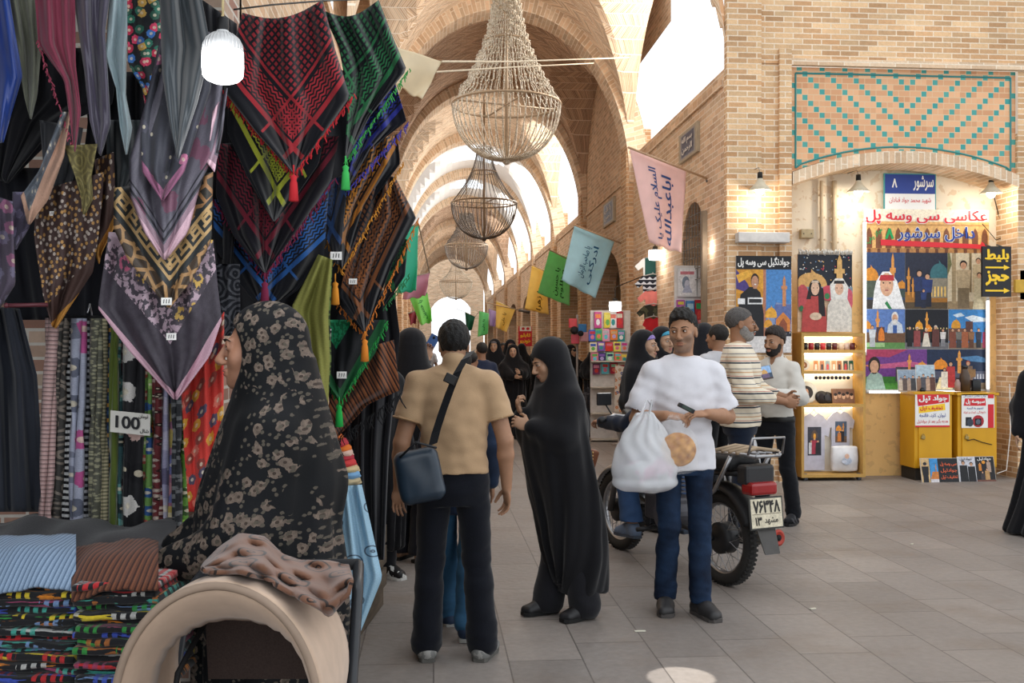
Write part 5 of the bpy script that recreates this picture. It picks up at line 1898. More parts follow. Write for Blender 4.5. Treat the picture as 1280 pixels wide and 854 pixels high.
# scarves of the upper left row
ROW = 'plain scarves hanging in the top left row'
scarf('bright blue satin scarf at the far left of the top row', [(-30, -12), (-25, 90), (-8, 180)], [(10, -12), (28, 95), (4, 178)], 3.15, silk('blue', '143a8c'), folds=1.5, amp=.02, group=ROW, seed=1)
scarf('olive grey fringed scarf beside the bright blue satin one', [(6, -12), (20, 60), (30, 120), (38, 148)], [(47, -12), (52, 60), (46, 120), (39, 149)], 3.2, silk('olive', '6c6e60', .7, .2), folds=2, amp=.02, group=ROW, seed=2)
scarf('dark red fringed scarf hanging between olive and plum scarves', [(43, -12), (48, 55), (80, 100), (88, 150), (92, 187)], [(94, -12), (94, 80), (101, 140), (94, 190)], 3.1, silk('rose', '84344a', .6, .25), folds=2, amp=.02, group=ROW, seed=3, corners=((46, 50), (93, 190), (240, 190)), fringe=('9a4458', 'L'), flen=.012)
scarf('dusky purple scarf hanging right of the dark red one', [(91, -12), (106, 90), (112, 150), (123, 190)], [(138, -12), (131, 40), (136, 120), (138, 155), (126, 195)], 3.12, silk('plum', '4c4658'), folds=1.6, amp=.025, group=ROW, seed=4)
scarf('pale blue grey scarf hanging left of the rose printed one', [(138, -12), (132, 70), (145, 110), (150, 160), (157, 193)], [(162, -12), (158, 60), (157, 120), (165, 160), (159, 193)], 3.15, silk('pale', 'a8bcc2', .5), folds=1.5, amp=.02, group=ROW, seed=5)
scarf('black scarf printed with red roses and blue and yellow flowers', [(159, -12), (160, 80), (178, 110), (188, 170), (194, 205)], [(202, -12), (203, 30), (200, 90), (198, 150), (196, 207)], 3.08, blobs('roses', '14181c', ['b02c48', '2c6a58', '3c6cae', 'c8a050', 'c84060', '30584a'], 34, .46), folds=1, amp=.012, group='printed scarves', seed=6)
scarf('broad dark slate scarf left of the glowing bulb', [(200, -12), (203, 90), (212, 150), (221, 196)], [(250, -12), (264, 60), (246, 130), (223, 199)], 2.74, silk('slate', '20282e', .6), folds=1.6, amp=.03, group=ROW, seed=7)
scarf('teal black tail of a scarf under the pale blue grey one', [(133, 150), (134, 200), (146, 247)], [(176, 150), (178, 210), (150, 249)], 3.3, silk('teal', '1a2428', .7), folds=1.5, group=ROW, seed=8)
scarf('large black shawl hanging behind the dark red scarf', [(-30, 60), (-25, 150), (-10, 225), (6, 228)], [(150, 60), (140, 130), (90, 150), (10, 229)], 3.35, black_cloth, folds=3, amp=.03, group='black cloths of the stall', seed=9)
scarf('black cloth filling the gap left of the slate scarf', [(100, 90), (110, 150), (100, 230), (96, 300)], [(222, 90), (215, 150), (225, 230), (200, 300)], 3.42, black_cloth, folds=4, amp=.03, group='black cloths of the stall', seed=10)
scarf('grey blue printed scarf tail edged in peach', [(78, 140), (48, 215), (26, 245), (35, 280)], [(88, 140), (80, 195), (60, 250), (37, 281)], 3.1, blobs('greyblue', '50565e', ['7c8086', '686c74'], 40, .3, 'b08c78', .012), corners=((24, 240), (36, 282), (88, 150)), folds=1, amp=.012, group='printed scarves', seed=11)
scarf('olive gold knotted scarf end above the brown dotted scarf', [(80, 182), (92, 215), (100, 240), (104, 268)], [(122, 180), (114, 220), (116, 250), (106, 268)], 3.12, paisley('gold', '6c6444', '8c8254'), folds=1.2, amp=.015, group='printed scarves', seed=12)
scarf('charcoal scarf tail with a small white tag left of the gold knotted one', [(50, 150), (56, 230), (60, 262), (66, 276)], [(104, 160), (92, 220), (80, 260), (68, 276)], 3.25, silk('char', '202228', .6), folds=1.2, amp=.015, group=ROW, seed=13, tags=((66, 267), (0, 0))[:0] or ((66, 267, 8),))
scarf('brown scarf with tiny orange dots and an orange border', [(44, 240), (43, 300), (54, 370), (65, 408)], [(130, 215), (124, 290), (116, 340), (70, 411)], 3.18, m_bdots, corners=((30, 350), (68, 412), (140, 335)), folds=2, amp=.03, group='printed scarves', seed=14)
scarf('narrow dark brown dotted scarf with an orange hem behind the leopard print', [(118, 200), (122, 260), (120, 320), (124, 330)], [(142, 190), (144, 250), (142, 285), (126, 318)], 3.25, m_bdots, corners=((116, 300), (124, 322), (144, 286)), folds=1, amp=.012, group='printed scarves', seed=15)
scarf('violet scarf with pink flowers at the left edge of the photo', [(-20, 240), (-20, 300), (-16, 350), (-10, 395)], [(16, 252), (17, 300), (19, 355), (-6, 394)], 3.1, blobs('violet', '4c4452', ['8c5c78', '706a80'], 16, .34), folds=1.4, amp=.015, group='printed scarves', seed=16)
scarf('small lilac printed scarf tail right of the violet flowered one', [(16, 240), (16, 280), (18, 312)], [(50, 240), (36, 285), (20, 312)], 3.22, blobs('lilac', '5c566a', ['8a84a0'], 20, .3), folds=1, amp=.012, group='printed scarves', seed=17)
# the layered triangles under the bulb
LAY = 'printed square scarves layered in front of the folded row'
scarf('mauve scarf with rose sprays, a dark band and pink edge, lowest of the layered triangles', [(136, 290), (122, 385), (160, 437), (217, 499)], [(266, 300), (277, 400), (262, 445), (221, 500)], 3.0, m_mauve, corners=((118, 384), (219, 501), (279, 402)), folds=2.3, amp=.03, group=LAY, seed=20, tags=((214, 421, 12),))
scarf('leopard print scarf with a square key border', [(143, 235), (142, 285), (160, 325), (209, 384)], [(266, 215), (264, 300), (240, 350), (212, 385)], 2.92, m_leop, corners=((138, 288), (211, 386), (266, 318)), folds=2, amp=.025, group=LAY, seed=21, tags=((208, 377, 13),))
scarf('grey flowered scarf with a pink hem over the leopard print', [(200, 50), (182, 130), (162, 200), (163, 245), (180, 290), (204, 324)], [(262, 40), (278, 110), (268, 190), (250, 232), (235, 290), (207, 325)], 2.86, m_greyfl, corners=((160, 258), (205, 327), (246, 262)), folds=2.3, amp=.025, group=LAY, seed=22)
scarf('charcoal scarf with pink butterflies, topmost of the layered triangles', [(204, 50), (182, 130), (176, 170), (178, 215), (202, 250)], [(258, 40), (264, 110), (250, 150), (230, 215), (204, 251)], 2.82, blobs('butterfly', '33343c', ['a0607c', '4a4a56', '3c3c48', '44444e'], 18, .24, '80506a', .02, '8c5874'), corners=((172, 208), (203, 252), (244, 200)), folds=2, amp=.02, group=LAY, seed=23)
scarf('rolled grey and pink scarf hanging from the pink hemmed scarf', [(266, 140), (262, 180), (256, 200)], [(284, 110), (278, 165), (268, 215)], 2.84, m_greyfl, folds=1, amp=.012, group=LAY, seed=24)
scarf('scarlet scarf with yellow and blue flowers beside the veiled woman', [(226, 470), (230, 560), (236, 640)], [(280, 390), (279, 520), (276, 640)], 3.22, blobs('scarlet', 'b8342c', ['c89438', '8c4038', '50485c', 'd07060'], 24, .36), folds=2, amp=.02, group='printed scarves', seed=25)
# keffiyehs on the corner
KEF = 'fringed checked keffiyehs on the corner of the stall'
scarf('red and black checked keffiyeh, topmost at the corner of the stall', [(303, 16), (291, 60), (279, 112), (320, 165), (366, 216)], [(403, 0), (418, 60), (437, 121), (400, 175), (368, 217)], 3.2, keffiyeh('red', 'b03038'), corners=((272, 106), (367, 219), (443, 118)), folds=2.4, amp=.045, d2=3.35, fringe='b4242c', tassel=(367, 218, 'b4242c'), group=KEF, seed=30, sag=14)
scarf('yellow and black keffiyeh under the red one', [(287, 120), (284, 165), (310, 222), (341, 276)], [(410, 150), (398, 205), (370, 245), (343, 277)], 3.3, keffiyeh('yellow', 'b8c040', dot=.014), corners=((278, 158), (342, 280), (402, 205)), folds=2, amp=.035, d2=3.42, group=KEF, seed=31)
scarf('maroon and black keffiyeh under the yellow one', [(272, 180), (270, 245), (292, 295), (330, 341)], [(424, 170), (414, 225), (372, 290), (332, 342)], 3.4, keffiyeh('maroon', '7c2434', base='17161c'), corners=((262, 243), (331, 345), (420, 222)), folds=3, amp=.045, d2=3.52, fringe='701c3c', tassel=(331, 352, '701c3c'), group=KEF, seed=32)
scarf('blue and black keffiyeh under the maroon one', [(266, 250), (264, 305), (296, 350), (328, 388)], [(412, 220), (405, 320), (372, 362), (334, 390)], 3.5, keffiyeh('blue', '2c62a8'), corners=((256, 300), (331, 394), (412, 318)), folds=2.4, amp=.04, d2=3.62, group=KEF, seed=33)
scarf('green and black checked keffiyeh at the top right of the stall', [(402, 12), (424, 60), (436, 125), (431, 196)], [(473, 0), (490, 45), (508, 87), (462, 145), (434, 198)], 3.42, keffiyeh('green', '2f7a4a'), corners=((380, 120), (432, 202), (512, 86)), folds=2.2, amp=.05, d2=3.6, fringe=('3c9a4c', 'R'), tassel=(432, 206, '3cae54'), group=KEF, seed=34, sag=14)
scarf('indigo and black keffiyeh under the green one', [(438, 150), (440, 200), (432, 232)], [(494, 105), (508, 151), (472, 180), (436, 236)], 3.62, keffiyeh('indigo', '30389a', base='14151f'), corners=((396, 180), (433, 240), (512, 152)), folds=2, amp=.04, d2=3.75, fringe=('4a44a8', 'R'), group=KEF, seed=35)
scarf('orange and black keffiyeh under the indigo one', [(455, 180), (430, 255), (423, 295), (427, 335)], [(496, 168), (500, 204), (462, 255), (430, 337)], 3.72, keffiyeh('orange', 'c07c2c'), corners=((408, 300), (427, 340), (504, 203)), folds=2.2, amp=.04, d2=3.85, fringe='c8862e', tassel=(419, 352, 'cc8428'), group=KEF, seed=36, tags=((420, 320, 14),))
scarf('rust brown and black keffiyeh with orange fringe', [(470, 215), (440, 300), (424, 370), (454, 414)], [(494, 222), (520, 272), (490, 330), (457, 416)], 3.85, keffiyeh('rust', '8a5430', inner=.08), corners=((410, 366), (455, 419), (524, 273)), folds=2.4, amp=.045, d2=3.95, fringe='c8742c', tassel=(456, 424, 'd07c28'), group=KEF, seed=37, tags=((441, 352, 10),))
scarf('green paisley shawl hanging under the blue keffiyeh', [(398, 318), (364, 385), (372, 440), (392, 500)], [(416, 325), (412, 400), (414, 450), (410, 505)], 3.62, paisley('green', '26301c', '5a7038', '7c7c40'), folds=1.5, amp=.03, group=KEF, seed=38)
scarf('black shawl with an emerald patch and green fringe', [(398, 400), (402, 450), (410, 480), (424, 500)], [(482, 400), (470, 440), (450, 470), (426, 502)], 3.9, M('emerald_patch', lambda b: (lambda uv: b.mul(b.mix(uv[0].band(.1, .22) * uv[1].band(.12, .24), b.mix((uv[0].min(uv[1]) < .03), hx('14161a'), hx('14502c')), b.mix((b.noise(b.vec(uv[0], uv[1]), 70, 3) > .5), hx('1c8c5c'), hx('10603c'))), weave(b, uv[0], uv[1])))(two(b)), rough=.8), corners=((394, 455), (425, 505), (486, 400)), folds=1.8, amp=.03, d2=4.0, fringe='1f8a3c', tassel=(424, 506, '1ea244'), group=KEF, seed=39, tags=((427, 469, 12),))
scarf('rust striped shawl hanging lowest at the corner with black fringe', [(440, 440), (412, 500), (404, 545), (414, 552)], [(492, 425), (500, 488), (460, 505), (416, 553)], 4.05, stripes_m('rust', ['6c4028', '2a1c18', '6c4028', '7c4a2c', '1c1618'], .03, 0), corners=((398, 530), (412, 556), (502, 492)), folds=1.5, amp=.03, d2=4.15, fringe='131316', flen=.05, group=KEF, seed=40)
scarf('small dark green keffiyeh behind the rust one at the right edge of the stall', [(486, 290), (484, 340), (478, 375)], [(510, 300), (506, 345), (480, 384)], 4.1, keffiyeh('dgreen', '246a3c'), corners=((470, 350), (480, 386), (512, 343)), folds=1, amp=.02, fringe=('2f7a48', 'R'), group=KEF, seed=41)
scarf('small navy keffiyeh tail left of the orange one', [(404, 230), (402, 280), (420, 330)], [(436, 215), (430, 270), (424, 331)], 3.66, keffiyeh('navy', '24406c'), corners=((394, 290), (421, 334), (440, 270)), folds=1, amp=.02, group=KEF, seed=42)
scarf('grey paisley shawl between the mauve scarf and the blue keffiyeh', [(258, 330), (256, 380), (262, 420)], [(300, 330), (300, 390), (288, 420)], 3.5, paisley('grey', '22242a', '5a5c62'), folds=1.6, amp=.02, group='printed scarves', seed=43)
scarf('black and white paisley strip beside the emerald patch shawl', [(396, 410), (392, 460), (400, 520)], [(414, 410), (412, 450), (404, 520)], 3.8, paisley('bw', '1a1a1e', 'a8a4a4'), folds=.8, amp=.01, group='printed scarves', seed=44)
scarf('wide black shawl hanging behind the keffiyehs', [(262, 60), (255, 200), (262, 330), (290, 420)], [(440, 90), (470, 220), (460, 360), (410, 470)], 3.95, black_cloth, folds=4, amp=.05, d2=4.25, group='black cloths of the stall', seed=45)
scarf('long black abaya hanging at the right end of the stall', [(405, 380), (410, 480), (418, 600), (436, 700)], [(492, 360), (500, 420), (486, 560), (480, 700)], 4.3, black_cloth, folds=4, amp=.05, d2=4.45, group='black cloths of the stall', seed=46, cat='garment', name='hanging_abaya')
scarf('dark abaya hanging at the left edge under the violet scarf', [(-40, 380), (-40, 500), (-40, 640)], [(24, 386), (46, 470), (56, 640)], 3.3, M('slate_abaya', lambda b: b.mul(hx('20242e'), b.noise(b.vec(*b.obj()), 8, 3) * .8 + .6), rough=.8, sheen=.2), folds=3, amp=.04, group='black cloths of the stall', seed=47, cat='garment', name='hanging_abaya')
scarf('dark navy shawl behind the lilac and brown dotted scarves', [(-30, 210), (-10, 320), (10, 400)], [(140, 210), (135, 300), (128, 400)], 3.45, silk('ink', '15161e', .8, .2), folds=3, amp=.03, group='black cloths of the stall', seed=48)
scarf('black shawl hanging behind the bulb', [(236, -12), (240, 100), (250, 220), (262, 330)], [(296, 30), (300, 120), (300, 230), (290, 330)], 3.5, black_cloth, folds=2, amp=.03, group='black cloths of the stall', seed=49)
rod = thing('rod', 'dark red rod sticking out left of the brown dotted scarf', 'rod', PD(30, 381, 3.1))
mb = MB()
mb.tube([PD(8, 382, 3.1), PD(60, 381, 3.15)], .007, 8)
mb.ball(PD(8, 382, 3.1), .009, 8)
mb.build('rod_bar', plain('5c2c34', rough=.4), rod, True)
# ---- the row of folded cloths on the rack
FOLD = 'folded patterned scarves hanging side by side on the rack'
cols = [
 ('pale pink ribbed', stripes_m('pinkrib', ['b0908c', '806868', 'b89c98'], .014, 1), 66, 56, 12), ('taupe snake print', paisley('snake', '3c3a38', '847a70'), 79, 70, 9),
 ('black white diagonal striped', stripes_m('bw', ['1a1a1e', 'b8b8b8'], .02, 1), 89, 82, 6), ('white grey marbled with a magenta flower', blobs('marble', '8e92a2', ['5c6070', 'a84c80', '6c7080'], 12, .36), 99, 95, 13),
 ('black and silver checked', stripes_m('chk', ['16161a', '6a6c70', '16161a', '88888c'], .04, 1), 109, 107, 6), ('beige plain', silk('beige', '857868', .8, .2), 114, 110, 6),
 ('olive grey dotted', blobs('olivedot', '4a4a40', ['8a8870'], 90, .32), 121, 118, 9), ('cream knitted', stripes_m('cream', ['a49c80', '6c6852'], .012, 1), 129, 129, 6),
 ('navy striped', stripes_m('navy', ['22304c', '3a5070', '22304c', 'a87c40'], .05, 1), 136, 135, 6), ('moss green', silk('moss', '4c5a20', .8, .2), 143, 142, 5),
 ('teal floral', blobs('tealfl', '28484c', ['5c8c88', '16282c'], 24, .4), 148, 147, 6), ('burgundy white striped', stripes_m('burg', ['4c1a26', '4c1a26', 'a89a98'], .035, 1), 154, 153, 7),
 ('black with white daisies', blobs('daisy', '121216', ['c0bcb8', 'd0b0a8', '121216', '121216'], 11, .36), 168, 166, 21), ('grass green floral', blobs('grass', '5c8040', ['9c4840', '284c80', '8cb060'], 26, .42), 184, 184, 9),
 ('orange ribbed', stripes_m('orange', ['b06028', '7c3c18'], .012, 1), 191, 191, 6), ('dark red spotted', blobs('dred', '581c20', ['9c8c84', '2a1214'], 60, .36), 197, 197, 6),
 ('pale violet marbled', blobs('pvio', '8c8aa4', ['b4b0c4', '64607c'], 12, .4), 204, 205, 8), ('pink and yellow watercolour', blobs('water', '8c5c74', ['b09c58', '6a6c9c', 'b07c84'], 16, .55), 212, 214, 9),
 ('charcoal spotted', blobs('chsp', '26282c', ['6c6e70'], 50, .34), 219, 222, 6), ('lime green floral', blobs('lime', '507c2c', ['8cb44c', '2c4a1c', 'b4bc9c'], 26, .42), 225, 229, 8)]
for i, (nm, mt, xt, xb, w) in enumerate(cols):
 h = w / 2 + .8
 nxt = cols[i + 1][0] if i + 1 < len(cols) else None
 r = scarf(nm + ' scarf ' + ('right of the %s one' % cols[i - 1][0] if i else 'at the left end of the rack'), [(xt - h, 398), ((xt + xb) / 2 - h, 520), (xb - h, 672)], [(xt + h, 398), ((xt + xb) / 2 + h, 520), (xb + h, 672)], 3.28 + .02 * (i % 3), mt, folds=1, amp=.008, group=FOLD, seed=60 + i, name='folded_scarf', th=.016, nx=6, ny=20)
rk = thing('scarf_rack', 'metal rack bar that carries the row of folded scarves', 'rack', PD(150, 398, 3.3))
mb = MB()
mb.tube([PD(60, 399, 3.3), PD(238, 399, 3.3)], .012, 8)
mb.build('bar', plain('3a3a3c', metal=.6, rough=.4), rk, True)
for px in (76, 112, 156, 200, 228):
 mb = MB()
 a = PD(px, 399, 3.3)
 mb.tube([a + Vector((0, -.02, .02)), a + Vector((0, 0, .05)), a + Vector((0, .02, .02)), a + Vector((0, .02, -.06))], .003, 5)
 mb.build('clip_hook', plain('c0c0c4', metal=.8, rough=.3), rk, True)
# price sign
ps = thing('price_sign', 'white card price sign reading 100 pinned on the daisy scarf', 'sign', PD(163, 527, 3.24))
fr = Frame(PD(137.5, 540, 3.235), Vector((CT, -ST, -.1)), (0.02, 0, 1))
K3 = 3.235 / F
mb = MB()
mb.prism([fr.at(0, 0), fr.at(50 * K3, 0), fr.at(50 * K3, 27 * K3), fr.at(0, 27 * K3)], fr.N * -.003)
mb.build('card', M('card', (.62, .6, .55), rough=.7), ps)
INK = M('ink', '15151a', rough=.6)
write('100', fr, (7 * K3, 6 * K3, 38 * K3, 22 * K3), INK, ps, 'digits', raw=True, bold=.03)
write('تومان', fr, (36 * K3, 20 * K3, 48 * K3, 26 * K3), INK, ps, 'currency_word')
write('شال', fr, (38 * K3, 2 * K3, 49 * K3, 8 * K3), INK, ps, 'item_word')
# bulb
lb = thing('light_bulb', 'large lit bulb with a white ribbed collar hanging in front of the scarves', 'lamp', PD(278, 70, 2.5))
mb = MB()
kk = 2.5 / F
c0 = PD(278.5, 104, 2.5)
mb.lathe([(.0, 0), (12 * kk, .8 * kk), (20 * kk, 4 * kk), (24.5 * kk, 9 * kk), (25.5 * kk, 20 * kk), (25.2 * kk, 39 * kk)], c0, 28)
mb.build('bulb_glass', M('lit_bulb', (1, .98, .96), emit=7), lb, True)
mb = MB()
for j in range(1):
 mb.lathe([(24.8 * kk, 38.5 * kk), (24 * kk, 47 * kk), (20 * kk, 55 * kk), (13 * kk, 61 * kk), (8 * kk, 64 * kk), (7 * kk, 66 * kk)], c0, 36)
for j in range(30):
 a = 2 * PI * j / 30
 mb.tube([c0 + Vector((math.cos(a) * r_ * kk, math.sin(a) * r_ * kk, z_ * kk)) for r_, z_ in ((24.9, 39), (24.2, 47), (20.2, 55), (13.2, 61))], .0012, 4)
mb.build('bulb_collar', M('white_plastic', (.6, .6, .6), rough=.4), lb, True)
mb = MB()
mb.lathe([(7 * kk, 64 * kk), (7.5 * kk, 66 * kk), (7.5 * kk, 80 * kk), (3 * kk, 83 * kk)], c0, 16)
mb.build('socket', plain('18181a', rough=.5), lb, True)
mb = MB()
mb.tube([c0 + Vector((0, 0, 82 * kk)), c0 + Vector((.002, 0, .35)), c0 + Vector((0, .1, .62))], .0035, 6)
mb.build('cord', plain('a89870', rough=.7), lb, True)
bulb = lamp('bulb_light', 'POINT', tuple(c0 + Vector((0, -.1, -.06))), 7, (.93, .97, 1), .06)
# ---- table, stacks
def topz(py, d):
 return CH + (437 - py) / F * d
tbl = thing('stall_table', 'stall table under a dark cloth carrying the folded scarves', 'table', GP(60, 2.7))
mb = MB()
pa, pb_, pc, pd_ = GP(-60, 2.26), GP(192, 2.24), GP(205, 3.2), GP(-60, 3.2)
def up(p, z):
 return Vector((p.x, p.y, z))
mb.hexa([up(p, .0) for p in (pa, pb_, pc, pd_)] + [up(p, .62) for p in (pa, pb_, pc, pd_)])
mb.build('table_box', plain('3a342e'), tbl)
mb = MB()
q = [GP(-60, 2.66), GP(206, 2.64), GP(222, 3.3), GP(-60, 3.3)]
mb.hexa([up(p, .6) for p in q] + [up(q[0], .93), up(q[1], .93), up(q[2], .9), up(q[3], .9)])
mb.build('upper_shelf', plain('26262a'), tbl)
n, m = 30, 14
vs = []
for j in range(m + 1):
 for i in range(n + 1):
  s, t = i / n, j / m
  a = up(q[0], .94).lerp(up(q[1], .94), s).lerp(up(q[3], .915).lerp(up(q[2], .915), s), t)
  a.z += .012 * math.sin(9 * s + 4 * t) + .01 * math.sin(23 * s - 7 * t) + .02 * t
  if j == 0:
   a.z -= .14
  vs.append(a)
fs = np.array([[j * (n + 1) + i, j * (n + 1) + i + 1, (j + 1) * (n + 1) + i + 1, (j + 1) * (n + 1) + i] for j in range(m) for i in range(n)])
o = np_mesh('table_cloth', vs, fs, cloth('26262b', .5), tbl)
solid(o, .004)
STK = ['c8781e', '2f8a3c', 'b8282c', 'd8c030', '3a50b0', 'b8b8b4', '6c8ab4', '8c3a5c', 'a0602c', '3f9a8c']
def stackmat(i, c, c2):
 def f(b):
  u, v = two(b)
  n = b.noise(b.vec(u * 9, v * 60), 1, 3)
  k = ((u / .022).frac() < .55) * ((u / .13 + i * .37).frac() < .55)
  s2 = (b.noise(b.vec(u * 3, v * 20 + i), 1.5, 2) > .46)
  return b.mul(b.mix(k * s2 * .8, b.mix((n > .56) * .8, hx('121317'), hx(c2)), hx(c)), b.noise(b.vec(u, v), 140, 2) * .8 + .6)
 return M('stack_%d' % i, f, rough=.9, sheen=.2)
rg = random.Random(5)
def folded(label, x0, x1, yt, yb, d, depth, mat, group, seed, wob=1.0):
 """a folded scarf lying flat: rounded front fold, slightly wavy"""
 rq = random.Random(seed)
 zt, zb = topz(yt, d), topz(yb, d)
 h = zt - zb
 A, Bp = GP(x0, d), GP(x1, d)
 back = Vector((ST, CT, 0)) * depth
 n = 18
 prof = [(0.0, .5)] + [(.5 * h - .5 * h * math.cos(a) * 1.0, .5 + .5 * math.sin(a)) for a in (-1.2, -.9)] 
 sec = []
 for a in range(7):
  t = -PI / 2 + PI * a / 6
  sec.append((h * .55 * (1 - math.cos(t)), .5 + .5 * math.sin(t)))
 sec = [(depth, 0)] + sec + [(depth, 1)]
 vs, uv = [], []
 for i in range(n + 1):
  s = i / n
  w = .0012 * math.sin(5 * s + seed) + .001 * math.sin(13 * s + seed * 2)
  for (b_, z_) in sec:
   p = A.lerp(Bp, s) + Vector((ST, CT, 0)) * (b_ + rq.uniform(-.002, .002) + w * 1.5 - .012 * math.sin(seed * 3 + 2 * s))
   vs.append((p.x, p.y, zb + h * z_ * (1.0 + .0) + w * wob))
   uv.append((s * (Bp - A).length, zb + h * z_ + b_))
 k = len(sec)
 fs = [[i * k + j, (i + 1) * k + j, (i + 1) * k + j + 1, i * k + j + 1] for i in range(n) for j in range(k - 1)]
 fs += [list(range(k)), [n * k + j for j in range(k)][::-1]]
 o = np_mesh('folded_scarf', vs, fs, mat, None, True, uvs=uv)
 return tag(o, label, 'scarf', group)
NM = {'c8781e': 'orange', '2f8a3c': 'green', 'b8282c': 'red', 'd8c030': 'yellow', '3a50b0': 'blue', 'b8b8b4': 'white', '6c8ab4': 'pale blue', '8c3a5c': 'purple', 'a0602c': 'brown', '3f9a8c': 'teal'}
ORD = ['topmost', 'second', 'third', 'fourth', 'fifth', 'sixth', 'seventh', 'eighth', 'ninth', 'tenth', 'eleventh', 'twelfth', 'thirteenth', 'fourteenth', 'fifteenth', 'sixteenth', 'seventeenth']
k = 0
for nm_, x0, x1, d, top, cnt, lh in (('left', -40, 95, 2.35, 732, 16, 8.4), ('right', 92, 197, 2.3, 730, 16, 8.6)):
 y = top
 for i in range(cnt):
  c = STK[(k * 3 + k // 4) % 10]
  c2 = STK[(k * 7 + 3) % 10]
  hh = lh * rg.uniform(.85, 1.15)
  folded('folded scarf trimmed %s and %s, %s from top of the %s stack' % (NM[c], NM[c2], ORD[i], 'outer' if nm_ == 'left' else 'stroller side'), x0 + rg.uniform(-2, 2), x1 + rg.uniform(-3, 2), y, y + hh, d + rg.uniform(-.012, .012), .3, stackmat(k, c, c2), 'folded scarves in the two stacks', k * 3 + 1)
  y += hh + .35
  k += 1
def lump(label, pts, d, dep, h, mat, name, cat, seed, group=None):
 """a loosely folded shawl heaped on top: outline in photo pixels"""
 xs_ = [p[0] for p in pts]
 n, m = 26, 12
 vs = []
 for j in range(m + 1):
  t = j / m
  for i in range(n + 1):
   s = i / n
   px = min(xs_) + (max(xs_) - min(xs_)) * s
   yt = np.interp(px, [p[0] for p in pts], [p[1] for p in pts])
   p = GP(px, d + dep * t)
   z = topz(yt, d) - h * (1 - math.sin(PI * min(.5, t * .9 + .0))) * 1.0
   z += .003 * math.sin(9 * s + seed + 3 * t) + .0015 * math.sin(23 * s - 6 * t)
   vs.append((p.x, p.y, z))
 fs = np.array([[j * (n + 1) + i, j * (n + 1) + i + 1, (j + 1) * (n + 1) + i + 1, (j + 1) * (n + 1) + i] for j in range(m) for i in range(n)])
 o = np_mesh(name, vs, fs, mat, None, True)
 solid(o, .006)
 return tag(o, label, cat, group)
lump('pale blue knitted shawl lying on the left scarf stack', [(-40, 708), (10, 702), (50, 698), (95, 700)], 2.33, .3, .07, stripes_m('paleblue', ['7c90a8', '5c7088', '8ca0b8'], .012, 0), 'shawl', 'shawl', 2)
lump('rust brown fringed shawl lying on the stack nearest the stroller', [(90, 722), (120, 712), (160, 706), (198, 708)], 2.28, .3, .055, stripes_m('rust2', ['5c3a2c', '3a2420', '704634'], .014, 0), 'shawl', 'shawl', 4)
# ---- hats and the pale blue cloth on the corner box
bx = thing('wooden_crate', 'worn dark wooden crate forming the corner end of the stall', 'crate', GP(445, 5.0))
mb = MB()
c = [PF(424, 842), PF(478, 752), PF(455, 735), PF(400, 800)]
c2 = [Vector((-.5, 4.35, 0)), Vector((-.29, 5.9, 0)), Vector((-.85, 5.95, 0)), Vector((-1.0, 4.4, 0))]
mb.hexa(c2 + [p + Vector((0, 0, .48)) for p in c2])
for q_ in (.12, .25, .37):
 a, b_ = c2[0].lerp(c2[1], 0), c2[1]
 nrm = Vector((1, -.1, 0)).normalized()
 mb.prism([a + Vector((0, 0, q_)) + nrm * .001, b_ + Vector((0, 0, q_)) + nrm * .001, b_ + Vector((0, 0, q_ + .1)) + nrm * .001, a + Vector((0, 0, q_ + .1)) + nrm * .001], nrm * .018)
mb.build('crate_boards', M('old_wood', lambda b: (lambda p: b.mul(b.mix(b.noise(b.vec(p[0] * 2, p[1] * 2, p[2] * 22), 3, 4), hx('3c342c'), hx('7a6c5c')), b.noise(b.vec(*p), 30, 2) * .5 + .75))(b.obj()), rough=.85), bx)
mb = MB()
c3 = [Vector((-.95, 4.2, .48)), Vector((-.4, 4.2, .48)), Vector((-.36, 4.75, .48)), Vector((-.95, 4.75, .48))]
mb.hexa(c3 + [p + Vector((0, 0, .38)) for p in c3])
mb.build('crate_top', plain('4a4038'), bx)
lbm = M('pale_blue_bunny_cloth', lambda b: (lambda uv: b.mul(b.mix((b.vor(b.vec(uv[0], uv[1]), 9)[0] * 40).sin().band(.55, 2) * (b.vor(b.vec(uv[0], uv[1]), 9)[0] < .22), hx('8fb0c4'), hx('4c5c6c')), weave(b, uv[0], uv[1])))(b.uv()), rough=.8)
scarf('pale blue cloth with small grey rabbit doodles draped over the crate', [(418, 608), (420, 690), (423, 770), (428, 832)], [(452, 606), (462, 650), (478, 722), (436, 826)], 4.1, lbm, folds=2, amp=.04, seed=70, name='draped_cloth', cat='cloth', d2=4.18)
HAT = 'soft caps stacked on the corner crate'
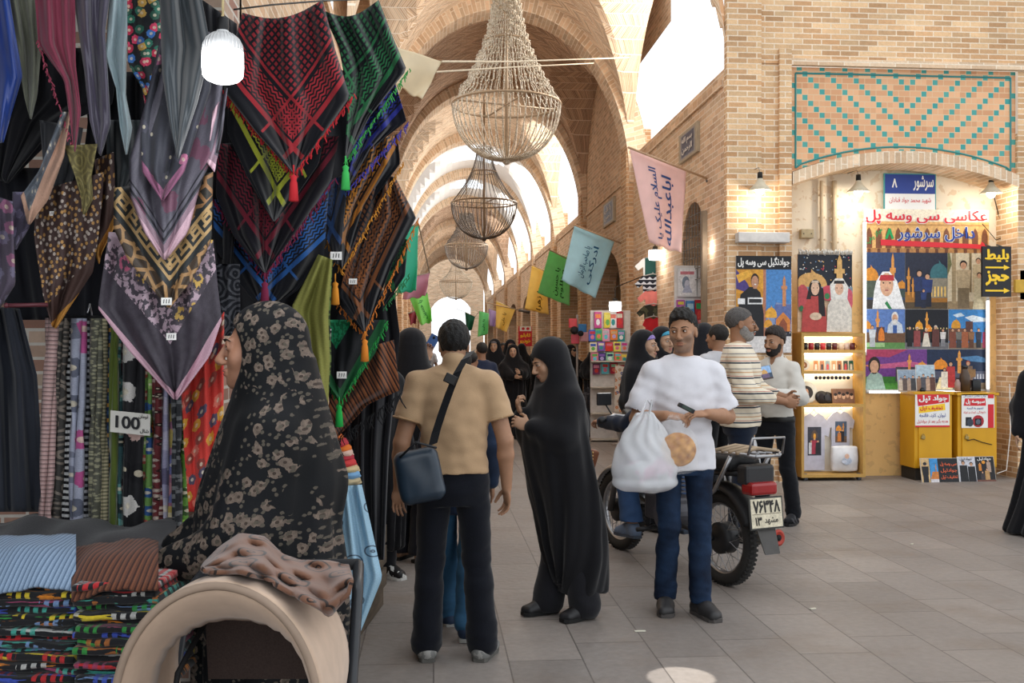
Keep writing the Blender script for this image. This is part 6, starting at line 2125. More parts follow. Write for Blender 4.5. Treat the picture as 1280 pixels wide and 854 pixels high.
for i, (py, cx, w, c, nm) in enumerate(((605, 433, 36, 'a89878', 'beige'), (597, 432, 36, '6c94b8', 'sky blue'), (590, 431, 36, 'b8a47c', 'cream'), (583, 429, 33, 'b83838', 'bright red'), (576, 427, 30, 'a02c38', 'crimson'), (570, 427, 28, 'c8a898', 'pink grey'), (565, 426, 26, 'd06c28', 'tangerine'), (559, 424, 22, 'a8343c', 'wine red'), (553, 421, 16, 'c86428', 'orange'))):
 r = thing('soft_cap', nm + ' soft cap in the pile on the corner crate' + (', at its foot' if i == 0 else ', at its top' if i == 8 else ''), 'cap', PD(cx, py, 4.25), 0, HAT)
 smooth_solid('cap', [('e', (0, 0, .012), (w / 2 * 4.25 / F, .1, .021)), ('e', (.01, -.03, .02), (w / 2.4 * 4.25 / F, .08, .02))], .006, plain(c, rough=.9), r, .01, lambda p: .003 * wnoise(p, (50, 50, 50), i))
 mb = MB()
 mb.torus((0, 0, .006), w / 2 * 4.25 / F * .98, .006, None, 24, 6)
 o = mb.build('cap_band', plain(c, rough=.95), r, True, local=True)
# ---- woman in the floral chador, and the stroller
def _floral(b):
 p = b.obj()
 v = b.vec(p[1] + p[0] * .4, p[2])
 clump = b.noise(b.vec(*p), 5.5, 2)
 fine = b.noise(b.vec(*p), 75, 3)
 d, r = b.vor(v, 26)
 d2, r2 = b.vor(v, 60)
 c = b.mix(b.noise(b.vec(*p), 5, 3), hx('060708'), hx('14161a'))
 c = b.mix(((d + (fine - .5) * .55) < .33) * (clump > .47), c, b.mix(fine, hx('2a2420'), hx('86766a')))
 c = b.mix((d < .1) * (clump > .47), c, hx('3a302a'))
 c = b.mix(((d2 + (fine - .5) * .5) < .26) * (clump > .42) * (r2 > .4), c, hx('4c463e'))
 return b.mul(c, b.noise(b.vec(*p), 200, 1) * .5 + .75)
fl_m = M('floral_chiffon', _floral, rough=.7, spec=.15, sheen=.03)
def front_woman():
 r = person('woman in a black chador printed with pale flowers, seen in profile pushing a stroller', 330, 2.7, -PI / 2 + .12)
 f = Figure(1.62, .98, yaw=-.05, pitch=.0, elL=(.21, -.05, 1.04), wrL=(.16, -.27, .93), elR=(-.21, -.05, 1.04), wrR=(-.16, -.27, .93), hdL=(0, -1, -.2), hdR=(0, -1, -.2), pnL=(0, 0, -1), pnR=(0, 0, -1), curlL=.9, curlR=.9)
 f.body(r, skin('b8856a'), .004, legs=False)
 f.face(r, lips='9a6054')
 f.hair(r, '1c1e24', .006, a=.4, c0=.034, infl=.013, disp=0, name='headscarf')
 rows = [(.05, 0, .05, .27, .26), (.4, 0, .04, .26, .24), (.75, 0, .03, .25, .225), (1.0, 0, .02, .25, .22), (1.2, 0, .01, .235, .195), (1.33, 0, .02, .21, .165), (1.42, 0, .025, .165, .14), (1.5, 0, .035, .115, .115), (1.58, 0, .03, .09, .105)]
 f.chador(r, fl_m, .007, rows=rows, open_=(.14, .11, .1), off=(0, -.132, -.02), folds=.012, nf=10, seed=77, hood=.012)
 f.shoes(r, plain('1a1a1c'), '101010', .008)
front_woman()
stg = thing('stroller', 'beige baby stroller with an arched canopy and dark brown seat in front of the woman', 'stroller', GP(300, 2.1))
SD = 2.0
kS = SD / F
canopy_m = M('beige_canvas', lambda b: (lambda p: b.mul(hx('c2a892'), b.noise(b.vec(*p), 20, 3) * .35 + .72))(b.obj()), rough=.85, sheen=.2)
inner_m = M('canopy_lining', lambda b: (lambda p: b.mul(hx('b09a88'), b.noise(b.vec(*p), 20, 3) * .3 + .75))(b.obj()), rough=.9)
def arcp(cx, cy, rx, ry, a, d):
 return PD(cx + rx * math.cos(a), cy - ry * math.sin(a), d)
# canopy: a hood swept from the front hoop to the back hoop
n, m = 40, 14
vs = []
for j in range(m + 1):
 t = j / m
 for i in range(n + 1):
  a = -.42 + (PI + .84) * i / n
  rx, ry = 119 - 4 * t, 150 - 10 * t * t
  bul = 1 + .02 * math.sin(PI * t)
  d = 1.86 + .34 * t
  c = arcp(296, 862, rx * bul * SD / 1.86 * .94, ry * bul * SD / 1.86 * .94 , a, 1.86)
  p = arcp(0, 0, 0, 0, 0, 1)
  lx = (rx * bul * math.cos(a)) * kS
  lz = (ry * bul * (math.sin(a) if a < PI + .1 and a > -.1 else math.sin(a))) * kS
  base = PD(296, 862, SD)
  wr = .003 * math.sin(26 * a) * math.sin(PI * t)
  vs.append(base + Vector((CT, -ST, 0)) * lx + Vector((ST, CT, 0)) * (d - SD) + Vector((0, 0, lz - .03 * t * math.sin(max(0, min(PI, a))) + wr)))
fs = np.array([[j * (n + 1) + i, (j + 1) * (n + 1) + i, (j + 1) * (n + 1) + i + 1, j * (n + 1) + i + 1] for j in range(m) for i in range(n)])
o = np_mesh('canopy', vs, fs, canopy_m, stg)
solid(o, .008, 1)
# front hoop: the wide padded brim
mb = MB()
rim = [vs[i] for i in range(n + 1)]
mb.tube(rim, [.008] * (n + 1), 8)
mb.build('canopy_piping', plain('8f7c6c', rough=.8), stg, True)
n2 = 36
vs2 = []
for j in range(6):
 t = j / 5
 for i in range(n2 + 1):
  a = -.42 + (PI + .84) * i / n2
  rx, ry = 119 - 22 * t, 150 - 44 * t - 14 * t * math.sin(max(0, min(PI, a)))
  base = PD(296, 862, SD)
  vs2.append(base + Vector((CT, -ST, 0)) * (rx * math.cos(a) * kS) + Vector((ST, CT, 0)) * (-.14 + .03 * t + .09 * t * t) + Vector((0, 0, ry * math.sin(a) * kS + .003 * math.sin(30 * a) * t)))
fs2 = np.array([[j * (n2 + 1) + i, (j + 1) * (n2 + 1) + i, (j + 1) * (n2 + 1) + i + 1, j * (n2 + 1) + i + 1] for j in range(5) for i in range(n2)])
o = np_mesh('canopy_brim', vs2, fs2, canopy_m, stg)
solid(o, .006, 0)
mb = MB()
b0 = PD(296, 862, SD)
ux, uy = Vector((CT, -ST, 0)), Vector((ST, CT, 0))
pts = [(-66, -20), (66, -20), (84, 40), (74, 84), (40, 104), (-10, 108), (-50, 100), (-70, 60)]
mb.prism([b0 + ux * (a * kS) + uy * .16 + Vector((0, 0, h_ * kS)) for a, h_ in pts], uy * .05)
o = mb.build('seat_back', M('brown_seat', lambda b: (lambda p: b.mul(hx('3c302c'), b.noise(b.vec(*p), 260, 1) * .8 + .6))(b.obj()), rough=.9), stg)
mb = MB()
mb.tube([b0 + ux * (-78 * kS) + uy * -.02 + Vector((0, 0, -40 * kS)), b0 + ux * (-74 * kS) + uy * .0 + Vector((0, 0, 20 * kS)), b0 + ux * (-56 * kS) + uy * .1 + Vector((0, 0, 72 * kS))], .006, 8)
mb.build('harness_strap', plain('131315'), stg, True)
for sx in (-1, 1):
 mb = MB()
 mb.tube([b0 + ux * (sx * 124 * kS) + uy * .12 + Vector((0, 0, -.9)), b0 + ux * (sx * 124 * kS) + uy * .13 + Vector((0, 0, -.2)), b0 + ux * (sx * 122 * kS) + uy * .3 + Vector((0, 0, 76 * kS)), b0 + ux * (sx * 112 * kS) + uy * .42 + Vector((0, 0, 100 * kS))], .013, 8)
 mb.build('frame_tube', plain('2c2e32', rough=.4), stg, True)
 for yy in (-.25, .35):
  mb = MB()
  wc = b0 + ux * (sx * 118 * kS) + uy * yy
  wc.z = .085
  Rw = Matrix.Rotation(-TH, 3, 'Z') @ Matrix.Rotation(PI / 2, 3, 'Y')
  mb.torus(wc, .068, .017, Rw, 24, 8)
  mb.lathe([(.0, -.012), (.055, -.012), (.055, .012), (0, .012)], wc, 20, Rw)
  mb.build('wheel', plain('1c1c1e'), stg, True)
mb = MB()
mb.tube([b0 + ux * (-112 * kS) + uy * .42 + Vector((0, 0, 100 * kS)), b0 + ux * (-60 * kS) + uy * .46 + Vector((0, 0, 94 * kS)), b0 + ux * (60 * kS) + uy * .46 + Vector((0, 0, 94 * kS)), b0 + ux * (112 * kS) + uy * .42 + Vector((0, 0, 100 * kS))], .014, 8)
mb.build('handle_bar', plain('1c1c1e'), stg, True)
mb = MB()
mb.hexa([b0 + ux * (a * kS) + uy * y_ + Vector((0, 0, z_)) for z_ in (-.42, -.3) for a, y_ in ((-100, -.28), (100, -.28), (100, .2), (-100, .2))])
mb.build('seat_base', plain('3a2f2b'), stg)
# brown shawl over the canopy
sh_m = M('brown_printed_shawl', lambda b: (lambda p: (lambda d_: b.mul(b.mix(((d_[0] * 26).sin() > .6) * (d_[0].band(.05, .5)), hx('6c4a38'), hx('241814')), b.noise(b.vec(*p), 18, 3) * .6 + .7))(b.vor(b.vec(p[0] * .8, p[2] + p[1] * .5), 15)))(b.obj()), rough=.9, sheen=.25)
shw = thing('shawl', 'brown shawl with dark letter-like print bunched over the stroller canopy', 'shawl', PD(350, 720, 2.15))
n, m = 44, 22
vs = []
top = [(255, 705), (275, 685), (300, 668), (330, 672), (352, 694), (375, 702), (410, 702), (440, 708)]
bot = [(250, 716), (275, 716), (300, 716), (330, 724), (352, 736), (380, 752), (412, 770), (436, 742)]
for j in range(m + 1):
 t = j / m
 for i in range(n + 1):
  s = i / n
  px = 252 + 188 * s
  yt = np.interp(px, [p[0] for p in top], [p[1] for p in top])
  yb = np.interp(px, [p[0] for p in bot], [p[1] for p in bot])
  if i in (0, n):
   yt = yb = (yt + yb) / 2
  fo = .03 * math.sin(15 * s + 7 * t) + .022 * math.sin(29 * s - 11 * t + 1) + .016 * math.sin(21 * t + 6 * s)
  d = 2.32 - .42 * t - .06 * math.sin(PI * t) + fo
  vs.append(PD(px, yt + (yb - yt) * t, max(1.86, d)))
fs = np.array([[j * (n + 1) + i, (j + 1) * (n + 1) + i, (j + 1) * (n + 1) + i + 1, j * (n + 1) + i + 1] for j in range(m) for i in range(n)])
o = np_mesh('shawl_cloth', vs, fs, sh_m, shw)
solid(o, .008)
# ================================================================ photo shop in the arched niche
def WF(x0, yb, x1, yt, Y):
 """frame of an upright rectangle measured in the photo on the plane y = Y; returns frame, width, height"""
 a, c = PY(x0, yb, Y), PY(x1, yb, Y)
 w = c.x - a.x
 h = (PY(x0, yt, Y).z + PY(x1, yt, Y).z) / 2 - (a.z + c.z) / 2
 return Frame((a.x, Y, (a.z + c.z) / 2), (1, 0, 0), (0, 0, 1)), w, h
def slab(fr, w, h, t, mat, name, parent, bev=0):
 mb = MB()
 mb.prism([fr.at(0, 0, 0), fr.at(w, 0, 0), fr.at(w, h, 0), fr.at(0, h, 0)], fr.N * -t)
 return mb.build(name, mat, parent)
TURQ = M('turq_frame', srgb(70, 150, 150), rough=.4)
m_red, m_blue, m_green = M('sign_red', srgb(205, 38, 48), rough=.4), M('sign_blue', srgb(36, 60, 140), rough=.4), M('sign_green', srgb(20, 150, 80), rough=.4)
m_wht, m_yel, m_blk = M('sign_white', srgb(232, 230, 226), rough=.4), M('sign_yellow', srgb(244, 200, 40), rough=.4), M('sign_black', srgb(24, 24, 28), rough=.4)
# street name plate
fr, w, h = WF(1105, 262, 1170, 217, 11.4)
t = thing('street_sign', 'blue and white street name plate with a turquoise rim on the niche wall', 'sign', fr.at(w / 2, 0))
slab(fr, w, h, .02, TURQ, 'plate', t)
cv = Canvas(fr, .012, 0, w - .012, h - .012)
cv.R(0, 0, 1, 1, m_wht).R(0, .45, 1, 1, m_blue)
cv.build('plate_face', t)
write('سرشور', fr, (w * .56, h * .52, w * .95, h * .95), m_wht, t)
write('۸', fr, (w * .15, h * .6, w * .25, h * .86), m_wht, t, bold=.03)
write('شهید محمد جواد قنادان', fr, (w * .1, h * .16, w * .9, h * .34), m_red, t, bold=.01)
# big banner
YB = 11.38
fr, w, h = WF(1080, 489, 1236, 262, YB)
t = thing('photo_banner', 'large studio banner of printed family photos with red Persian heading and arrow', 'banner', fr.at(w / 2, 0))
slab(fr, w, h, .03, plain('c8c4bc'), 'backing_board', t)
cv = Canvas(fr, 0, h * .762, w, h)
cv.R(0, 0, 1, 1, 'f0e4cc').R(0, 0, 1, .72, 'd8a868').R(0, 0, 1, .1, 'b07c48').R(0, .62, 1, .66, 'b88850')
for i in range(13):
 a = .04 + i * .077
 cv.P([(a - .024, .1), (a + .024, .1), (a + .024, .4), (a + .016, .5), (a, .58), (a - .016, .5), (a - .024, .4)], '7a4a30')
 cv.R(a - .012, .0, a + .012, .09, '6c4028')
cv.P([(.13, .16), (.93, .1), (.93, .02), (.99, .14), (.94, .27), (.93, .2), (.13, .3)], m_red)
cv.build('heading_print', t)
hb_, hh = h * .762, h * .238
write('عکاسی سی وسه پل', fr, (w * .005, hb_ + hh * .64, w * .99, hb_ + hh * 1.0), m_wht, t, bold=.06, lift=.007)
write('عکاسی سی وسه پل', fr, (w * .01, hb_ + hh * .65, w * .985, hb_ + hh * .99), m_red, t, bold=.028, lift=.009)
write('داخل سرشور', fr, (w * .26, hb_ + hh * .24, w * .89, hb_ + hh * .62), m_wht, t, bold=.06, lift=.007)
write('داخل سرشور', fr, (w * .265, hb_ + hh * .25, w * .885, hb_ + hh * .61), m_blue, t, bold=.025, lift=.009)
write('۸', fr, (w * .165, hb_ + hh * .31, w * .235, hb_ + hh * .56), m_green, t, bold=.05, lift=.009)
write('مرکز چاپ', fr, (w * .0, hb_ + hh * .3, w * .16, hb_ + hh * .44), m_green, t, bold=.03, lift=.009, tilt=.75)
def night(c, sky='2c3a58', gold='d89030', ground='3a3430'):
 return c.R(0, 0, 1, 1, sky).R(0, 0, 1, .16, ground)
def cell(a0, b0, a1, b1):
 return Canvas(fr, w * a0, h * b0, w * a1, h * b1, lift=.003)
c = cell(0, .452, .325, .762)
night(c, '2f4268')
c.dome(.16, .5, .2, .28, 'd08830').R(0, .2, .36, .5, '4c5648').minaret(.7, .2, .12, .8, 'd8944a').R(.5, .2, 1, .34, '3a4a44').dome(.92, .36, .12, .16, 'd08830')
c.P([(.2, 0), (.24, .3), (.3, .5), (.45, .66), (.62, .66), (.8, .5), (.9, .25), (1, 0)], 'ecebea').E(.55, .43, .165, .21, 'd8a888').P([(.36, .5), (.74, .5), (.72, .6), (.4, .6)], 'b83038').P([(.5, .1), (.6, 0), (.68, 0), (.56, .14)], '2c8048')
c.E(.47, .46, .02, .015, '3a2a24').E(.63, .46, .02, .015, '3a2a24').E(.55, .33, .05, .015, 'b06a60')
c.build('photo_panel', t, 'panel with a baby in a white headcloth')
c = cell(.327, .452, .665, .762)
night(c, '25293a', ground='54442e')
c.R(0, .12, 1, .3, 'a06c2c').dome(.8, .55, .22, .32, '3c6c74').R(.55, .2, 1, .55, '8c8474').minaret(.08, .25, .08, .5, 'd08c3c').minaret(.18, .2, .06, .36, 'd08c3c')
for i in range(5):
 c.R(.6 + i * .08, .22, .64 + i * .08, .4, 'e8c070')
c.man(.33, .04, .66, '26345c', legs='20263a').man(.52, .04, .6, '2a3a6c', legs='1c2030', hair='1c1c24').man(.43, .02, .34, '2a3a6c', legs='20263a')
c.build('photo_panel', t, 'panel with a couple and child in blue')
c = cell(.667, .452, 1, .762)
c.R(0, 0, 1, 1, 'cfc0a4').R(0, 0, 1, .14, '9a8464').R(.1, .1, .2, 1, 'a08c6c').R(.52, .3, .58, 1, '7c6848').R(.8, .1, .92, 1, 'b4a484').P([(.0, .6), (.1, .8), (.05, 1), (0, 1)], '6c6c48')
c.man(.38, .02, .85, 'b8a484', legs='7c6c54').man(.74, .3, .62, 'c4b08c', hair='4c4038').P([(.6, 0), (1, 0), (.86, .42), (.68, .42)], 'd0c4a4').man(.76, .1, .56, 'c8bc9c', hair='241c18')
c.build('photo_panel', t, 'panel with a family in beige costume')
c = cell(0, .232, .325, .45)
night(c, '5c7cb8', ground='5c8a4c')
c.R(0, .16, 1, .42, '6c4c34').dome(.08, .5, .1, .24, 'd08830').minaret(.33, .3, .09, .7, 'd89450').R(.3, .16, .5, .55, '4a3c44').dome(.42, .2, .08, .4, 'd87c2c').R(.06, .05, .5, .16, '9cc084').man(.2, .05, .55, 'c8ccd0', legs='b0b4b8')
c.P([(.56, .4), (.96, .4), (.92, .62), (.8, .72), (.68, .72), (.58, .6)], 'c4ccd8').E(.75, .8, .085, .14, 'dcd8d4').E(.75, .77, .065, .11, 'c89878').E(.75, .68, .06, .07, 'd8d4d0').R(.7, .4, .8, .6, '3c5c9c')
c.build('photo_panel', t, 'panel with a white bearded man above a shrine')
c = cell(.327, .232, .672, .45)
night(c, '14161f', ground='6c6c70')
c.R(0, .25, 1, .5, '2c2620').dome(.32, .5, .09, .24, 'e09a30').minaret(.5, .45, .07, .5, 'e09a40').dome(.54, .44, .08, .2, 'e88c28')
for i in range(14):
 c.E(.05 + i * .07, .52, .012, .02, 'f0d890')
c.man(.1, .06, .52, '1c1c22', legs='16161a').man(.27, .06, .5, '8c4444', hair='d8d0c0').man(.48, .06, .46, '7c3c38', hair='c8c0b0').P([(.38, .06), (.58, .06), (.52, .4), (.44, .4)], 'd8d0c0').man(.7, .06, .54, '5c3430', hair='d0c8bc').man(.87, .06, .46, 'd0ccc8', legs='7c7c80')
c.build('photo_panel', t, 'panel with five costumed people at night')
c = cell(.675, .232, 1, .45)
night(c, '3c84c4', ground='7c6c5c')
c.P([(.4, .8), (.6, .86), (.9, .78), (1, .84), (1, .7), (.6, .68)], 'dce8f0').P([(.1, .86), (.3, .92), (.4, .84), (.2, .8)], 'cce0ee').dome(.18, .52, .12, .26, 'd89830').R(0, .2, .6, .52, '6c4838').R(.42, .4, .6, .7, '5c3c38')
for a, q, lg in ((.1, '7c4434', None), (.25, '6c6c68', '3c3c40'), (.4, 'a05c3c', None), (.56, '8c6444', '5c3c2c'), (.74, '2c3448', '22262f'), (.92, 'b04868', None)):
 c.man(a, .03, .5, q, legs=lg)
c.build('photo_panel', t, 'panel with six people under a blue sky')
c = cell(0, .01, .5, .23)
night(c, '6c3c84', ground='4c8c3c')
c.P([(0, 1), (.7, 1), (.4, .8), (.2, .82), (0, .66)], 'a83c5c').P([(.2, .62), (.7, .7), (1, .64), (1, .55), (.2, .52)], 'c05c84').P([(0, .6), (.2, .66), (.3, .6), (.1, .55)], 'd87c6c').R(0, .15, 1, .32, '3c7434').R(.5, .2, 1, .56, '4a4454').minaret(.72, .4, .06, .5, 'd89050').dome(.92, .5, .08, .22, 'e0983c')
c.P([(.02, 0), (.34, 0), (.28, .36), (.2, .44), (.12, .44), (.04, .3)], '9cb4a8').E(.16, .6, .095, .22, '241c1a').E(.16, .57, .07, .16, 'd0a080').P([(.1, .42), (.22, .42), (.19, .5), (.13, .5)], 'd0a080')
c.build('photo_panel', t, 'panel with a girl under a violet sky')
c = cell(.5, .01, 1, .23)
night(c, '1c2c48', ground='7c6c58')
c.P([(.5, .8), (.8, .84), (1, .76), (1, .66), (.7, .7)], '4c7ca8').R(.1, .25, .95, .45, '54586c').dome(.22, .5, .12, .3, 'e08c2c').minaret(.52, .4, .08, .58, 'e09c4c')
for i in range(9):
 c.R(.58 + i * .045, .26, .605 + i * .045, .38, 'b8bcc8')
c.P([(.14, 0), (.42, 0), (.36, .3), (.2, .3)], 'f0e0b0').man(.38, .04, .66, 'b83c3c').man(.28, .04, .5, 'e8e0d0').man(.66, .02, .7, '7c6454', hair='9c3c2c').R(.55, .3, .78, .5, '8c6c48')
c.build('photo_panel', t, 'panel with bright figures at night')
# neon tubes round the banner
def tube_light(label, p0, p1, e):
 r = thing('neon_tube', label, 'lamp', tuple(p0))
 mb = MB()
 mb.tube([p0, p1], .017, 10)
 mb.build('tube_glass', M('neon_white', (1, .99, .96), emit=3.2), r, True)
 d = (p1 - p0).normalized()
 mb = MB()
 mb.tube([p0 - d * .04, p0], .02, 10)
 mb.tube([p1, p1 + d * .04], .02, 10)
 mb.tube([p0 + Vector((0, .03, 0)), p1 + Vector((0, .03, 0))], .012, 6)
 mb.build('end_caps', plain('c4c4c4'), r, True)
 return r
tube_light('long white neon tube upright along the left edge of the banner', PY(1081, 440, 11.31), PY(1081, 278, 11.31), 1)
tube_light('white neon tube upright along the right edge of the banner below the ticket sign', PY(1235, 486, 11.31), PY(1235, 376, 11.31), 1)
tube_light('white neon tube lying along the foot of the banner', PY(1086, 490, 11.31), PY(1200, 490, 11.31), 1)
# ticket sign
fr, w, h = WF(1228, 371, 1264, 308, 10.9)
t = thing('ticket_sign', 'black sign with yellow Persian words and two yellow arrows', 'sign', fr.at(w / 2, h / 2))
slab(fr, w, h, .03, m_blk, 'sign_board', t)
write('بلیط', fr, (w * .08, h * .68, w * .92, h * .95), m_yel, t, bold=.05)
write('حجز', fr, (w * .1, h * .22, w * .92, h * .52), m_yel, t, bold=.05)
for q in (.58, .12):
 cv = Canvas(fr, 0, h * (q - .07), w, h * (q + .07), lift=.003)
 cv.P([(.1, .38), (.74, .38), (.74, .12), (.95, .5), (.74, .88), (.74, .62), (.1, .62)], m_yel)
 cv.build('arrow', t)
mb = MB()
mb.tube([fr.at(w * .3, h, -.02), fr.at(w * .3, h + .03, -.12)], .008, 6)
mb.tube([fr.at(w * .7, h, -.02), fr.at(w * .7, h + .03, -.12)], .008, 6)
mb.build('bracket', plain('3a3a3a'), t, True)
# woven photo rug
fr, w, h = WF(997, 415, 1065, 318, 11.1)
t = thing('photo_rug', 'woven picture rug of a red dressed girl and a boy in white', 'rug', fr.at(w / 2, 0))
slab(fr, w, h, .012, plain('b8a48c'), 'rug_cloth', t)
cv = Canvas(fr, 0, 0, w, h)
cv.R(0, 0, 1, 1, '1e222c').R(0, .0, 1, .5, 'c8a888')
rq = random.Random(3)
for i in range(70):
 cv.E(rq.uniform(.02, .98), rq.uniform(.55, .97), .012, .008, rq.choice(['e8e4d8', 'e8c8b0', 'c84858', 'e0b060', '6c8cb0', 'e8e4d8']), 6)
cv.dome(.24, .55, .3, .26, 'cfa060').minaret(.76, .45, .16, .55, 'd0a464').R(0, .5, 1, .58, '7c8c98').E(.55, .5, .14, .1, 'c04858').E(.92, .42, .1, .14, 'c85868').E(.08, .45, .12, .16, 'b84c50').E(.53, .46, .05, .04, '3c7c4c').E(.06, .3, .04, .04, '2f6c44')
cv.P([(.06, 0), (.54, 0), (.5, .3), (.44, .46), (.2, .46), (.08, .28)], 'b04440').E(.31, .565, .115, .11, '1e1a1c').P([(.38, .2), (.5, .2), (.46, .56), (.36, .58)], '1e1a1c').P([(.15, .42), (.23, .42), (.26, .58), (.2, .58)], '1e1a1c').E(.31, .56, .075, .09, 'dcb498').P([(.24, .63), (.38, .63), (.37, .66), (.25, .66)], 'c8b4a0').E(.32, .2, .11, .05, 'd8bca0')
cv.P([(.52, 0), (.98, 0), (.98, .3), (.88, .46), (.64, .46), (.54, .34)], 'd8d0c4').P([(.6, .42), (.58, .6), (.68, .69), (.82, .69), (.92, .58), (.9, .42)], 'e0dcd4').E(.75, .56, .08, .085, 'd8ac90').P([(.65, .62), (.85, .62), (.84, .66), (.66, .66)], '2c2826')
for a in (.28, .35, .71, .79):
 cv.E(a, .565, .01, .008, '1c1614', 6)
cv.build('rug_picture', t)
mb = MB()
for i in range(60):
 x = w * (i + .5) / 60
 mb.tube([fr.at(x, h - .005, .002), fr.at(x + rq.uniform(-.006, .006), h + .03, .012), fr.at(x + rq.uniform(-.012, .012), h + .05 + rq.uniform(-.02, .015), .02), fr.at(x + rq.uniform(-.02, .02), h + .01 + rq.uniform(-.03, .02), .03)], .0045, 4)
mb.build('fringe', plain('d8d4cc'), t, True)
# poster on the pier
fr, w, h = WF(920, 441, 989, 320, 10.93)
t = thing('studio_poster', 'studio poster on the brick pier with a man in black and a golden shrine', 'poster', fr.at(w / 2, 0))
slab(fr, w, h, .02, plain('c8c4c0'), 'poster_board', t)
cv = Canvas(fr, 0, 0, w, h)
cv.R(0, 0, 1, 1, 'd8d4d2').R(0, .17, .54, .86, 'c88c30').R(.54, .17, 1, .86, '4c84c0').R(0, .86, 1, 1, '17181c')
cv.P([(0, .86), (.2, .72), (.3, .6), (0, .66)], '4c3c7c').P([(0, .8), (.25, .86), (.3, .8), (.05, .72)], 'e0a840').P([(.3, .86), (.54, .86), (.54, .6), (.4, .7)], 'd89c38').R(.49, .17, .535, .86, 'b0745c')
cv.P([(.5, .17), (.5, .4), (.44, .62), (.34, .68), (.24, .68), (.08, .6), (.02, .4), (.1, .17)], '1c1c20').E(.34, .745, .075, .075, '2a1e18').E(.34, .73, .065, .065, 'b8886c').E(.345, .705, .02, .008, 'e8e4e0', 8).P([(.3, .69), (.39, .69), (.37, .66), (.31, .66)], 'b8886c').R(.21, .5, .48, .57, 'e0e0e0').R(.23, .515, .46, .555, '2a2a2c').R(.03, .5, .16, .56, 'e0e0e0')
cv.P([(.54, .17), (1, .17), (1, .5), (.72, .52), (.72, .4), (.54, .36)], '8494b8').R(.7, .3, 1, .5, '5c6ca0').dome(.63, .36, .11, .13, 'e0a43c').dome(.58, .26, .08, .1, 'd89838').minaret(.87, .48, .09, .32, 'c8885c').P([(.72, .2), (.98, .2), (.98, .34), (.85, .42), (.72, .34)], 'd0803c').P([(.78, .2), (.92, .2), (.92, .3), (.85, .36), (.78, .3)], '8c4c34').R(.54, .17, 1, .22, '30303a')
for i in range(26):
 cv.E(.55 + rq.random() * .44, .175 + rq.random() * .035, .008, .008, rq.choice(['d8d8d8', '20202a', '6c84a0']), 6)
cv.build('poster_print', t)
write('جوادنگیل سی وسه پل', fr, (w * .03, h * .875, w * .97, h * .99), m_wht, t, bold=.035)
# white stone ledge and reflector lamps
mb = MB()
a, c = PY(922, 303, 10.86), PY(986, 291, 10.86)
mb.box((a.x, 10.82, a.z), (c.x, 10.99, c.z), bev=.006)
tag(mb.build('stone_ledge', plain('c8c4c0')), 'white stone ledge on the brick pier under the reflector lamp', 'ledge')
def cone_lamp(label, px, py, Y, e, bulb_side=0):
 c = PY(px, py, Y)
 r = thing('reflector_lamp', label, 'lamp', c)
 mb = MB()
 mb.lathe([(.03, .13), (.035, .11), (.06, .07), (.13, .0), (.128, -.005), (.055, .065), (.03, .1)], c, 24)
 mb.build('lamp_shade', plain('c0b49c', rough=.4), r, True)
 mb = MB()
 mb.ball(c + Vector((0, 0, -.0)), (.05, .05, .055), 14)
 mb.build('bulb', M('warm_bulb', (1, .95, .85), emit=7), r, True)
 mb = MB()
 mb.lathe([(.0, .2), (.026, .2), (.03, .12), (.0, .12)], c, 14)
 mb.build('socket', plain('1c1a18'), r, True)
 mb = MB()
 mb.tube([c + Vector((0, 0, .19)), c + Vector((0, .04, .26)), c + Vector((0, .45 if Y > 11 else .22, .27))], .005, 5)
 mb.build('cord', plain('8a8478'), r, True)
 lamp('reflector_light', 'POINT', tuple(c + Vector((0, -.03, -.1))), e, (1, .93, .8), .05)
cone_lamp('cone reflector lamp on the brick pier over the stone ledge', 950, 238, 10.78, 8)
cone_lamp('cone reflector lamp left of the street name plate', 1073, 240, 11.15, 9)
cone_lamp('cone reflector lamp at the right springing of the arch', 1239, 242, 11.1, 9)
# pipes and boxes on the niche wall
for nm, pts, r_ in (('grey conduit running down the niche wall', [(1043, 226), (1043, 322)], .03), ('thin pipe left of the grey conduit on the niche wall', [(1027, 226), (1027, 318)], .022), ('drain pipe at the right end of the niche', [(1270, 245), (1270, 480)], .02)):
 mb = MB()
 mb.tube([PY(a, b_, 11.4) for a, b_ in pts], r_, 10)
 for q in range(3):
  p = PY(pts[0][0], pts[0][1] + (pts[1][1] - pts[0][1]) * (.2 + .3 * q), 11.41)
  mb.tube([p + Vector((-r_ * 1.6, 0, 0)), p + Vector((r_ * 1.6, 0, 0))], r_ * .5, 6)
 tag(mb.build('conduit', plain('b8a488')), nm, 'pipe')
jb = thing('junction_box', 'small old junction box on the niche plaster beside the pipes', 'box', PY(1008, 293, 11.42))
mb = MB()
a, c = PY(1000, 298, 11.4), PY(1016, 287, 11.4)
mb.box((a.x, 11.36, a.z), (c.x, 11.44, c.z), bev=.008)
mb.build('box_body', plain('a89878'), jb)
mb = MB()
for q in (.2, .8):
 mb.ball((a.x + (c.x - a.x) * q, 11.358, (a.z + c.z) / 2), .008, 8)
mb.build('screws', plain('6c6458'), jb, True)
mb = MB()
mb.tube([PY(x_, y_, 11.2 + .2 * (k_ % 2)) for k_, (x_, y_) in enumerate(((1240, 235), (1248, 268), (1262, 300), (1280, 285)))], .006, 5)
mb.tube([PY(1228, 280, 11.3), PY(1245, 300, 11.35), PY(1268, 292, 11.35)], .005, 5)
tag(mb.build('loose_cable', plain('28241f')), 'thin black cables strung across the right end of the niche', 'cable')
cb = thing('wall_cabinet_box', 'black and yellow box fixed at the right edge of the photo', 'box', PY(1276, 356, 11.1))
mb = MB()
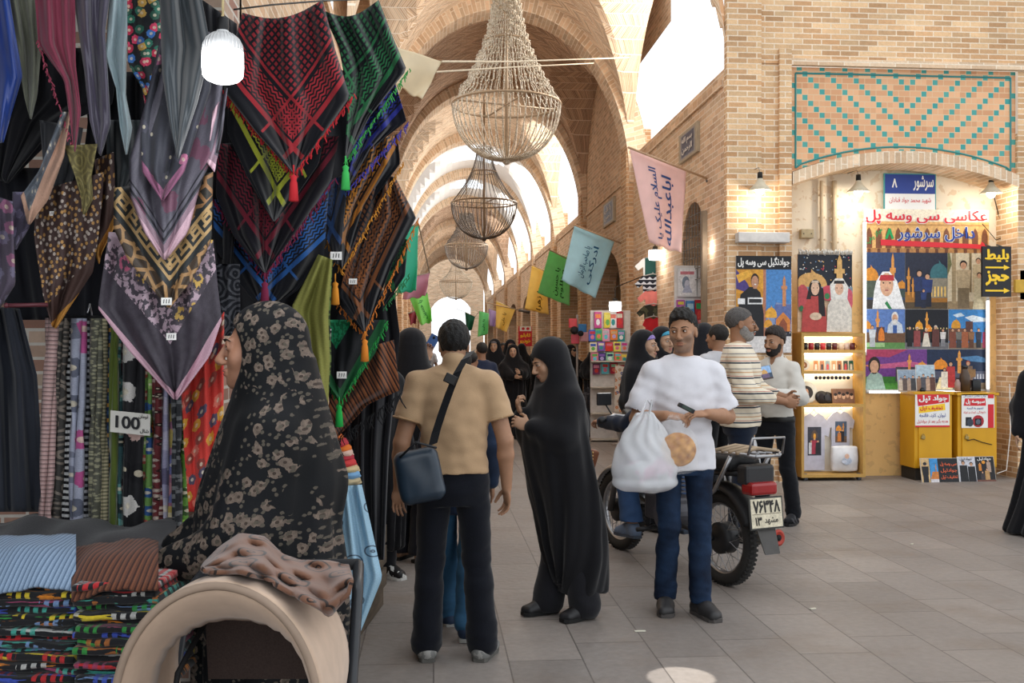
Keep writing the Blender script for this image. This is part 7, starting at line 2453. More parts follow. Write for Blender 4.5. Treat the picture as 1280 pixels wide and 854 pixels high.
a, c = PY(1268, 376, 11.1), PY(1296, 338, 11.1)
mb.box((a.x, 11.0, a.z), (c.x, 11.3, c.z), bev=.01)
mb.build('box_body', plain('1e1c1a'), cb)
mb = MB()
a, c = PY(1267, 366, 11.0), PY(1297, 350, 11.0)
mb.box((a.x, 10.96, a.z), (c.x, 11.01, c.z), bev=.006)
mb.build('yellow_front', plain('c8a040'), cb)
# lit display shelf
YS = 11.02
fr, w, h = WF(1002, 597, 1082, 416, YS)
t = thing('display_shelf', 'lit wooden display shelf on castors with photo plates, mugs and printed shirts', 'shelf', fr.at(w / 2, 0))
wood = M('pale_wood', lambda b: (lambda p: b.mul(hx('b8904c'), b.noise(b.vec(p[0] * 3, p[1] * 3, p[2] * 3), 6, 4) * .4 + .8))(b.obj()), rough=.5)
DS = .3
def sbox(u0, w0, u1, w1, n0, n1, mat, name, parent):
 mb = MB()
 mb.hexa([fr.at(u, q, n) for q, n2 in ((w0, 0), (w1, 0)) for u, n in ((u0, n0), (u1, n0), (u1, n1), (u0, n1))])
 return mb.build(name, mat, parent)
for u0, u1, nm in ((0, .03, 'side_panel'), (w - .03, w, 'side_panel')):
 sbox(u0, 0, u1, h, -DS, 0, wood, nm, t)
sbox(.03, 0, w - .03, h, -DS, -DS + .015, M('shelf_back', lambda b: b.mul((.75, .7, .62), b.noise(b.vec(*b.obj()), 3, 2) * .2 + .9), rough=.5), 'back_panel', t)
shl = [0, .485 * h, .715 * h, .86 * h, .975 * h]
for q in shl:
 sbox(.03, q, w - .03, q + .035, -DS, 0.0, wood, 'shelf_board', t)
for q in (.485, .715, .86, .975):
 sbox(.05, q * h - .022, w - .05, q * h - .004, -DS + .02, -DS + .06, M('led_strip', (1, .88, .62), emit=6), 'light_strip', t)
 c = fr.at(w / 2, q * h - .05, -.1)
 lamp('shelf_light', 'AREA', tuple(c), 1.6, (1, .88, .68), .5, (0, 0, 0))
for u in (.06, w - .06):
 for n_ in (-.05, -DS + .05):
  mb = MB()
  c = fr.at(u, 0, n_)
  mb.lathe([(0, -.018), (.04, -.018), (.04, .018), (0, .018)], (c.x, c.y, .042), 16, Matrix.Rotation(PI / 2, 3, 'Y'))
  mb.box((c.x - .03, c.y - .03, .07), (c.x + .03, c.y + .03, fr.O.z))
  mb.build('castor', plain('50525a'), t)
def on(u, q, n=-.14):
 return fr.at(u, q, n)
def plate(label, u, z, r, mats, inner):
 c = on(u, z + r, -.2)
 R = Matrix.Rotation(PI / 2 - .2, 3, 'X')
 p = thing('photo_plate', label, 'plate', c)
 mb = MB()
 mb.lathe([(0, 0), (r * .6, .0), (r, .02), (r, .026), (r * .62, .008), (0, .008)], c, 32, R)
 mb.build('plate_body', plain('d8d4c8', rough=.2), p, True)
 f2 = Frame(c + R @ Vector((-r * .62, -r * .62, .01)), R @ Vector((1, 0, 0)), R @ Vector((0, 1, 0)))
 cv = Canvas(f2, 0, 0, r * 1.24, r * 1.24, lift=.001)
 cv.E(.5, .5, .5, .5, inner, 24).E(.45, .4, .26, .26, '6c5040').E(.5, .6, .16, .18, 'c89878').E(.56, .4, .1, .1, 'd8b8a0')
 cv.build('plate_picture', p)
plate('large white plate with a round portrait on the third shelf', .13, shl[1] + .035, .125, None, '2c2420')
plate('smaller oval photo plate on the second shelf from the top', .1, shl[2] + .035, .062, None, '8c5c34')
for i, (u, c1) in enumerate(((.3, '2a2428'), (.365, '3a3a40'))):
 c = on(u, shl[1] + .035 + .07 - .012 * i, -.16)
 p = thing('photo_disc', ('dark round photo stand beside the large plate', 'dark round photo stand with a white spot, right of its neighbour')[i], 'photo', c)
 mb = MB()
 mb.lathe([(0, -.008), (.075, -.008), (.078, 0), (.075, .008), (0, .008)], c, 24, Matrix.Rotation(PI / 2 - .2, 3, 'X'))
 mb.build('disc', plain('201c1e', rough=.25), p, True)
 mb = MB()
 mb.ball(c + Vector((-.01, -.015, .01)), (.03, .008, .04), 12)
 mb.build('portrait', plain(c1), p, True)
f3 = Frame(on(.42, shl[1] + .036, -.14), (1, 0, 0), (0, .15, 1))
p = thing('photo_block', 'wide wooden photo block with several portraits on the third shelf', 'photo', f3.at(.12, 0))
slab(f3, .27, .17, .02, plain('8c6444'), 'block', p)
cv = Canvas(f3, .01, .01, .26, .16)
cv.R(0, 0, 1, 1, '7c5844')
for i in range(5):
 cv.E(.12 + i * .19, .45 + .1 * (i % 2), .08, .2, ('d0a888', 'c89c7c')[i % 2]).E(.12 + i * .19, .62 + .1 * (i % 2), .08, .12, '2c201c')
cv.build('block_picture', p)
for i in range(7):
 f3 = Frame(on(.2 + i * .07, shl[2] + .036, -.16 + .01 * (i % 2)), (1, .05, .02), (.08, .25, 1))
 c = ['c8844c', 'b87c58', '8ca0a8', 'c89868', 'a86c44', '3c4c44', '2f6c58'][i]
 p = thing('photo_magnet', ('orange', 'tan', 'grey blue', 'sandy', 'rust', 'dark grey', 'green')[i] + ' toned photo card in the row on the second shelf', 'photo', f3.at(.03, 0), 0, 'photo cards on the second shelf')
 slab(f3, .062, .12, .006, plain('d8d4cc'), 'card', p)
 cv = Canvas(f3, .004, .006, .058, .114)
 cv.R(0, 0, 1, 1, c).man(.5, .02, .75, ('e0d8c8', '40383c', 'c84c4c')[i % 3])
 cv.build('card_picture', p)
for i in range(9):
 c = on(.09 + i * .07, shl[3] + .036, -.13)
 col = ['1c1a1c', '8c2430', '1c1a20', 'b03038', '2a2428', '4c1c24', 'c8b8a8', 'b8a49c', '5c2c34'][i]
 p = thing('photo_mug', ('black', 'dark red', 'black and rose', 'bright red', 'charcoal', 'maroon', 'cream', 'pale pink', 'wine')[i] + ' photo mug in the row on the top shelf', 'mug', c, 0, 'mugs on the top shelf')
 mb = MB()
 mb.lathe([(0, 0), (.03, 0), (.031, .08), (.028, .08), (.027, .01), (0, .01)], c, 18)
 mb.build('mug_body', plain(col, rough=.25), p, True)
 mb = MB()
 mb.torus(c + Vector((.033, 0, .04)), .02, .004, Matrix.Rotation(PI / 2, 3, 'X'), 14, 6)
 mb.build('handle', plain(col, rough=.25), p, True)
for i in range(9):
 c = on(.19 + i * .047, shl[2] - .045, -.05)
 p = thing('keychain', 'round photo keychain hanging under the second shelf, ' + ('first', 'second', 'third', 'fourth', 'fifth', 'sixth', 'seventh', 'eighth', 'last')[i] + ' from the left', 'keychain', c, 0, 'keychains under the second shelf')
 mb = MB()
 mb.lathe([(0, -.004), (.02, -.004), (.02, .004), (0, .004)], c, 16, Matrix.Rotation(PI / 2, 3, 'X'))
 mb.build('medal', plain(('3a3438', '5c4c48', '2c2c34')[i % 3], rough=.25, metal=.5), p, True)
 mb = MB()
 mb.tube([c + Vector((0, 0, .02)), c + Vector((0, 0, .05))], .002, 4)
 mb.build('chain', plain('a8a8a8', metal=.8), p, True)
def tshirt(label, u0, u1, q0, q1, n, pic):
 f3 = fr
 p = thing('printed_shirt', label, 'shirt', fr.at((u0 + u1) / 2, q0, n))
 wd, hg = u1 - u0, q1 - q0
 out = [(.14, 0), (.86, 0), (.86, .62), (1.0, .58), (1.06, .78), (.8, .95), (.64, 1), (.5, .94), (.36, 1), (.2, .95), (-.06, .78), (0, .58), (.14, .62)]
 mb = MB()
 mb.prism([fr.at(u0 + a * wd, q0 + b_ * hg, n) for a, b_ in out], fr.N * -.02)
 mb.build('shirt_cloth', plain('b8b8c8', rough=.9), p)
 f4 = Frame(fr.at(u0, q0, n), fr.U, fr.W)
 cv = Canvas(f4, wd * .28, hg * .26, wd * .74, hg * .76)
 pic(cv)
 cv.build('shirt_picture', p)
 mb = MB()
 mb.tube([fr.at(u0 + wd * .3, q1 - hg * .04, n - .01), fr.at(u0 + wd * .5, q1 + hg * .06, n - .01), fr.at(u0 + wd * .7, q1 - hg * .04, n - .01)], .004, 5)
 mb.tube([fr.at(u0 + wd * .5, q1 + hg * .06, n - .01), fr.at(u0 + wd * .5, q1 + hg * .1, n - .01)], .003, 5)
 mb.build('hanger', plain('d8d4cc'), p, True)
def pic1(cv):
 cv.R(0, 0, 1, 1, '3a3c48').dome(.5, .6, .25, .35, '5c4c44').R(.1, .1, .9, .25, '6c5c50').man(.25, .05, .5, 'c8ccd4').man(.5, .05, .6, 'a0384c').man(.75, .05, .5, '2a2a30').E(.5, .68, .1, .1, 'e0a040')
def pic2(cv):
 cv.R(0, 0, 1, 1, '4c5c74').dome(.3, .55, .25, .3, 'd89038').minaret(.7, .4, .14, .55, 'd09048').R(0, 0, 1, .3, '6c5444').man(.6, .05, .6, '2c2c34').man(.35, .05, .5, 'c87c3c')
tshirt('white shirt with a night shrine print hanging low in the display shelf', .05, .4, .06, .72, -.2, pic1)
tshirt('white shirt with a gold dome print hanging right in the display shelf', .4, .7, .25, .74, -.22, pic2)
pl = thing('photo_cushion', 'white cushion printed with a baby leaning in the display shelf', 'cushion', fr.at(.55, .05, -.1))
c = np.array(fr.at(.55, .2, -.12)) - np.array(ROOT[pl.name].translation)
smooth_solid('cushion_cover', [('b', tuple(c + (-.155, -.03, -.145)), tuple(c + (.155, .03, .145)), .025, None, .01), ('e', tuple(c), (.12, .07, .11), None, .08)], .008, plain('d0d0d4', rough=.9), pl)
f4 = Frame(Vector(c) + Vector(ROOT[pl.name].translation) + Vector((-.08, -.078, -.07)), (1, 0, 0), (0, 0, 1))
cv = Canvas(f4, 0, 0, .16, .15)
cv.E(.5, .35, .35, .3, 'b0b8c8').E(.5, .7, .17, .2, 'd8b098').E(.3, .3, .2, .12, 'c8ccd8')
cv.build('cushion_picture', pl)
# yellow cabinets
ym = M('yellow_paint', lambda b: (lambda p: b.mul(hx('d09a1c'), b.noise(b.vec(p[0], p[1], p[2] * .4), 4, 5) * .35 + .8))(b.obj()), rough=.45)
def cabinet(label, x0, x1, Y, ytop, pics):
 a, c = PY(x0, 602, Y), PY(x1, 602, Y)
 zt = PY((x0 + x1) / 2, ytop, Y).z
 t = thing('yellow_cabinet', label, 'cabinet', ((a.x + c.x) / 2, Y + .2, 0))
 W_ = c.x - a.x
 mb = MB()
 mb.box((a.x, Y, .14), (c.x, Y + .36, zt - .03), bev=.008)
 mb.build('cabinet_body', ym, t)
 mb = MB()
 mb.box((a.x - .015, Y - .02, zt - .03), (c.x + .015, Y + .37, zt))
 mb.build('cabinet_top', ym, t)
 mb = MB()
 mb.box((a.x + .02, Y + .02, 0), (c.x - .02, Y + .36, .14))
 mb.build('plinth', plain('2c2824'), t)
 mb = MB()
 mb.box((a.x + W_ * .1, Y - .016, .16), (c.x - .01, Y + .002, zt - .05), bev=.004)
 dr = mb.build('door', ym, t)
 lk = Vector((a.x + W_ * .2, Y - .025, zt * .5))
 mb = MB()
 mb.box(tuple(lk - Vector((.022, .014, .03))), tuple(lk + Vector((.022, .006, .008))), Matrix.Rotation(.3, 3, 'Y'), bev=.004)
 mb.torus(lk + Vector((0, -.004, .012)), .014, .004, Matrix.Rotation(PI / 2, 3, 'X'), 14, 6)
 mb.build('padlock', plain('a08c58', metal=.6, rough=.35), dr)
 return t, a, c, zt, W_, Y - .02
t, a, c, zt, W_, Yc = cabinet('left yellow cabinet with a red headed discount poster and padlock', 1143, 1190, 10.98, 490, None)
fr2, w, h = WF(1144, 534, 1187, 493, Yc)
p = thing('discount_poster', 'white paper notice with red and yellow heading on the left yellow cabinet', 'poster', fr2.at(w / 2, 0))
slab(fr2, w, h, .002, m_wht, 'paper', p)
cv = Canvas(fr2, 0, 0, w, h, lift=.001)
cv.P([(.08, .64), (.98, .76), (.98, 1), (.05, 1)], m_red).P([(.1, .42), (.88, .52), (.86, .72), (.1, .62)], m_yel).R(0, 0, 1, .05, m_red)
cv.build('paper_print', p)
write('جواد تپل', fr2, (w * .1, h * .74, w * .93, h * .98), m_wht, p, bold=.05)
write('تخفیف تپل', fr2, (w * .14, h * .48, w * .8, h * .66), m_red, p, bold=.04)
write('لیوان، کارد، فالنجه', fr2, (w * .12, h * .28, w * .88, h * .42), m_blue, p, bold=.01)
write('هدیه بگیر بعد از جوادتپل', fr2, (w * .05, h * .1, w * .95, h * .24), m_red, p, bold=.01)
t, a, c, zt, W_, Yc = cabinet('right yellow cabinet with a camera poster and a dangling key wire', 1197, 1246, 10.98, 491, None)
mb = MB()
mb.tube([PY(x_, y_, 10.95) for x_, y_ in ((1209, 551), (1217, 549), (1228, 553), (1240, 556))], .005, 5)
tag(mb.build('lock_wire', plain('2c2418')), 'dark twisted wire on the right yellow cabinet door', 'wire')
fr2, w, h = WF(1202, 535, 1243, 493, Yc)
p = thing('camera_poster', 'white and red paper notice with two cameras on the right yellow cabinet', 'poster', fr2.at(w / 2, 0))
slab(fr2, w, h, .002, m_wht, 'paper', p)
cv = Canvas(fr2, 0, 0, w, h, lift=.001)
cv.R(.8, 0, .98, .7, m_red).R(.8, .88, .98, 1, m_red).P([(.06, .66), (.74, .66), (.72, .88), (.1, .88)], m_red).E(.5, .2, .18, .18, 'a82c34').R(.12, .06, .3, .32, '22242a').E(.26, .16, .1, .12, '3c4450').R(.4, .08, .6, .28, '1c1c20').E(.5, .18, .07, .08, '5c6470')
cv.build('paper_print', p)
write('سی‌وسه پل'.replace('\u200c', ''), fr2, (w * .12, h * .69, w * .7, h * .86), m_wht, p, bold=.05)
write('چاپ عکس دیجیتال', fr2, (w * .06, h * .9, w * .74, h * .98), m_blue, p, bold=.01)
write('تصویر به البسه', fr2, (w * .16, h * .54, w * .66, h * .63), m_blue, p, bold=.01)
write('خانوادگی، کودک و نوزاد', fr2, (w * .05, h * .42, w * .74, h * .51), m_red, p, bold=.01)
# things on the cabinets
def photo_board(label, x0, yb, x1, yt, Y, draw, name='standing_photo', lean=.12):
 a, c = PY(x0, yb, Y), PY(x1, yb, Y)
 hgt = PY(x0, yt, Y).z - a.z
 f = Frame(a, (1, 0, 0), (0, lean, 1))
 p = thing(name, label, 'photo', f.at((c.x - a.x) / 2, 0))
 slab(f, c.x - a.x, hgt, .008, plain('d8d4cc'), 'board', p)
 cv = Canvas(f, .004, .004, c.x - a.x - .004, hgt - .004)
 draw(cv)
 cv.build('board_picture', p)
 return f, c.x - a.x, hgt, p
def d1(cv):
 cv.R(0, 0, 1, 1, '8c9cac').R(0, 0, 1, .3, '9c8874')
 for i in range(4):
  cv.man(.15 + .23 * i, .05, .6 + .1 * (i % 2), ('c8b4a0', '5c4c48', 'a89080', '3c3c40')[i])
photo_board('clear group photo panel standing on the left yellow cabinet', 1123, 490, 1146, 462, 11.12, d1)
def d2(cv):
 cv.R(0, 0, 1, .5, '6c5c50').R(0, .5, 1, 1, 'a8bcc8')
 for i in range(4):
  cv.man(.14 + .24 * i, .04, .55 + .08 * (i % 2), ('8c6c58', '4c4c54', 'b89c88', '5c3c34')[i])
photo_board('taller glass photo panel of a crowd on the left yellow cabinet', 1146, 490, 1170, 456, 11.16, d2)
for nm, lab, px, py, r_, h_, col in (('spray_bottle', 'small dark round pot on the left yellow cabinet top', 1153, 490, .03, .045, '1c2028'), ('photo_bottle', 'photo bottle with a pale neck on the right yellow cabinet', 1197, 490, .033, .16, 'a88c84'), ('dark_jar', 'dark patterned jar on the right yellow cabinet', 1206, 490, .06, .3, '4c3c30'), ('black_tin', 'black square tin on the right yellow cabinet', 1219, 491, .05, .13, '17181a')):
 c_ = PY(px, py, 11.1)
 c_.z = PY(1170, 490, 10.98).z
 p = thing(nm, lab, 'container', c_)
 mb = MB()
 if nm == 'black_tin':
  mb.box((c_.x - .05, c_.y - .04, c_.z), (c_.x + .05, c_.y + .04, c_.z + h_), bev=.006)
 else:
  mb.lathe([(0, 0), (r_, 0), (r_, h_ * .6), (r_ * .6, h_ * .78), (r_ * .5, h_ * .9), (0, h_ * .9)], c_, 18)
 mb.build('container_body', plain(col, rough=.3), p, True)
 mb = MB()
 mb.lathe([(0, h_ * .9), (r_ * .62, h_ * .9), (r_ * .6, h_), (0, h_)], c_, 16)
 mb.build('lid', plain('2a2a2c', rough=.3), p, True)
# boards leaning at the foot of the cabinets
def d3(cv):
 cv.R(0, 0, 1, 1, '17181c').R(0, 0, .23, 1, 'c8a878').R(.24, 0, .46, 1, '3c8cc8').R(.24, 0, .46, .22, 'd0ccd0').P([(.24, .22), (.46, .22), (.46, .5), (.3, .5)], 'c87c3c').man(.11, .02, .85, '17181e', legs='17181e').E(.11, .8, .05, .06, '22242c').minaret(.4, .5, .03, .3, 'c88850')
fq, wq, hq, pq = photo_board('sample board with an officer portrait and orange writing leaning on the left yellow cabinet', 1153, 607, 1200, 573, 10.82, d3, 'sample_board', .22)
OR_ = M('sign_orange', srgb(214, 96, 60), rough=.5)
for i, s_ in enumerate(('سی وسه پل', 'جوادتپل', 'تخفیف تپل')):
 write(s_, fq, (wq * .52, hq * (.68 - .24 * i), wq * .96, hq * (.86 - .24 * i)), OR_, pq, bold=.02, lift=.006)
def d4(cv):
 cv.R(0, 0, .48, 1, 'c4c4cc').R(.48, 0, 1, 1, '1c1a1e').man(.14, .02, .85, '1a1a1e').man(.36, .02, .8, '17171b').man(.6, .5, .3, 'c87c2c').man(.84, .45, .45, 'a89080').man(.65, .04, .45, '3c3438').man(.78, .1, .5, 'b08858').R(.48, 0, 1, .18, '6c4438').E(.7, .8, .05, .06, 'd89030')
fq, wq, hq, pq = photo_board('sample board with two men in black leaning on the right yellow cabinet', 1200, 607, 1246, 571, 10.84, d4, 'sample_board', .22)
write('جوادتپل', fq, (wq * .06, hq * .84, wq * .4, hq * .97), m_blk, pq, bold=.02, lift=.006)
write('جوادتپل', fq, (wq * .54, hq * .84, wq * .92, hq * .97), m_wht, pq, bold=.02, lift=.006)
mb = MB()
mb.tube([PY(x_, y_, 10.95) for x_, y_ in ((1262, 480), (1263, 540), (1258, 588), (1246, 592))], .006, 5)
tag(mb.build('extension_cord', plain('d8d4cc')), 'white cord hanging down to the floor right of the yellow cabinets', 'cord')
# ================================================================ motorcycle
RA, FA = GP(905, 6.35), GP(776, 7.48)
RA.z = FA.z = 0
hd = (FA - RA)
WB = hd.length
rz = math.atan2(hd.y, hd.x)
mc = thing('motorcycle', 'worn black motorcycle with chrome rims and a cream plate parked behind the man in white', 'motorcycle', (RA.x, RA.y, 0), rz)
RXm = Matrix.Rotation(PI / 2, 3, 'X')
chrome = plain('9a9a9c', metal=.85, rough=.28)
dark = plain('1c1c1e', rough=.5)
steel = plain('5c5c5e', metal=.6, rough=.45)
def wheel(x, R, drum):
 c = (x, 0, R)
 mb = MB()
 mb.torus(c, R - .042, .042, RXm, 48, 10)
 for i in range(60):
  a = 2 * PI * i / 60
  p = Vector((x + (R - .004) * math.cos(a), 0, R + (R - .004) * math.sin(a)))
  mb.box(tuple(p - Vector((.006, .03, .007))), tuple(p + Vector((.006, .03, .007))), Matrix.Rotation(-a, 3, 'Y'))
 ty = mb.build('tyre', plain('2a2928', rough=.85), mc, True, local=True)
 smooth_by_angle(ty)
 mb = MB()
 mb.lathe([(R - .075, -.024), (R - .088, -.018), (R - .09, 0), (R - .088, .018), (R - .075, .024), (R - .082, 0), (R - .075, -.024)], c, 48, RXm)
 mb.build('rim', chrome, mc, True, local=True)
 mb = MB()
 mb.lathe([(0, -.06), (drum * .7, -.06), (drum, -.045), (drum, .045), (drum * .8, .055), (drum * .3, .06), (0, .06)], c, 28, RXm)
 mb.build('hub_drum', dark, mc, True, local=True)
 mb = MB()
 for i in range(32):
  a = 2 * PI * i / 32
  b_ = a + (.35 if i % 2 else -.35)
  s_ = .035 if (i // 2) % 2 else -.035
  mb.tube([(x + drum * .95 * math.cos(b_), s_, R + drum * .95 * math.sin(b_)), (x + (R - .088) * math.cos(a), 0, R + (R - .088) * math.sin(a))], .0022, 4, cap=False)
 mb.build('spokes', chrome, mc, True, local=True)
RR = .3
wheel(0, RR, .1)
wheel(WB, RR, .085)
def fender(x, r0, a0, a1, mat, wd=.075, name='mudguard'):
 mb = MB()
 n = 20
 vs, fs = [], []
 for i in range(n + 1):
  a = a0 + (a1 - a0) * i / n
  for j in range(7):
   y = -wd + 2 * wd * j / 6
   rr = r0 - .035 * (abs(y) / wd) ** 2
   vs.append((x + rr * math.cos(a), y, RR + rr * math.sin(a)))
 for i in range(n):
  for j in range(6):
   fs.append([i * 7 + j, i * 7 + j + 1, (i + 1) * 7 + j + 1, (i + 1) * 7 + j])
 mb.add(vs, fs)
 o = mb.build(name, mat, mc, True, local=True)
 solid(o, .004)
fender(WB, .345, math.radians(20), math.radians(165), chrome, .062)
fender(0, .36, math.radians(60), math.radians(158), dark, .085)
for sy in (-.09, .09):
 mb = MB()
 mb.tube([(WB, sy, RR), (WB - .1, sy, .62), (WB - .2, sy, .98)], [.024, .022, .018], 12)
 mb.build('fork_leg', steel, mc, True, local=True)
 mb = MB()
 mb.tube([(0, sy * 1.2, RR), (.1, sy * 1.2, .68)], .016, 8)
 for q in range(9):
  z = .4 + .024 * q
  mb.torus((.1 * (z - RR) / .38, sy * 1.2, z), .024, .005, None, 12, 5)
 mb.build('shock_absorber', steel, mc, True, local=True)
mb = MB()
for sy in (-.05, .05):
 mb.tube([(WB - .22, 0, .92), (WB - .3, sy, .45), (.42, sy, .32), (0, sy * 1.8, RR)], .016, 8)
 mb.tube([(WB - .24, sy * .4, .86), (.55, sy, .74), (0, sy * 1.6, .72), (-.28, sy * 1.6, .74)], .016, 8)
mb.build('frame', dark, mc, True, local=True)
smooth_solid('fuel_tank', [('e', (.78, 0, .86), (.26, .12, .1), None), ('e', (.68, 0, .84), (.22, .11, .09), None)], .01, plain('3a1416', rough=.3), mc)
smooth_solid('seat', [('b', (-.22, -.125, .75), (.52, .125, .83), .035, None, .02), ('e', (-.1, 0, .81), (.16, .12, .05), None)], .01, plain('18181a', rough=.6), mc)
mb = MB()
mb.box((.42, -.1, .32), (.78, .1, .5), bev=.02)
for q in range(6):
 mb.box((.55, -.1, .51 + .028 * q), (.78, .1, .522 + .028 * q))
mb.lathe([(0, -.14), (.1, -.14), (.11, -.1), (.11, .1), (.1, .14), (0, .14)], (.5, 0, .38), 24, RXm)
mb.build('engine', plain('56555a', metal=.5, rough=.5), mc, local=True)
mb = MB()
mb.tube([(.72, -.1, .5), (.82, -.14, .36), (.6, -.16, .26), (.2, -.17, .28)], [.022, .022, .024, .03], 10)
mb.tube([(.2, -.17, .28), (-.28, -.2, .33)], [.045, .05], 16)
ex = mb.build('exhaust', plain('77756f', metal=.5, rough=.4), mc, True, local=True)
dvec = (Vector((-.28, -.2, .33)) - Vector((.2, -.17, .28))).normalized()
mb = MB()
e0 = Vector((-.28, -.2, .33))
Rq = dvec.to_track_quat('Z', 'Y').to_matrix()
mb.lathe([(.048, 0), (.052, .004), (.036, .012), (.03, .004), (.02, .004), (0, -.01)], e0, 24, Rq)
mb.build('exhaust_ring', plain('a83a2c', rough=.5), ex, True, local=True)
mb = MB()
mb.lathe([(0, .009), (.02, .009), (.02, .002)], e0, 16, Rq)
mb.build('exhaust_bore', plain('0c0c0c'), ex, True, local=True)
# rack, tail light, plate
mb = MB()
for sy in (-.15, .15):
 mb.tube([(.1, sy, .8), (-.1, sy, .86), (-.38, sy * .9, .87), (-.42, sy * .6, .86)], .011, 8)
 mb.tube([(.0, sy, .56), (-.1, sy, .62), (-.26, sy, .85)], .013, 8)
mb.tube([(-.42, -.09, .86), (-.42, .09, .86)], .011, 8)
for q in (-.05, .0, .05):
 mb.tube([(.05, q, .85), (-.4, q, .875)], .007, 6)
mb.tube([(-.4, -.13, .87), (-.43, -.12, .97), (-.43, .12, .97), (-.4, .13, .87)], .008, 6)
mb.build('luggage_rack', chrome, mc, True, local=True)
mb = MB()
for q in range(4):
 mb.tube([(-.12 - .07 * q, -.16, .875), (-.12 - .07 * q, 0, .9), (-.12 - .07 * q, .16, .875)], .012, 6)
mb.build('rack_strap', plain('a08c74', rough=.8), mc, True, local=True)
mb = MB()
mb.box((-.36, -.11, .68), (-.26, .11, .8), bev=.02)
mb.build('tail_housing', plain('28282a', rough=.4), mc, local=True)
mb = MB()
mb.box((-.4, -.1, .62), (-.29, .1, .7), bev=.02)
mb.build('tail_light', plain('8c1a1c', rough=.15, spec=.6), mc, local=True)
Mw = ROOT[mc.name]
Ru = Mw.to_3x3()
pf = Frame(Mw @ Vector((-.43, .125, .43)), Ru @ Vector((0, -1, 0)), Ru @ Vector((.12, 0, 1)))
plt = MB()
plt.prism([pf.at(-.006, -.006, -.002), pf.at(.246, -.006, -.002), pf.at(.246, .186, -.002), pf.at(-.006, .186, -.002)], pf.N * -.008)
po = plt.build('number_plate', plain('3a3a38'), mc)
cv = Canvas(pf, .004, .004, .236, .176, lift=0)
cv.R(0, 0, 1, 1, 'cfc6ae').R(.03, .46, .97, .48, '6c6454')
cv.build('plate_face', po)
INKP = M('plate_ink', '1c1a18', rough=.5)
write('۷۶۳۴۸', pf, (.02, .09, .222, .168), INKP, po, 'plate_digits', bold=.04, lift=.002)
write('۱۳', pf, (.03, .018, .08, .07), INKP, po, 'plate_digits', bold=.04, lift=.002)
write('مشهد', pf, (.1, .02, .2, .066), INKP, po, 'plate_word', bold=.02, lift=.002)
mb = MB()
mb.prism([Vector((-.4, -.07, .44)), Vector((-.4, .07, .44)), Vector((-.47, .055, .28)), Vector((-.47, -.055, .28))], (.01, 0, .004))
mb.build('mud_flap', plain('4a4846'), mc, local=True)
# front end
mb = MB()
hbz = 1.0
mb.tube([(WB - .34, .36, hbz), (WB - .24, .2, hbz + .03), (WB - .2, 0, hbz), (WB - .24, -.2, hbz + .03), (WB - .34, -.36, hbz)], .012, 8)
mb.build('handlebar', chrome, mc, True, local=True)
for sy in (1, -1):
 mb = MB()
 mb.tube([(WB - .28, sy * .27, hbz + .015), (WB - .36, sy * .39, hbz - .005)], .018, 10)
 mb.build('grip', dark, mc, True, local=True)
 mb = MB()
 mb.tube([(WB - .25, sy * .22, hbz + .02), (WB - .24, sy * .3, hbz + .14)], .006, 6)
 mb.box((WB - .27, sy * .3 - .06, hbz + .1), (WB - .25, sy * .3 + .06, hbz + .19), bev=.008)
 mb.build('mirror', plain('2a2a2c', rough=.2), mc, local=True)
mb = MB()
mb.lathe([(0, -.1), (.05, -.09), (.085, -.02), (.088, .02), (.07, .035), (0, .04)], (WB - .1, 0, .9), 24, Matrix.Rotation(PI / 2, 3, 'Y'))
mb.build('headlight', chrome, mc, True, local=True)
mb = MB()
mb.box((WB - .26, -.08, .94), (WB - .12, .08, 1.04), Matrix.Rotation(-.5, 3, 'Y'), bev=.012)
mb.build('dial_box', plain('2c2a28', rough=.3), mc, local=True)
for sy in (1, -1):
 mb = MB()
 mb.tube([(.62, sy * .1, .27), (.62, sy * .26, .27)], .016, 8)
 mb.build('foot_peg', dark, mc, True, local=True)
mb = MB()
mb.tube([(.5, .1, .25), (.42, .22, .02)], .012, 8)
mb.build('side_stand', dark, mc, True, local=True)
# what the man in white carries
cb2 = thing('carrier_bag', 'full translucent white carrier bag hanging from the forearm of the man in white', 'bag', PD(800, 560, 5.4))
bagshape(cb2, PD(806, 517, 5.38), .33, .24, .42, m_poly, 12, neck=.3)
for dx in (-1, 1):
 mb = MB()
 mb.tube([PD(803 + dx * 12, 535, 5.38), PD(806 + dx * 5, 520, 5.36), PD(812 + dx * 3, 500, 5.36), PD(815, 508, 5.36)], [.03, .018, .012, .01], 8, flat=.4)
 mb.build('bag_handle', m_poly, cb2, True)
gd = thing('wrapped_goods', 'pink and white wrapped goods inside the translucent carrier bag', 'goods', PD(822, 580, 5.38))
smooth_solid('goods_bundle', [('e', tuple(np.array(PD(828, 585, 5.38)) - np.array(ROOT[gd.name].translation)), (.06, .05, .08)), ('e', tuple(np.array(PD(798, 590, 5.38)) - np.array(ROOT[gd.name].translation)), (.08, .06, .06))], .008, M('pink_goods', lambda b: b.mix((b.noise(b.vec(*b.obj()), 9, 2) > .5), hx('c8ccd0'), hx('d098b4')), rough=.6), gd, .03, lambda p: .008 * wnoise(p, (40, 40, 40), 2))
br = thing('bread', 'round golden flat bread inside a clear plastic bag', 'bread', PD(848, 561, 5.32))
cB = np.array(PD(848, 562, 5.34)) - np.array(ROOT[br.name].translation)
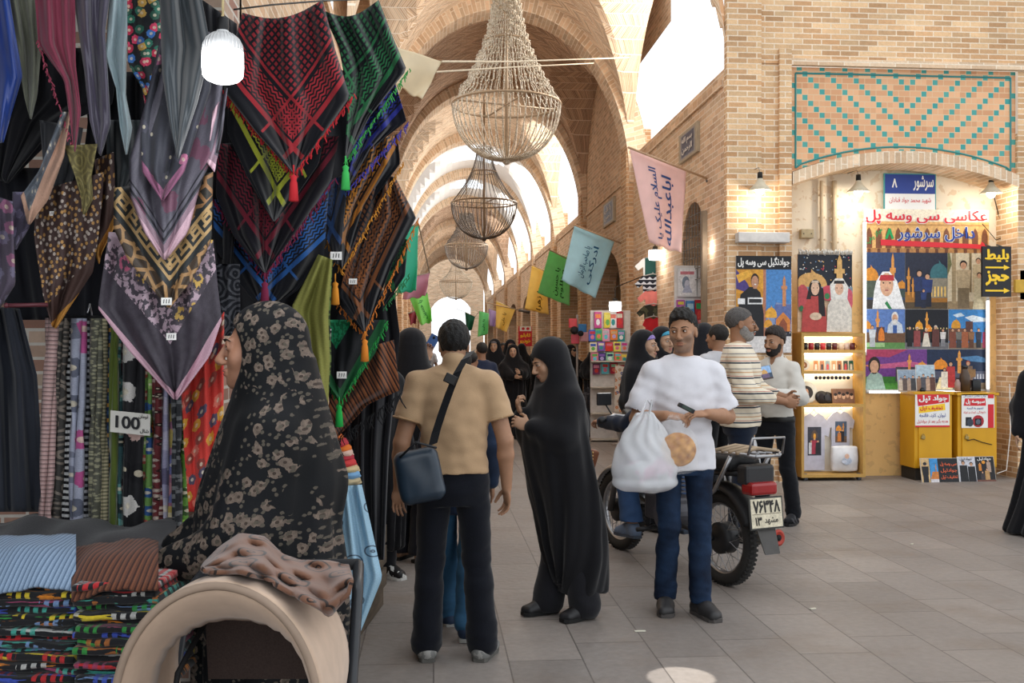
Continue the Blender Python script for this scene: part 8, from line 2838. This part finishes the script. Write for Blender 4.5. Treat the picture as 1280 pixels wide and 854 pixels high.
o = smooth_solid('bread_loaf', [('e', tuple(cB), (.098, .03, .09), np.array(Matrix.Rotation(.25, 3, 'Y')))], .005, M('bread_crust', lambda b: (lambda p: b.mix((b.noise(b.vec(p[0], p[1], p[2]), 26, 3) - .25).clamp() * 1.6, hx('8a4c1c'), hx('dca858')))(b.obj()), rough=.6), br, .01, lambda p: 0.004 * np.sin(p[:, 0] * 90) * np.sin(p[:, 2] * 90) * (np.abs(p[:, 1] - cB[1]) > .012) + .0015 * wnoise(p, (60, 60, 60), 4))
cbg = thing('clear_bag', 'clear plastic bag with knotted neck holding the round bread', 'bag', PD(845, 530, 5.34))
bagshape(cbg, PD(842, 519, 5.34), .26, .12, .31, m_clear, 6, neck=.2)
phn = thing('phone', 'small black phone held in both hands of the man in white', 'phone', wpt(wmr, (-.05, -.33, 1.19)))
pc = wpt(wmr, (-.045, -.325, 1.185))
mb = MB()
mb.box(tuple(pc - Vector((.05, .012, .012))), tuple(pc + Vector((.05, .012, .012))), Matrix.Rotation(.45, 3, 'Y') @ Matrix.Rotation(.2, 3, 'Z'), bev=.004)
mb.build('phone_body', plain('202226', rough=.3), phn)
mb = MB()
mb.box(tuple(pc - Vector((.03, .014, .008))), tuple(pc + Vector((.03, -.011, .008))), Matrix.Rotation(.45, 3, 'Y') @ Matrix.Rotation(.2, 3, 'Z'))
mb.build('screen', plain('3c4a44', rough=.15), phn)
# litter on the paving
for i, (px, py, L_, lab) in enumerate(((800, 790, .03, 'pale straw lying on the paving in front of the man in white'), (1016, 762, .02, 'white paper scrap on the paving right of the motorcycle'), (960 + 180, 681, .018, 'white paper scrap on the paving farther right'))):
 p = PF(px, py)
 mb = MB()
 mb.box((p.x - L_, p.y - .008, .001), (p.x + L_, p.y + .008, .008), Matrix.Rotation(.4 * i, 3, 'Z'), bev=.002)
 tag(mb.build('paper_scrap', plain('c8c4b4')), lab, 'litter')
# ================================================================ hanging things and goods of the lane
gold = plain('b09a80', rough=.4, metal=.3)
beadm = M('bead_strings', lambda b: (lambda p: b.mul(b.mix(b.noise(b.vec(*p), 40, 2) > .5, hx('a89880'), hx('cfc4b0')), b.noise(b.vec(*p), 90, 2) * .6 + .7))(b.obj()), rough=.35, spec=.6)
beadd = M('bead_strings_dark', lambda b: b.mul(hx('6c6054'), b.noise(b.vec(*b.obj()), 60, 2) * .9 + .55), rough=.4, spec=.5)
def chandelier(label, px, py_ring, d, R, low, upp, dense, bm=beadm, top=.16):
 c = PD(px, py_ring, d)
 r = thing('chandelier', label, 'chandelier', c, 0, 'basket chandeliers hung along the lane')
 mb = MB()
 mb.torus(c, R, .018, None, 64, 8)
 mb.build('ring', gold, r, True)
 mb = MB()
 mb.tube([c + Vector((0, 0, -low)), Vector((c.x, c.y, 7.4))], .022, 10)
 mb.build('pole', gold, r, True)
 for a in (.3, .3 + PI / 2):
  mb = MB()
  v = Vector((math.cos(a), math.sin(a), 0)) * R
  mb.tube([c - v, c + v], .012, 6)
  mb.build('cross_bar', gold, r, True)
 mb = MB()
 n = 44
 for i in range(n):
  a = 2 * PI * i / n
  pts = []
  for k in range(11):
   t = PI / 2 * k / 10
   rr, z = R * math.cos(t) ** .9 if k < 10 else .02, -low * math.sin(t)
   pts.append(c + Vector((rr * math.cos(a), rr * math.sin(a), z)))
  mb.tube(pts, .008, 5, cap=False)
 for z_, q in ((.25, 1), (.7, 1)):
  pass
 mb.ball(c + Vector((0, 0, -low)), .06, 12)
 mb.build('lower_strings', bm, r, True)
 mb = MB()
 n = 52 if dense else 36
 for i in range(n):
  a = 2 * PI * i / n
  pts = []
  m = 22 if dense else 12
  for k in range(m + 1):
   t = k / m
   rr = top + (R - top) * (1 - t) ** 1.9
   z = upp * t
   j = .02 * math.sin(k * 2.1 + i) if dense else 0
   pts.append(c + Vector(((rr + j) * math.cos(a), (rr + j) * math.sin(a), z)))
  mb.tube(pts, .007, 4, cap=False)
  if dense:
   for k in range(2, m, 1):
    mb.ball(pts[k] + Vector((0, 0, .02)), .0155, 6)
 mb.build('upper_strings', bm, r, True)
 for t in (.55, .99):
  mb = MB()
  rr = top + (R - top) * (1 - t) ** 1.9
  mb.torus(c + Vector((0, 0, upp * t)), rr, .012, None, 32, 6)
  mb.build('upper_ring', gold, r, True)
chandelier('nearest and largest chandelier, dense beaded bell over an open basket', 633, 131, 13.5, .735, .76, 1.55, True, beadm, .17)
chandelier('second chandelier along the lane, a dark wire bell and basket', 605, 254, 22.2, .735, .8, 1.25, False, beadd, .16)
chandelier('third chandelier along the lane, dense grey beads', 583, 307, 33.8, .735, .8, 1.1, True, beadd, .2)
chandelier('fourth and farthest chandelier, a pale open basket', 570, 352, 44.5, .735, .78, .8, False, beadm, .2)
# flags
def flag(label, corners, d, col, text=None, ink='2c3a6c', pole=None, dd=.0, waves=2.0, amp=.04, tb=(.3, .2, .7, .85), name='flag', group=None, tilt=-PI / 2, lines=None):
 """corners: top-left, top-right, bottom-right, bottom-left in the photo"""
 P = [PD(x, y, d + (dd if i in (1, 2) else 0)) for i, (x, y) in enumerate(corners)]
 r = thing(name, label, 'flag', P[0], 0, group)
 n, m = 22, 22
 def at(s, t):
  p = P[0].lerp(P[1], s).lerp(P[3].lerp(P[2], s), t)
  w = amp * math.sin(waves * PI * 2 * s * .6 + 2.2 * t + 1) * (.25 + t) + amp * .5 * math.sin(9 * s * t + 2)
  return p + Vector((.12 * w, w, -.25 * abs(w) * t))
 vs = [at(i / n, j / m) for j in range(m + 1) for i in range(n + 1)]
 fs = np.array([[j * (n + 1) + i, (j + 1) * (n + 1) + i, (j + 1) * (n + 1) + i + 1, j * (n + 1) + i + 1] for j in range(m) for i in range(n)])
 o = np_mesh('flag_cloth', vs, fs, M('flag_' + col, lambda b: b.mul(hx(col), b.noise(b.vec(*b.obj()), 8, 3) * .2 + .85), rough=.6, through=.45), r)
 solid(o, .004)
 if text:
  k = 0
  for (u0, w0, u1, w1), s_ in text:
   f = Frame((0, 0, 0), (1, 0, 0), (0, 0, 1))
   me = write(s_, f, (0, 0, 1, 1), M('flag_ink_' + ink, ink, rough=.6), r, 'calligraphy', bold=.02, lift=0)
   me.data.transform(Matrix.Identity(4))
   inv_ = ROOT[r.name].inverted()
   loc0 = Vector(ROOT[r.name].translation)
   nrm = (P[1] - P[0]).cross(P[3] - P[0]).normalized()
   if nrm.y > 0:
    nrm = -nrm
   for v in me.data.vertices:
    q = v.co + loc0
    # the line of writing runs down the cloth
    s2, t2 = u1 - (u1 - u0) * q.z, w0 + (w1 - w0) * (1 - q.x)
    v.co = at(s2, t2) + nrm * .008 - loc0
 if pole:
  mb = MB()
  a, c_ = PD(pole[0], pole[1], d - .03), PD(pole[2], pole[3], d + pole[4])
  mb.tube([a, c_], .014, 8)
  mb.build('flag_pole', plain('b09070', rough=.5), r, True)
  mb = MB()
  v = (c_ - a).normalized()
  mb.tube([c_ - v * .04, c_ + v * .3], .045, 10)
  mb.build('pole_holder', plain('5c5650', rough=.6), r, True)
 return r
flag('pale pink flag with blue calligraphy on a slanting pole by the brick corner', [(787, 185), (858, 214), (851, 315), (812, 303)], 12.0, 'fce0dc', [((.28, .12, .5, .92), 'السلام علیک یا'), ((.52, .16, .76, .95), 'اباعبدالله')], '2c4a80', (785, 184, 888, 225, .2), .3)
flag('sky blue flag with dark blue calligraphy, second along the wall', [(718, 282), (768, 302), (744, 372), (702, 350)], 17.2, 'c8f0fc', [((.35, .25, .55, .8), 'یا صاحب الزمان'), ((.56, .2, .74, .85), 'ادرکنی')], '1f5c84', (717, 281, 781, 306, .2), .3)
flag('green flag with dark calligraphy between the blue and yellow flags', [(687, 313), (713, 323), (712, 382), (672, 366)], 22.5, 'a4f0ac', [((.4, .3, .6, .9), 'یا حسین'), ((.62, .3, .8, .9), 'مظلوم')], '205c30', (686, 312, 722, 330, .2), .3)
flag('golden yellow flag hanging beyond the green one', [(665, 332), (682, 338), (686, 393), (656, 386)], 27.0, 'fce084', [((.45, .45, .72, .95), 'یا زهرا')], '5c4a1c', (664, 331, 700, 348, .2), .2)
flag('small yellow flag far along the lane', [(620, 376), (644, 387), (633, 415), (620, 409)], 30.0, 'fce084', [((.4, .3, .65, .8), 'یا علی')], '8c6c2c', (606, 378, 650, 388, .1), .1)
flag('small lilac pennant beside the far yellow flag', [(611, 386), (620, 389), (619, 408), (612, 407)], 30.6, 'c8b0dc', dd=.05)
flag('small mid green flag far along the lane left of the lilac pennant', [(599, 389), (611, 392), (610, 417), (597, 421)], 31.0, '88e094', [((.4, .3, .65, .8), 'یا علی')], '206c34', dd=.05)
flag('small dark green flag far along the lane above the child', [(581, 390), (594, 396), (590, 412), (583, 414)], 31.4, '1c5c40', dd=.05)
flag('turquoise green flag hanging just right of the scarf stall', [(503, 285), (523, 280), (521, 362), (497, 366)], 8.2, '50c8a4', None, dd=.1, amp=.03)
flag('dusty rose flag behind the turquoise green one', [(505, 348), (537, 341), (533, 368), (503, 374)], 9.0, 'd498a8', None, dd=.1)
flag('lime green flag with dark calligraphy left of the boy\'s head', [(511, 372), (534, 366), (541, 400), (526, 406)], 9.6, '98e070', [((.35, .2, .65, .85), 'یا حسین')], '2c6c34', dd=.1)
flag('small dark red pennant below the dusty rose flag', [(510, 392), (520, 388), (521, 401), (513, 406)], 10.6, 'a03c44', None, dd=.05)
flag('cream cloth banner strung beside the green keffiyeh', [(492, 57), (552, 76), (529, 124), (486, 100)], 6.8, 'f0e4c8', None, dd=.3, amp=.03, name='cloth_banner')
mb = MB()
mb.tube([PD(552, 77, 7.1), PD(640, 77, 10), PD(786, 72, 15.5)], .008, 5)
mb.tube([PD(545, 90, 7.1), PD(640, 84, 10), PD(742, 79, 15.5)], .007, 5)
tag(mb.build('guy_wire', plain('cdbca0')), 'two thin wires stretched across the vault from the cream banner', 'wire')
mb = MB()
mb.tube([PD(570, 386, 31.8), PD(581, 390, 31.4), PD(594, 396, 31.45), PD(599, 389, 31), PD(611, 391, 31.05), PD(611, 386, 30.6), PD(620, 389, 30.65), PD(620, 377, 30), PD(644, 387, 30), PD(676, 381, 30)], .008, 5)
tag(mb.build('bunting_string', plain('8a7c68')), 'string of small flags sagging across the far lane', 'string')
mb = MB()
mb.tube([PD(455, 262, 5.2), PD(503, 285, 8.2), PD(523, 280, 8.3), PD(537, 341, 9.1), PD(505, 348, 9.0), PD(511, 372, 9.6), PD(534, 366, 9.7), PD(520, 388, 10.65), PD(510, 392, 10.6)], .006, 5)
tag(mb.build('bunting_string', plain('8a7c68')), 'string running from the scarf stall that carries the turquoise and rose flags', 'string')
# calligraphic plaques
def plaque(label, y0, y1, z0, z1, words):
 f = Frame((XR - .04, y1, z0), (0, -1, 0), (0, 0, 1))
 w, h = y1 - y0, z1 - z0
 p = thing('plaque', label, 'plaque', f.at(w / 2, 0), 0, None)
 mb = MB()
 mb.prism([f.at(0, 0), f.at(w, 0), f.at(w, h), f.at(0, h)], f.N * -.05)
 mb.build('plaque_frame', plain('a89880'), p)
 cv = Canvas(f, w * .1, h * .08, w * .9, h * .92, lift=.001)
 cv.R(0, 0, 1, 1, '8c8480').R(.08, .06, .92, .94, '4a4858')
 cv.build('plaque_tile', p)
 write(words[0], f, (w * .22, h * .5, w * .78, h * .8), M('plaque_white', srgb(214, 206, 196)), p, bold=.03, lift=.012)
 write(words[1], f, (w * .22, h * .2, w * .78, h * .48), M('plaque_white', srgb(214, 206, 196)), p, bold=.03, lift=.012)
pa_ = PXW(852, 206, XR)
pc_ = PXW(875, 150, XR)
plaque('dark blue calligraphy plaque on the lane wall above the pink flag', pc_.y, pa_.y, pa_.z, CH + (437 - 145) / F * (pc_.y * CT), ('بسم الله', 'الرحمن'))
pa_ = PXW(756, 286, XR)
pc_ = PXW(770, 245, XR)
plaque('dark calligraphy plaque on the lane wall above the sky blue flag', pc_.y, pa_.y, pa_.z, pc_.z, ('یا علی', 'یا حسین'))
# bulbs over the shops
def shop_bulb(label, px, py, d, r_, e):
 c = PD(px, py, d)
 p = thing('shop_bulb', label, 'lamp', c)
 mb = MB()
 mb.lathe([(0, -r_ * .8), (r_ * .9, -r_ * .7), (r_, 0), (r_ * .95, r_ * .7), (0, r_ * .75)], c, 18)
 mb.build('bulb_glass', M('shop_white', (1, .97, .92), emit=6), p, True)
 mb = MB()
 mb.lathe([(r_ * .5, r_ * .7), (r_ * .3, r_ * 1.3), (0, r_ * 1.3)], c, 14)
 mb.tube([c + Vector((0, 0, r_ * 1.2)), c + Vector((0, .0, r_ * 3)), Vector((max(XR, c.x) + .02, c.y + .2, c.z + .5))], .008, 5)
 mb.build('bulb_holder', plain('2a2826'), p, True)
 lamp('shop_light', 'POINT', tuple(c + Vector((-.12, -.12, -.05))), e, (1, .95, .88), .08)
shop_bulb('large white bulb over the children\'s clothes', 819, 319, 14.6, .1, 9)
shop_bulb('large white bulb over the packaged goods stall', 769, 383, 15.7, .1, 8)
shop_bulb('small bulb in the mesh fronted shop by the corner', 893, 306, 12.1, .045, 4)
# children's clothes hanging on the wall
def topz_(py, d):
 return CH + (437 - py) / F * d
def garment(label, px, py, w, h, d, mat, kind='top', seed=0, sleeve=True, hang=True):
 k = d / F
 f = Frame(PD(px, py, d), Vector((CT, -ST, 0)), (0, 0, 1))
 p = thing('child_garment', label, 'garment', f.at(0, 0), 0, 'children\'s clothes hung on the wall')
 W, H = w * k, h * k
 out = [(-.32, -1), (.32, -1), (.34, -.45), (.5, -.62), (.62, -.42), (.34, -.04), (.14, 0), (0, -.07), (-.14, 0), (-.34, -.04), (-.62, -.42), (-.5, -.62), (-.34, -.45)]
 if kind == 'dress':
  out = [(-.55, -1), (.55, -1), (.28, -.4), (.4, -.3), (.3, -.04), (.12, 0), (0, -.07), (-.12, 0), (-.3, -.04), (-.4, -.3), (-.28, -.4)]
 mb = MB()
 mb.prism([f.at(a * W, b_ * H, 0) for a, b_ in out], f.N * -.05)
 o = mb.build('garment_cloth', mat, p)
 if hang:
  mb = MB()
  mb.tube([f.at(-.3 * W, -.03 * H, .01), f.at(0, .06 * H, .01), f.at(.3 * W, -.03 * H, .01)], .008, 5)
  mb.tube([f.at(0, .06 * H, .01), f.at(0, .14 * H, .01)], .005, 5)
  mb.build('hanger', plain('b0aca8', metal=.5), p, True)
 return p
garment('dark green child\'s dress over a white blouse under the bulb', 817, 322, 38, 26, 15.0, M('green_white', lambda b: (lambda p: b.mix(p[0].abs() < .13, hx('d0d0d0'), hx('1f4844')))(b.obj()), rough=.9), seed=1)
garment('black child\'s jumper with white zigzag pattern, under the green dress', 816, 344, 36, 26, 14.96, M('zigzag_knit', lambda b: (lambda p: b.mix(((p[0] / .09).frac() - .5).abs() + (p[2] / .07).frac() < .62, hx('1a1c26'), hx('b8bcc4')))(b.obj()), rough=.9))
garment('salmon pink child\'s top below the zigzag jumper', 819, 363, 36, 24, 14.92, plain('d87c74', rough=.9))
garment('olive camouflage child\'s top below the pink one', 817, 381, 34, 24, 14.88, M('camo_olive', lambda b: b.mix(b.noise(b.vec(*b.obj()), 12, 2) > .5, hx('4c4c38'), hx('2c2c24')), rough=.9))
garment('bright red child\'s dress at the bottom of the hanging clothes', 817, 397, 34, 32, 14.84, plain('b8242c', rough=.9), 'dress')
garment('amber yellow child\'s top at the side of the hanging clothes', 836, 329, 20, 34, 14.95, plain('d8961c', rough=.9))
garment('mauve and blue child\'s trousers hanging under the amber top', 835, 352, 18, 50, 14.96, M('mauve_blue', lambda b: (lambda p: b.mix(p[2] < -.35, hx('8c7c9c'), hx('204c9c')))(b.obj()), rough=.9), 'dress')
gp = thing('garment_pole', 'upright pole against the wall carrying the children\'s clothes', 'pole', GP(820, 15.12))
p0 = GP(820, 15.12)
mb = MB()
mb.tube([p0, p0 + Vector((0, 0, 3.0))], .02, 8)
mb.build('pole_tube', plain('8a8680', metal=.5), gp, True)
for py in (322, 344, 363, 381, 397, 330):
 mb = MB()
 z = topz_(py, 15.1) + .05
 mb.tube([p0 + Vector((0, 0, z)), p0 + Vector((-.005, -.16, z + .02)), p0 + Vector((-.005, -.2, z + .05))], .007, 5)
 mb.build('hook', plain('8a8680', metal=.5), gp, True)
# posters and packets in the corner shop
def packet(label, px0, py0, px1, py1, d, cols, group, name='packet', cat='packet', tk=.05):
 a, c_ = PD(px0, py1, d), PD(px1, py0, d)
 f = Frame(a, Vector((CT, -ST, 0)), (0, 0, 1))
 w, h = (px1 - px0) * d / F, (py1 - py0) * d / F
 p = thing(name, label, cat, f.at(w / 2, 0), 0, group)
 slab(f, w, h, tk, plain(cols[0], rough=.4), 'packet_body', p)
 cv = Canvas(f, w * .06, h * .05, w * .94, h * .95)
 cv.R(0, 0, 1, 1, cols[0]).R(.08, .62, .92, .9, cols[1]).E(.5, .34, .3, .22, cols[2])
 cv.build('packet_front', p)
 return p
PG = 'packaged toys and goods in the corner shop'
def poster_draw(f, w, h, p, c1, c2):
 cv = Canvas(f, w * .05, h * .05, w * .95, h * .95)
 cv.R(0, 0, 1, 1, 'e4e2e2').R(.1, .8, .9, .92, c1).E(.42, .48, .22, .26, c2).E(.5, .4, .16, .2, 'c4c4d0').P([(.2, .1), (.8, .1), (.6, .4), (.36, .34)], 'b0b4c8')
 cv.build('poster_print', p)
for i, (x0, x1, c1, c2, lab) in enumerate(((847, 871, 'c87880', '7c8898', 'pale poster with a grey bird shape in the corner shop'), (872, 896, 'd8a8b8', '8c88a8', 'pale poster with mauve flowers right of the grey bird poster'))):
 d = 12.82
 f = Frame(PD(x0, 371, d), Vector((CT, -ST, 0)), (0, 0, 1))
 w, h = (x1 - x0) * d / F, 36 * d / F
 p = thing('shop_poster', lab, 'poster', f.at(w / 2, 0))
 slab(f, w, h, .02, plain('d8d8d8'), 'poster_board', p)
 poster_draw(f, w, h, p, c1, c2)
for i, (x0, y0, x1, y1, c) in enumerate(((846, 375, 856, 390, ('a84c9c', 'd8c040', 'c86cb0')), (858, 376, 868, 402, ('4c84b8', 'a8c8d8', 'd86c7c')), (869, 375, 879, 404, ('b8303c', '3c9c5c', 'd85048')), (880, 374, 893, 392, ('a8c8dc', 'd0dce0', '8cb0c8')), (872, 398, 880, 412, ('d8482c', 'e0a0a0', 'c83c2c')), (884, 396, 894, 414, ('d8ccc8', 'b84c4c', 'c8a8a0')), (888, 412, 897, 424, ('c84c8c', 'e0b8cc', 'a83870')))):
 packet('%s packet, %s in the corner shop' % (('purple and yellow', 'sky blue', 'red and green', 'pale blue', 'orange red', 'cream', 'magenta')[i], ('below the grey bird poster', 'second in the upper row', 'third in the upper row', 'at the right of the upper row', 'under the red and green one', 'low on the right', 'lowest on the right')[i]), x0, y0, x1, y1, 12.8, c, PG)
mb = MB()
mb.box((XR - .06, 11.95, 0), (XR + .1, 12.03, 3.2))
tag(mb.build('shop_post', plain('8a7a66')), 'narrow post of the corner shop front behind the posters', 'post')
bd = thing('shop_display_board', 'white display board of the corner shop carrying posters and packets', 'board', PD(870, 430, 12.9))
f = Frame(PD(843, 450, 12.85), Vector((CT, -ST, 0)), (0, 0, 1))
slab(f, 56 * 12.85 / F, 118 * 12.85 / F, .03, plain('d4d0cc'), 'board', bd)
mb = MB()
for q in (0, .5, 1):
 mb.tube([f.at(56 * 12.85 / F * q, 0, -.02), f.at(56 * 12.85 / F * q, -2.2 + .72, -.02)], .012, 6)
mb.build('board_legs', plain('6c6c6c'), bd, True)
# mesh in the arch of the corner shop
mb = MB()
for i in range(9):
 y = 12.05 + .14 * i
 mb.tube([(XR + .02, y, 2.4), (XR + .02, y, shop_arch((y - 12.625) / .625) if abs(y - 12.625) < .62 else 2.5)], .006, 4)
for i in range(7):
 mb.tube([(XR + .02, 12.05, 2.4 + .14 * i), (XR + .02, 13.2, 2.4 + .14 * i)], .006, 4)
tag(mb.build('wire_mesh', plain('7a7670')), 'wire mesh screen across the top of the corner shop arch', 'mesh')
# packaged goods stall further in
PS = 'packaged goods hung at the stall under the second bulb'
rg = random.Random(11)
names = ['magenta', 'yellow', 'white', 'crimson', 'cobalt', 'apple green', 'pink', 'orange', 'teal', 'cream', 'violet', 'scarlet', 'lemon', 'silver grey', 'rose', 'navy', 'mint', 'coral', 'sand', 'plum', 'aqua', 'cherry', 'ivory', 'lilac']
hexs = ['b83c84', 'd8c43c', 'd8d8dc', 'b02c3c', '3c58b0', '5ca44c', 'd88ca8', 'd8782c', '2c8c8c', 'd8ccb0', '7c54a8', 'c83028', 'd8d05c', 'a8acb4', 'c86c84', '28305c', '8cc8a8', 'd8705c', 'b8a078', '6c3058', '5cb8c8', 'a82038', 'd0ccbc', 'a898c8']
k = 0
for row, (y0, y1, xs_) in enumerate(((390, 410, (748, 760, 767, 775)), (412, 426, (741, 749, 758, 768, 777)), (428, 440, (742, 752, 762, 772, 781)), (441, 452, (744, 753, 763, 773, 781)), (454, 468, (746, 757, 768, 778)))):
 for j, x in enumerate(xs_):
  c = hexs[k % 24]
  packet(names[k % 24] + ' packet hanging in the %s row of the packaged goods stall' % ('top', 'second', 'middle', 'fourth', 'lowest')[row], x - 5, y0 + rg.uniform(-1, 1), x + 4, y1 + rg.uniform(-1, 1), 16.29, (c, hexs[(k * 5 + 7) % 24], hexs[(k * 3 + 2) % 24]), PS, tk=.06)
  k += 1
st = thing('goods_stall', 'tall white rack of the packaged goods stall against the lane wall', 'stall', PD(765, 551, 16.3))
f = Frame(PD(738, 551, 16.35), Vector((CT, -ST, 0)), (0, 0, 1))
slab(f, 50 * 16.35 / F, 163 * 16.35 / F, .04, plain('c4c0bc'), 'rack_board', st)
for q in (.0, .25, .5, .75):
 mb = MB()
 mb.prism([f.at(0, q * 1.7 + .02, 0), f.at(.65, q * 1.7 + .02, 0), f.at(.65, q * 1.7 + .02, .2), f.at(0, q * 1.7 + .02, .2)], (0, 0, .02))
 mb.build('rack_shelf', plain('b8b0a4'), st)
fz = thing('printed_cloth_stand', 'column of cream cloth printed with orange and blue flowers beside the veiled girls', 'cloth', PD(775, 520, 15.6))
f = Frame(PD(768, 515, 15.6), Vector((CT, -ST, 0)), (0, 0, 1))
mb = MB()
mb.prism([f.at(0, 0), f.at(.17, 0), f.at(.19, .7), f.at(0.02, .74)], f.N * -.08)
mb.build('cloth_panel', blobs('creamfl', 'c8c0b4', ['c87c4c', '5c6c98', 'b89070'], 14, .34), fz)
mb = MB()
mb.lathe([(0, 0), (.14, 0), (.14, .02), (.03, .04), (.03, .3), (0, .3)], (f.O.x + .09, f.O.y + .04, 0), 16)
mb.build('stand_base', plain('8a8078'), fz, True)
toy = thing('toy_display', 'dark doll heads and bright packets on the pier left of the goods stall', 'display', PD(722, 412, 17.0))
mb = MB()
mb.ball(PD(718, 413, 16.9), .07, 12)
mb.ball(PD(726, 417, 16.9), .05, 12)
mb.build('doll_heads', plain('1c1a1e', rough=.7), toy, True)
for i, (x, y, c) in enumerate(((719, 424, 'c84858'), (728, 411, '3c78b0'), (730, 421, 'd8a0a8'), (716, 404, 'c83c44'))):
 mb = MB()
 a = PD(x, y, 17.0)
 mb.box((a.x - .07, a.y - .03, a.z - .08), (a.x + .07, a.y + .03, a.z + .08), bev=.01)
 mb.build('toy_packet', plain(c, rough=.4), toy)
mb = MB()
a = PD(722, 430, 17.05)
mb.tube([(a.x, a.y + .05, 0), (a.x, a.y + .05, 2.1)], .02, 8)
mb.build('display_post', plain('8a8480'), toy, True)
# red sign and bright doorway further down
d = 28.0
f = Frame(PD(648, 433, d), Vector((CT, -ST, 0)), (0, 0, 1))
w, h = 17 * d / F, 25 * d / F
t = thing('red_sign', 'red sign with yellow Persian lettering beyond the crowd', 'sign', f.at(w / 2, 0))
slab(f, w, h, .04, m_red, 'sign_board', t)
write('تابلو', f, (w * .12, h * .42, w * .9, h * .66), m_yel, t, bold=.04)
write('خودرو', f, (w * .12, h * .12, w * .9, h * .36), m_yel, t, bold=.04)
cv = Canvas(f, w * .1, h * .76, w * .95, h * 1.0)
cv.R(0, 0, 1, 1, m_wht).E(.3, .5, .14, .3, m_red).E(.7, .5, .14, .3, m_red)
cv.build('sign_band', t)
mb = MB()
mb.tube([f.at(w / 2, 0, -.06), f.at(w / 2, -f.O.z + .02, -.06)], .03, 8)
mb.build('sign_post', plain('6c6460'), t, True)
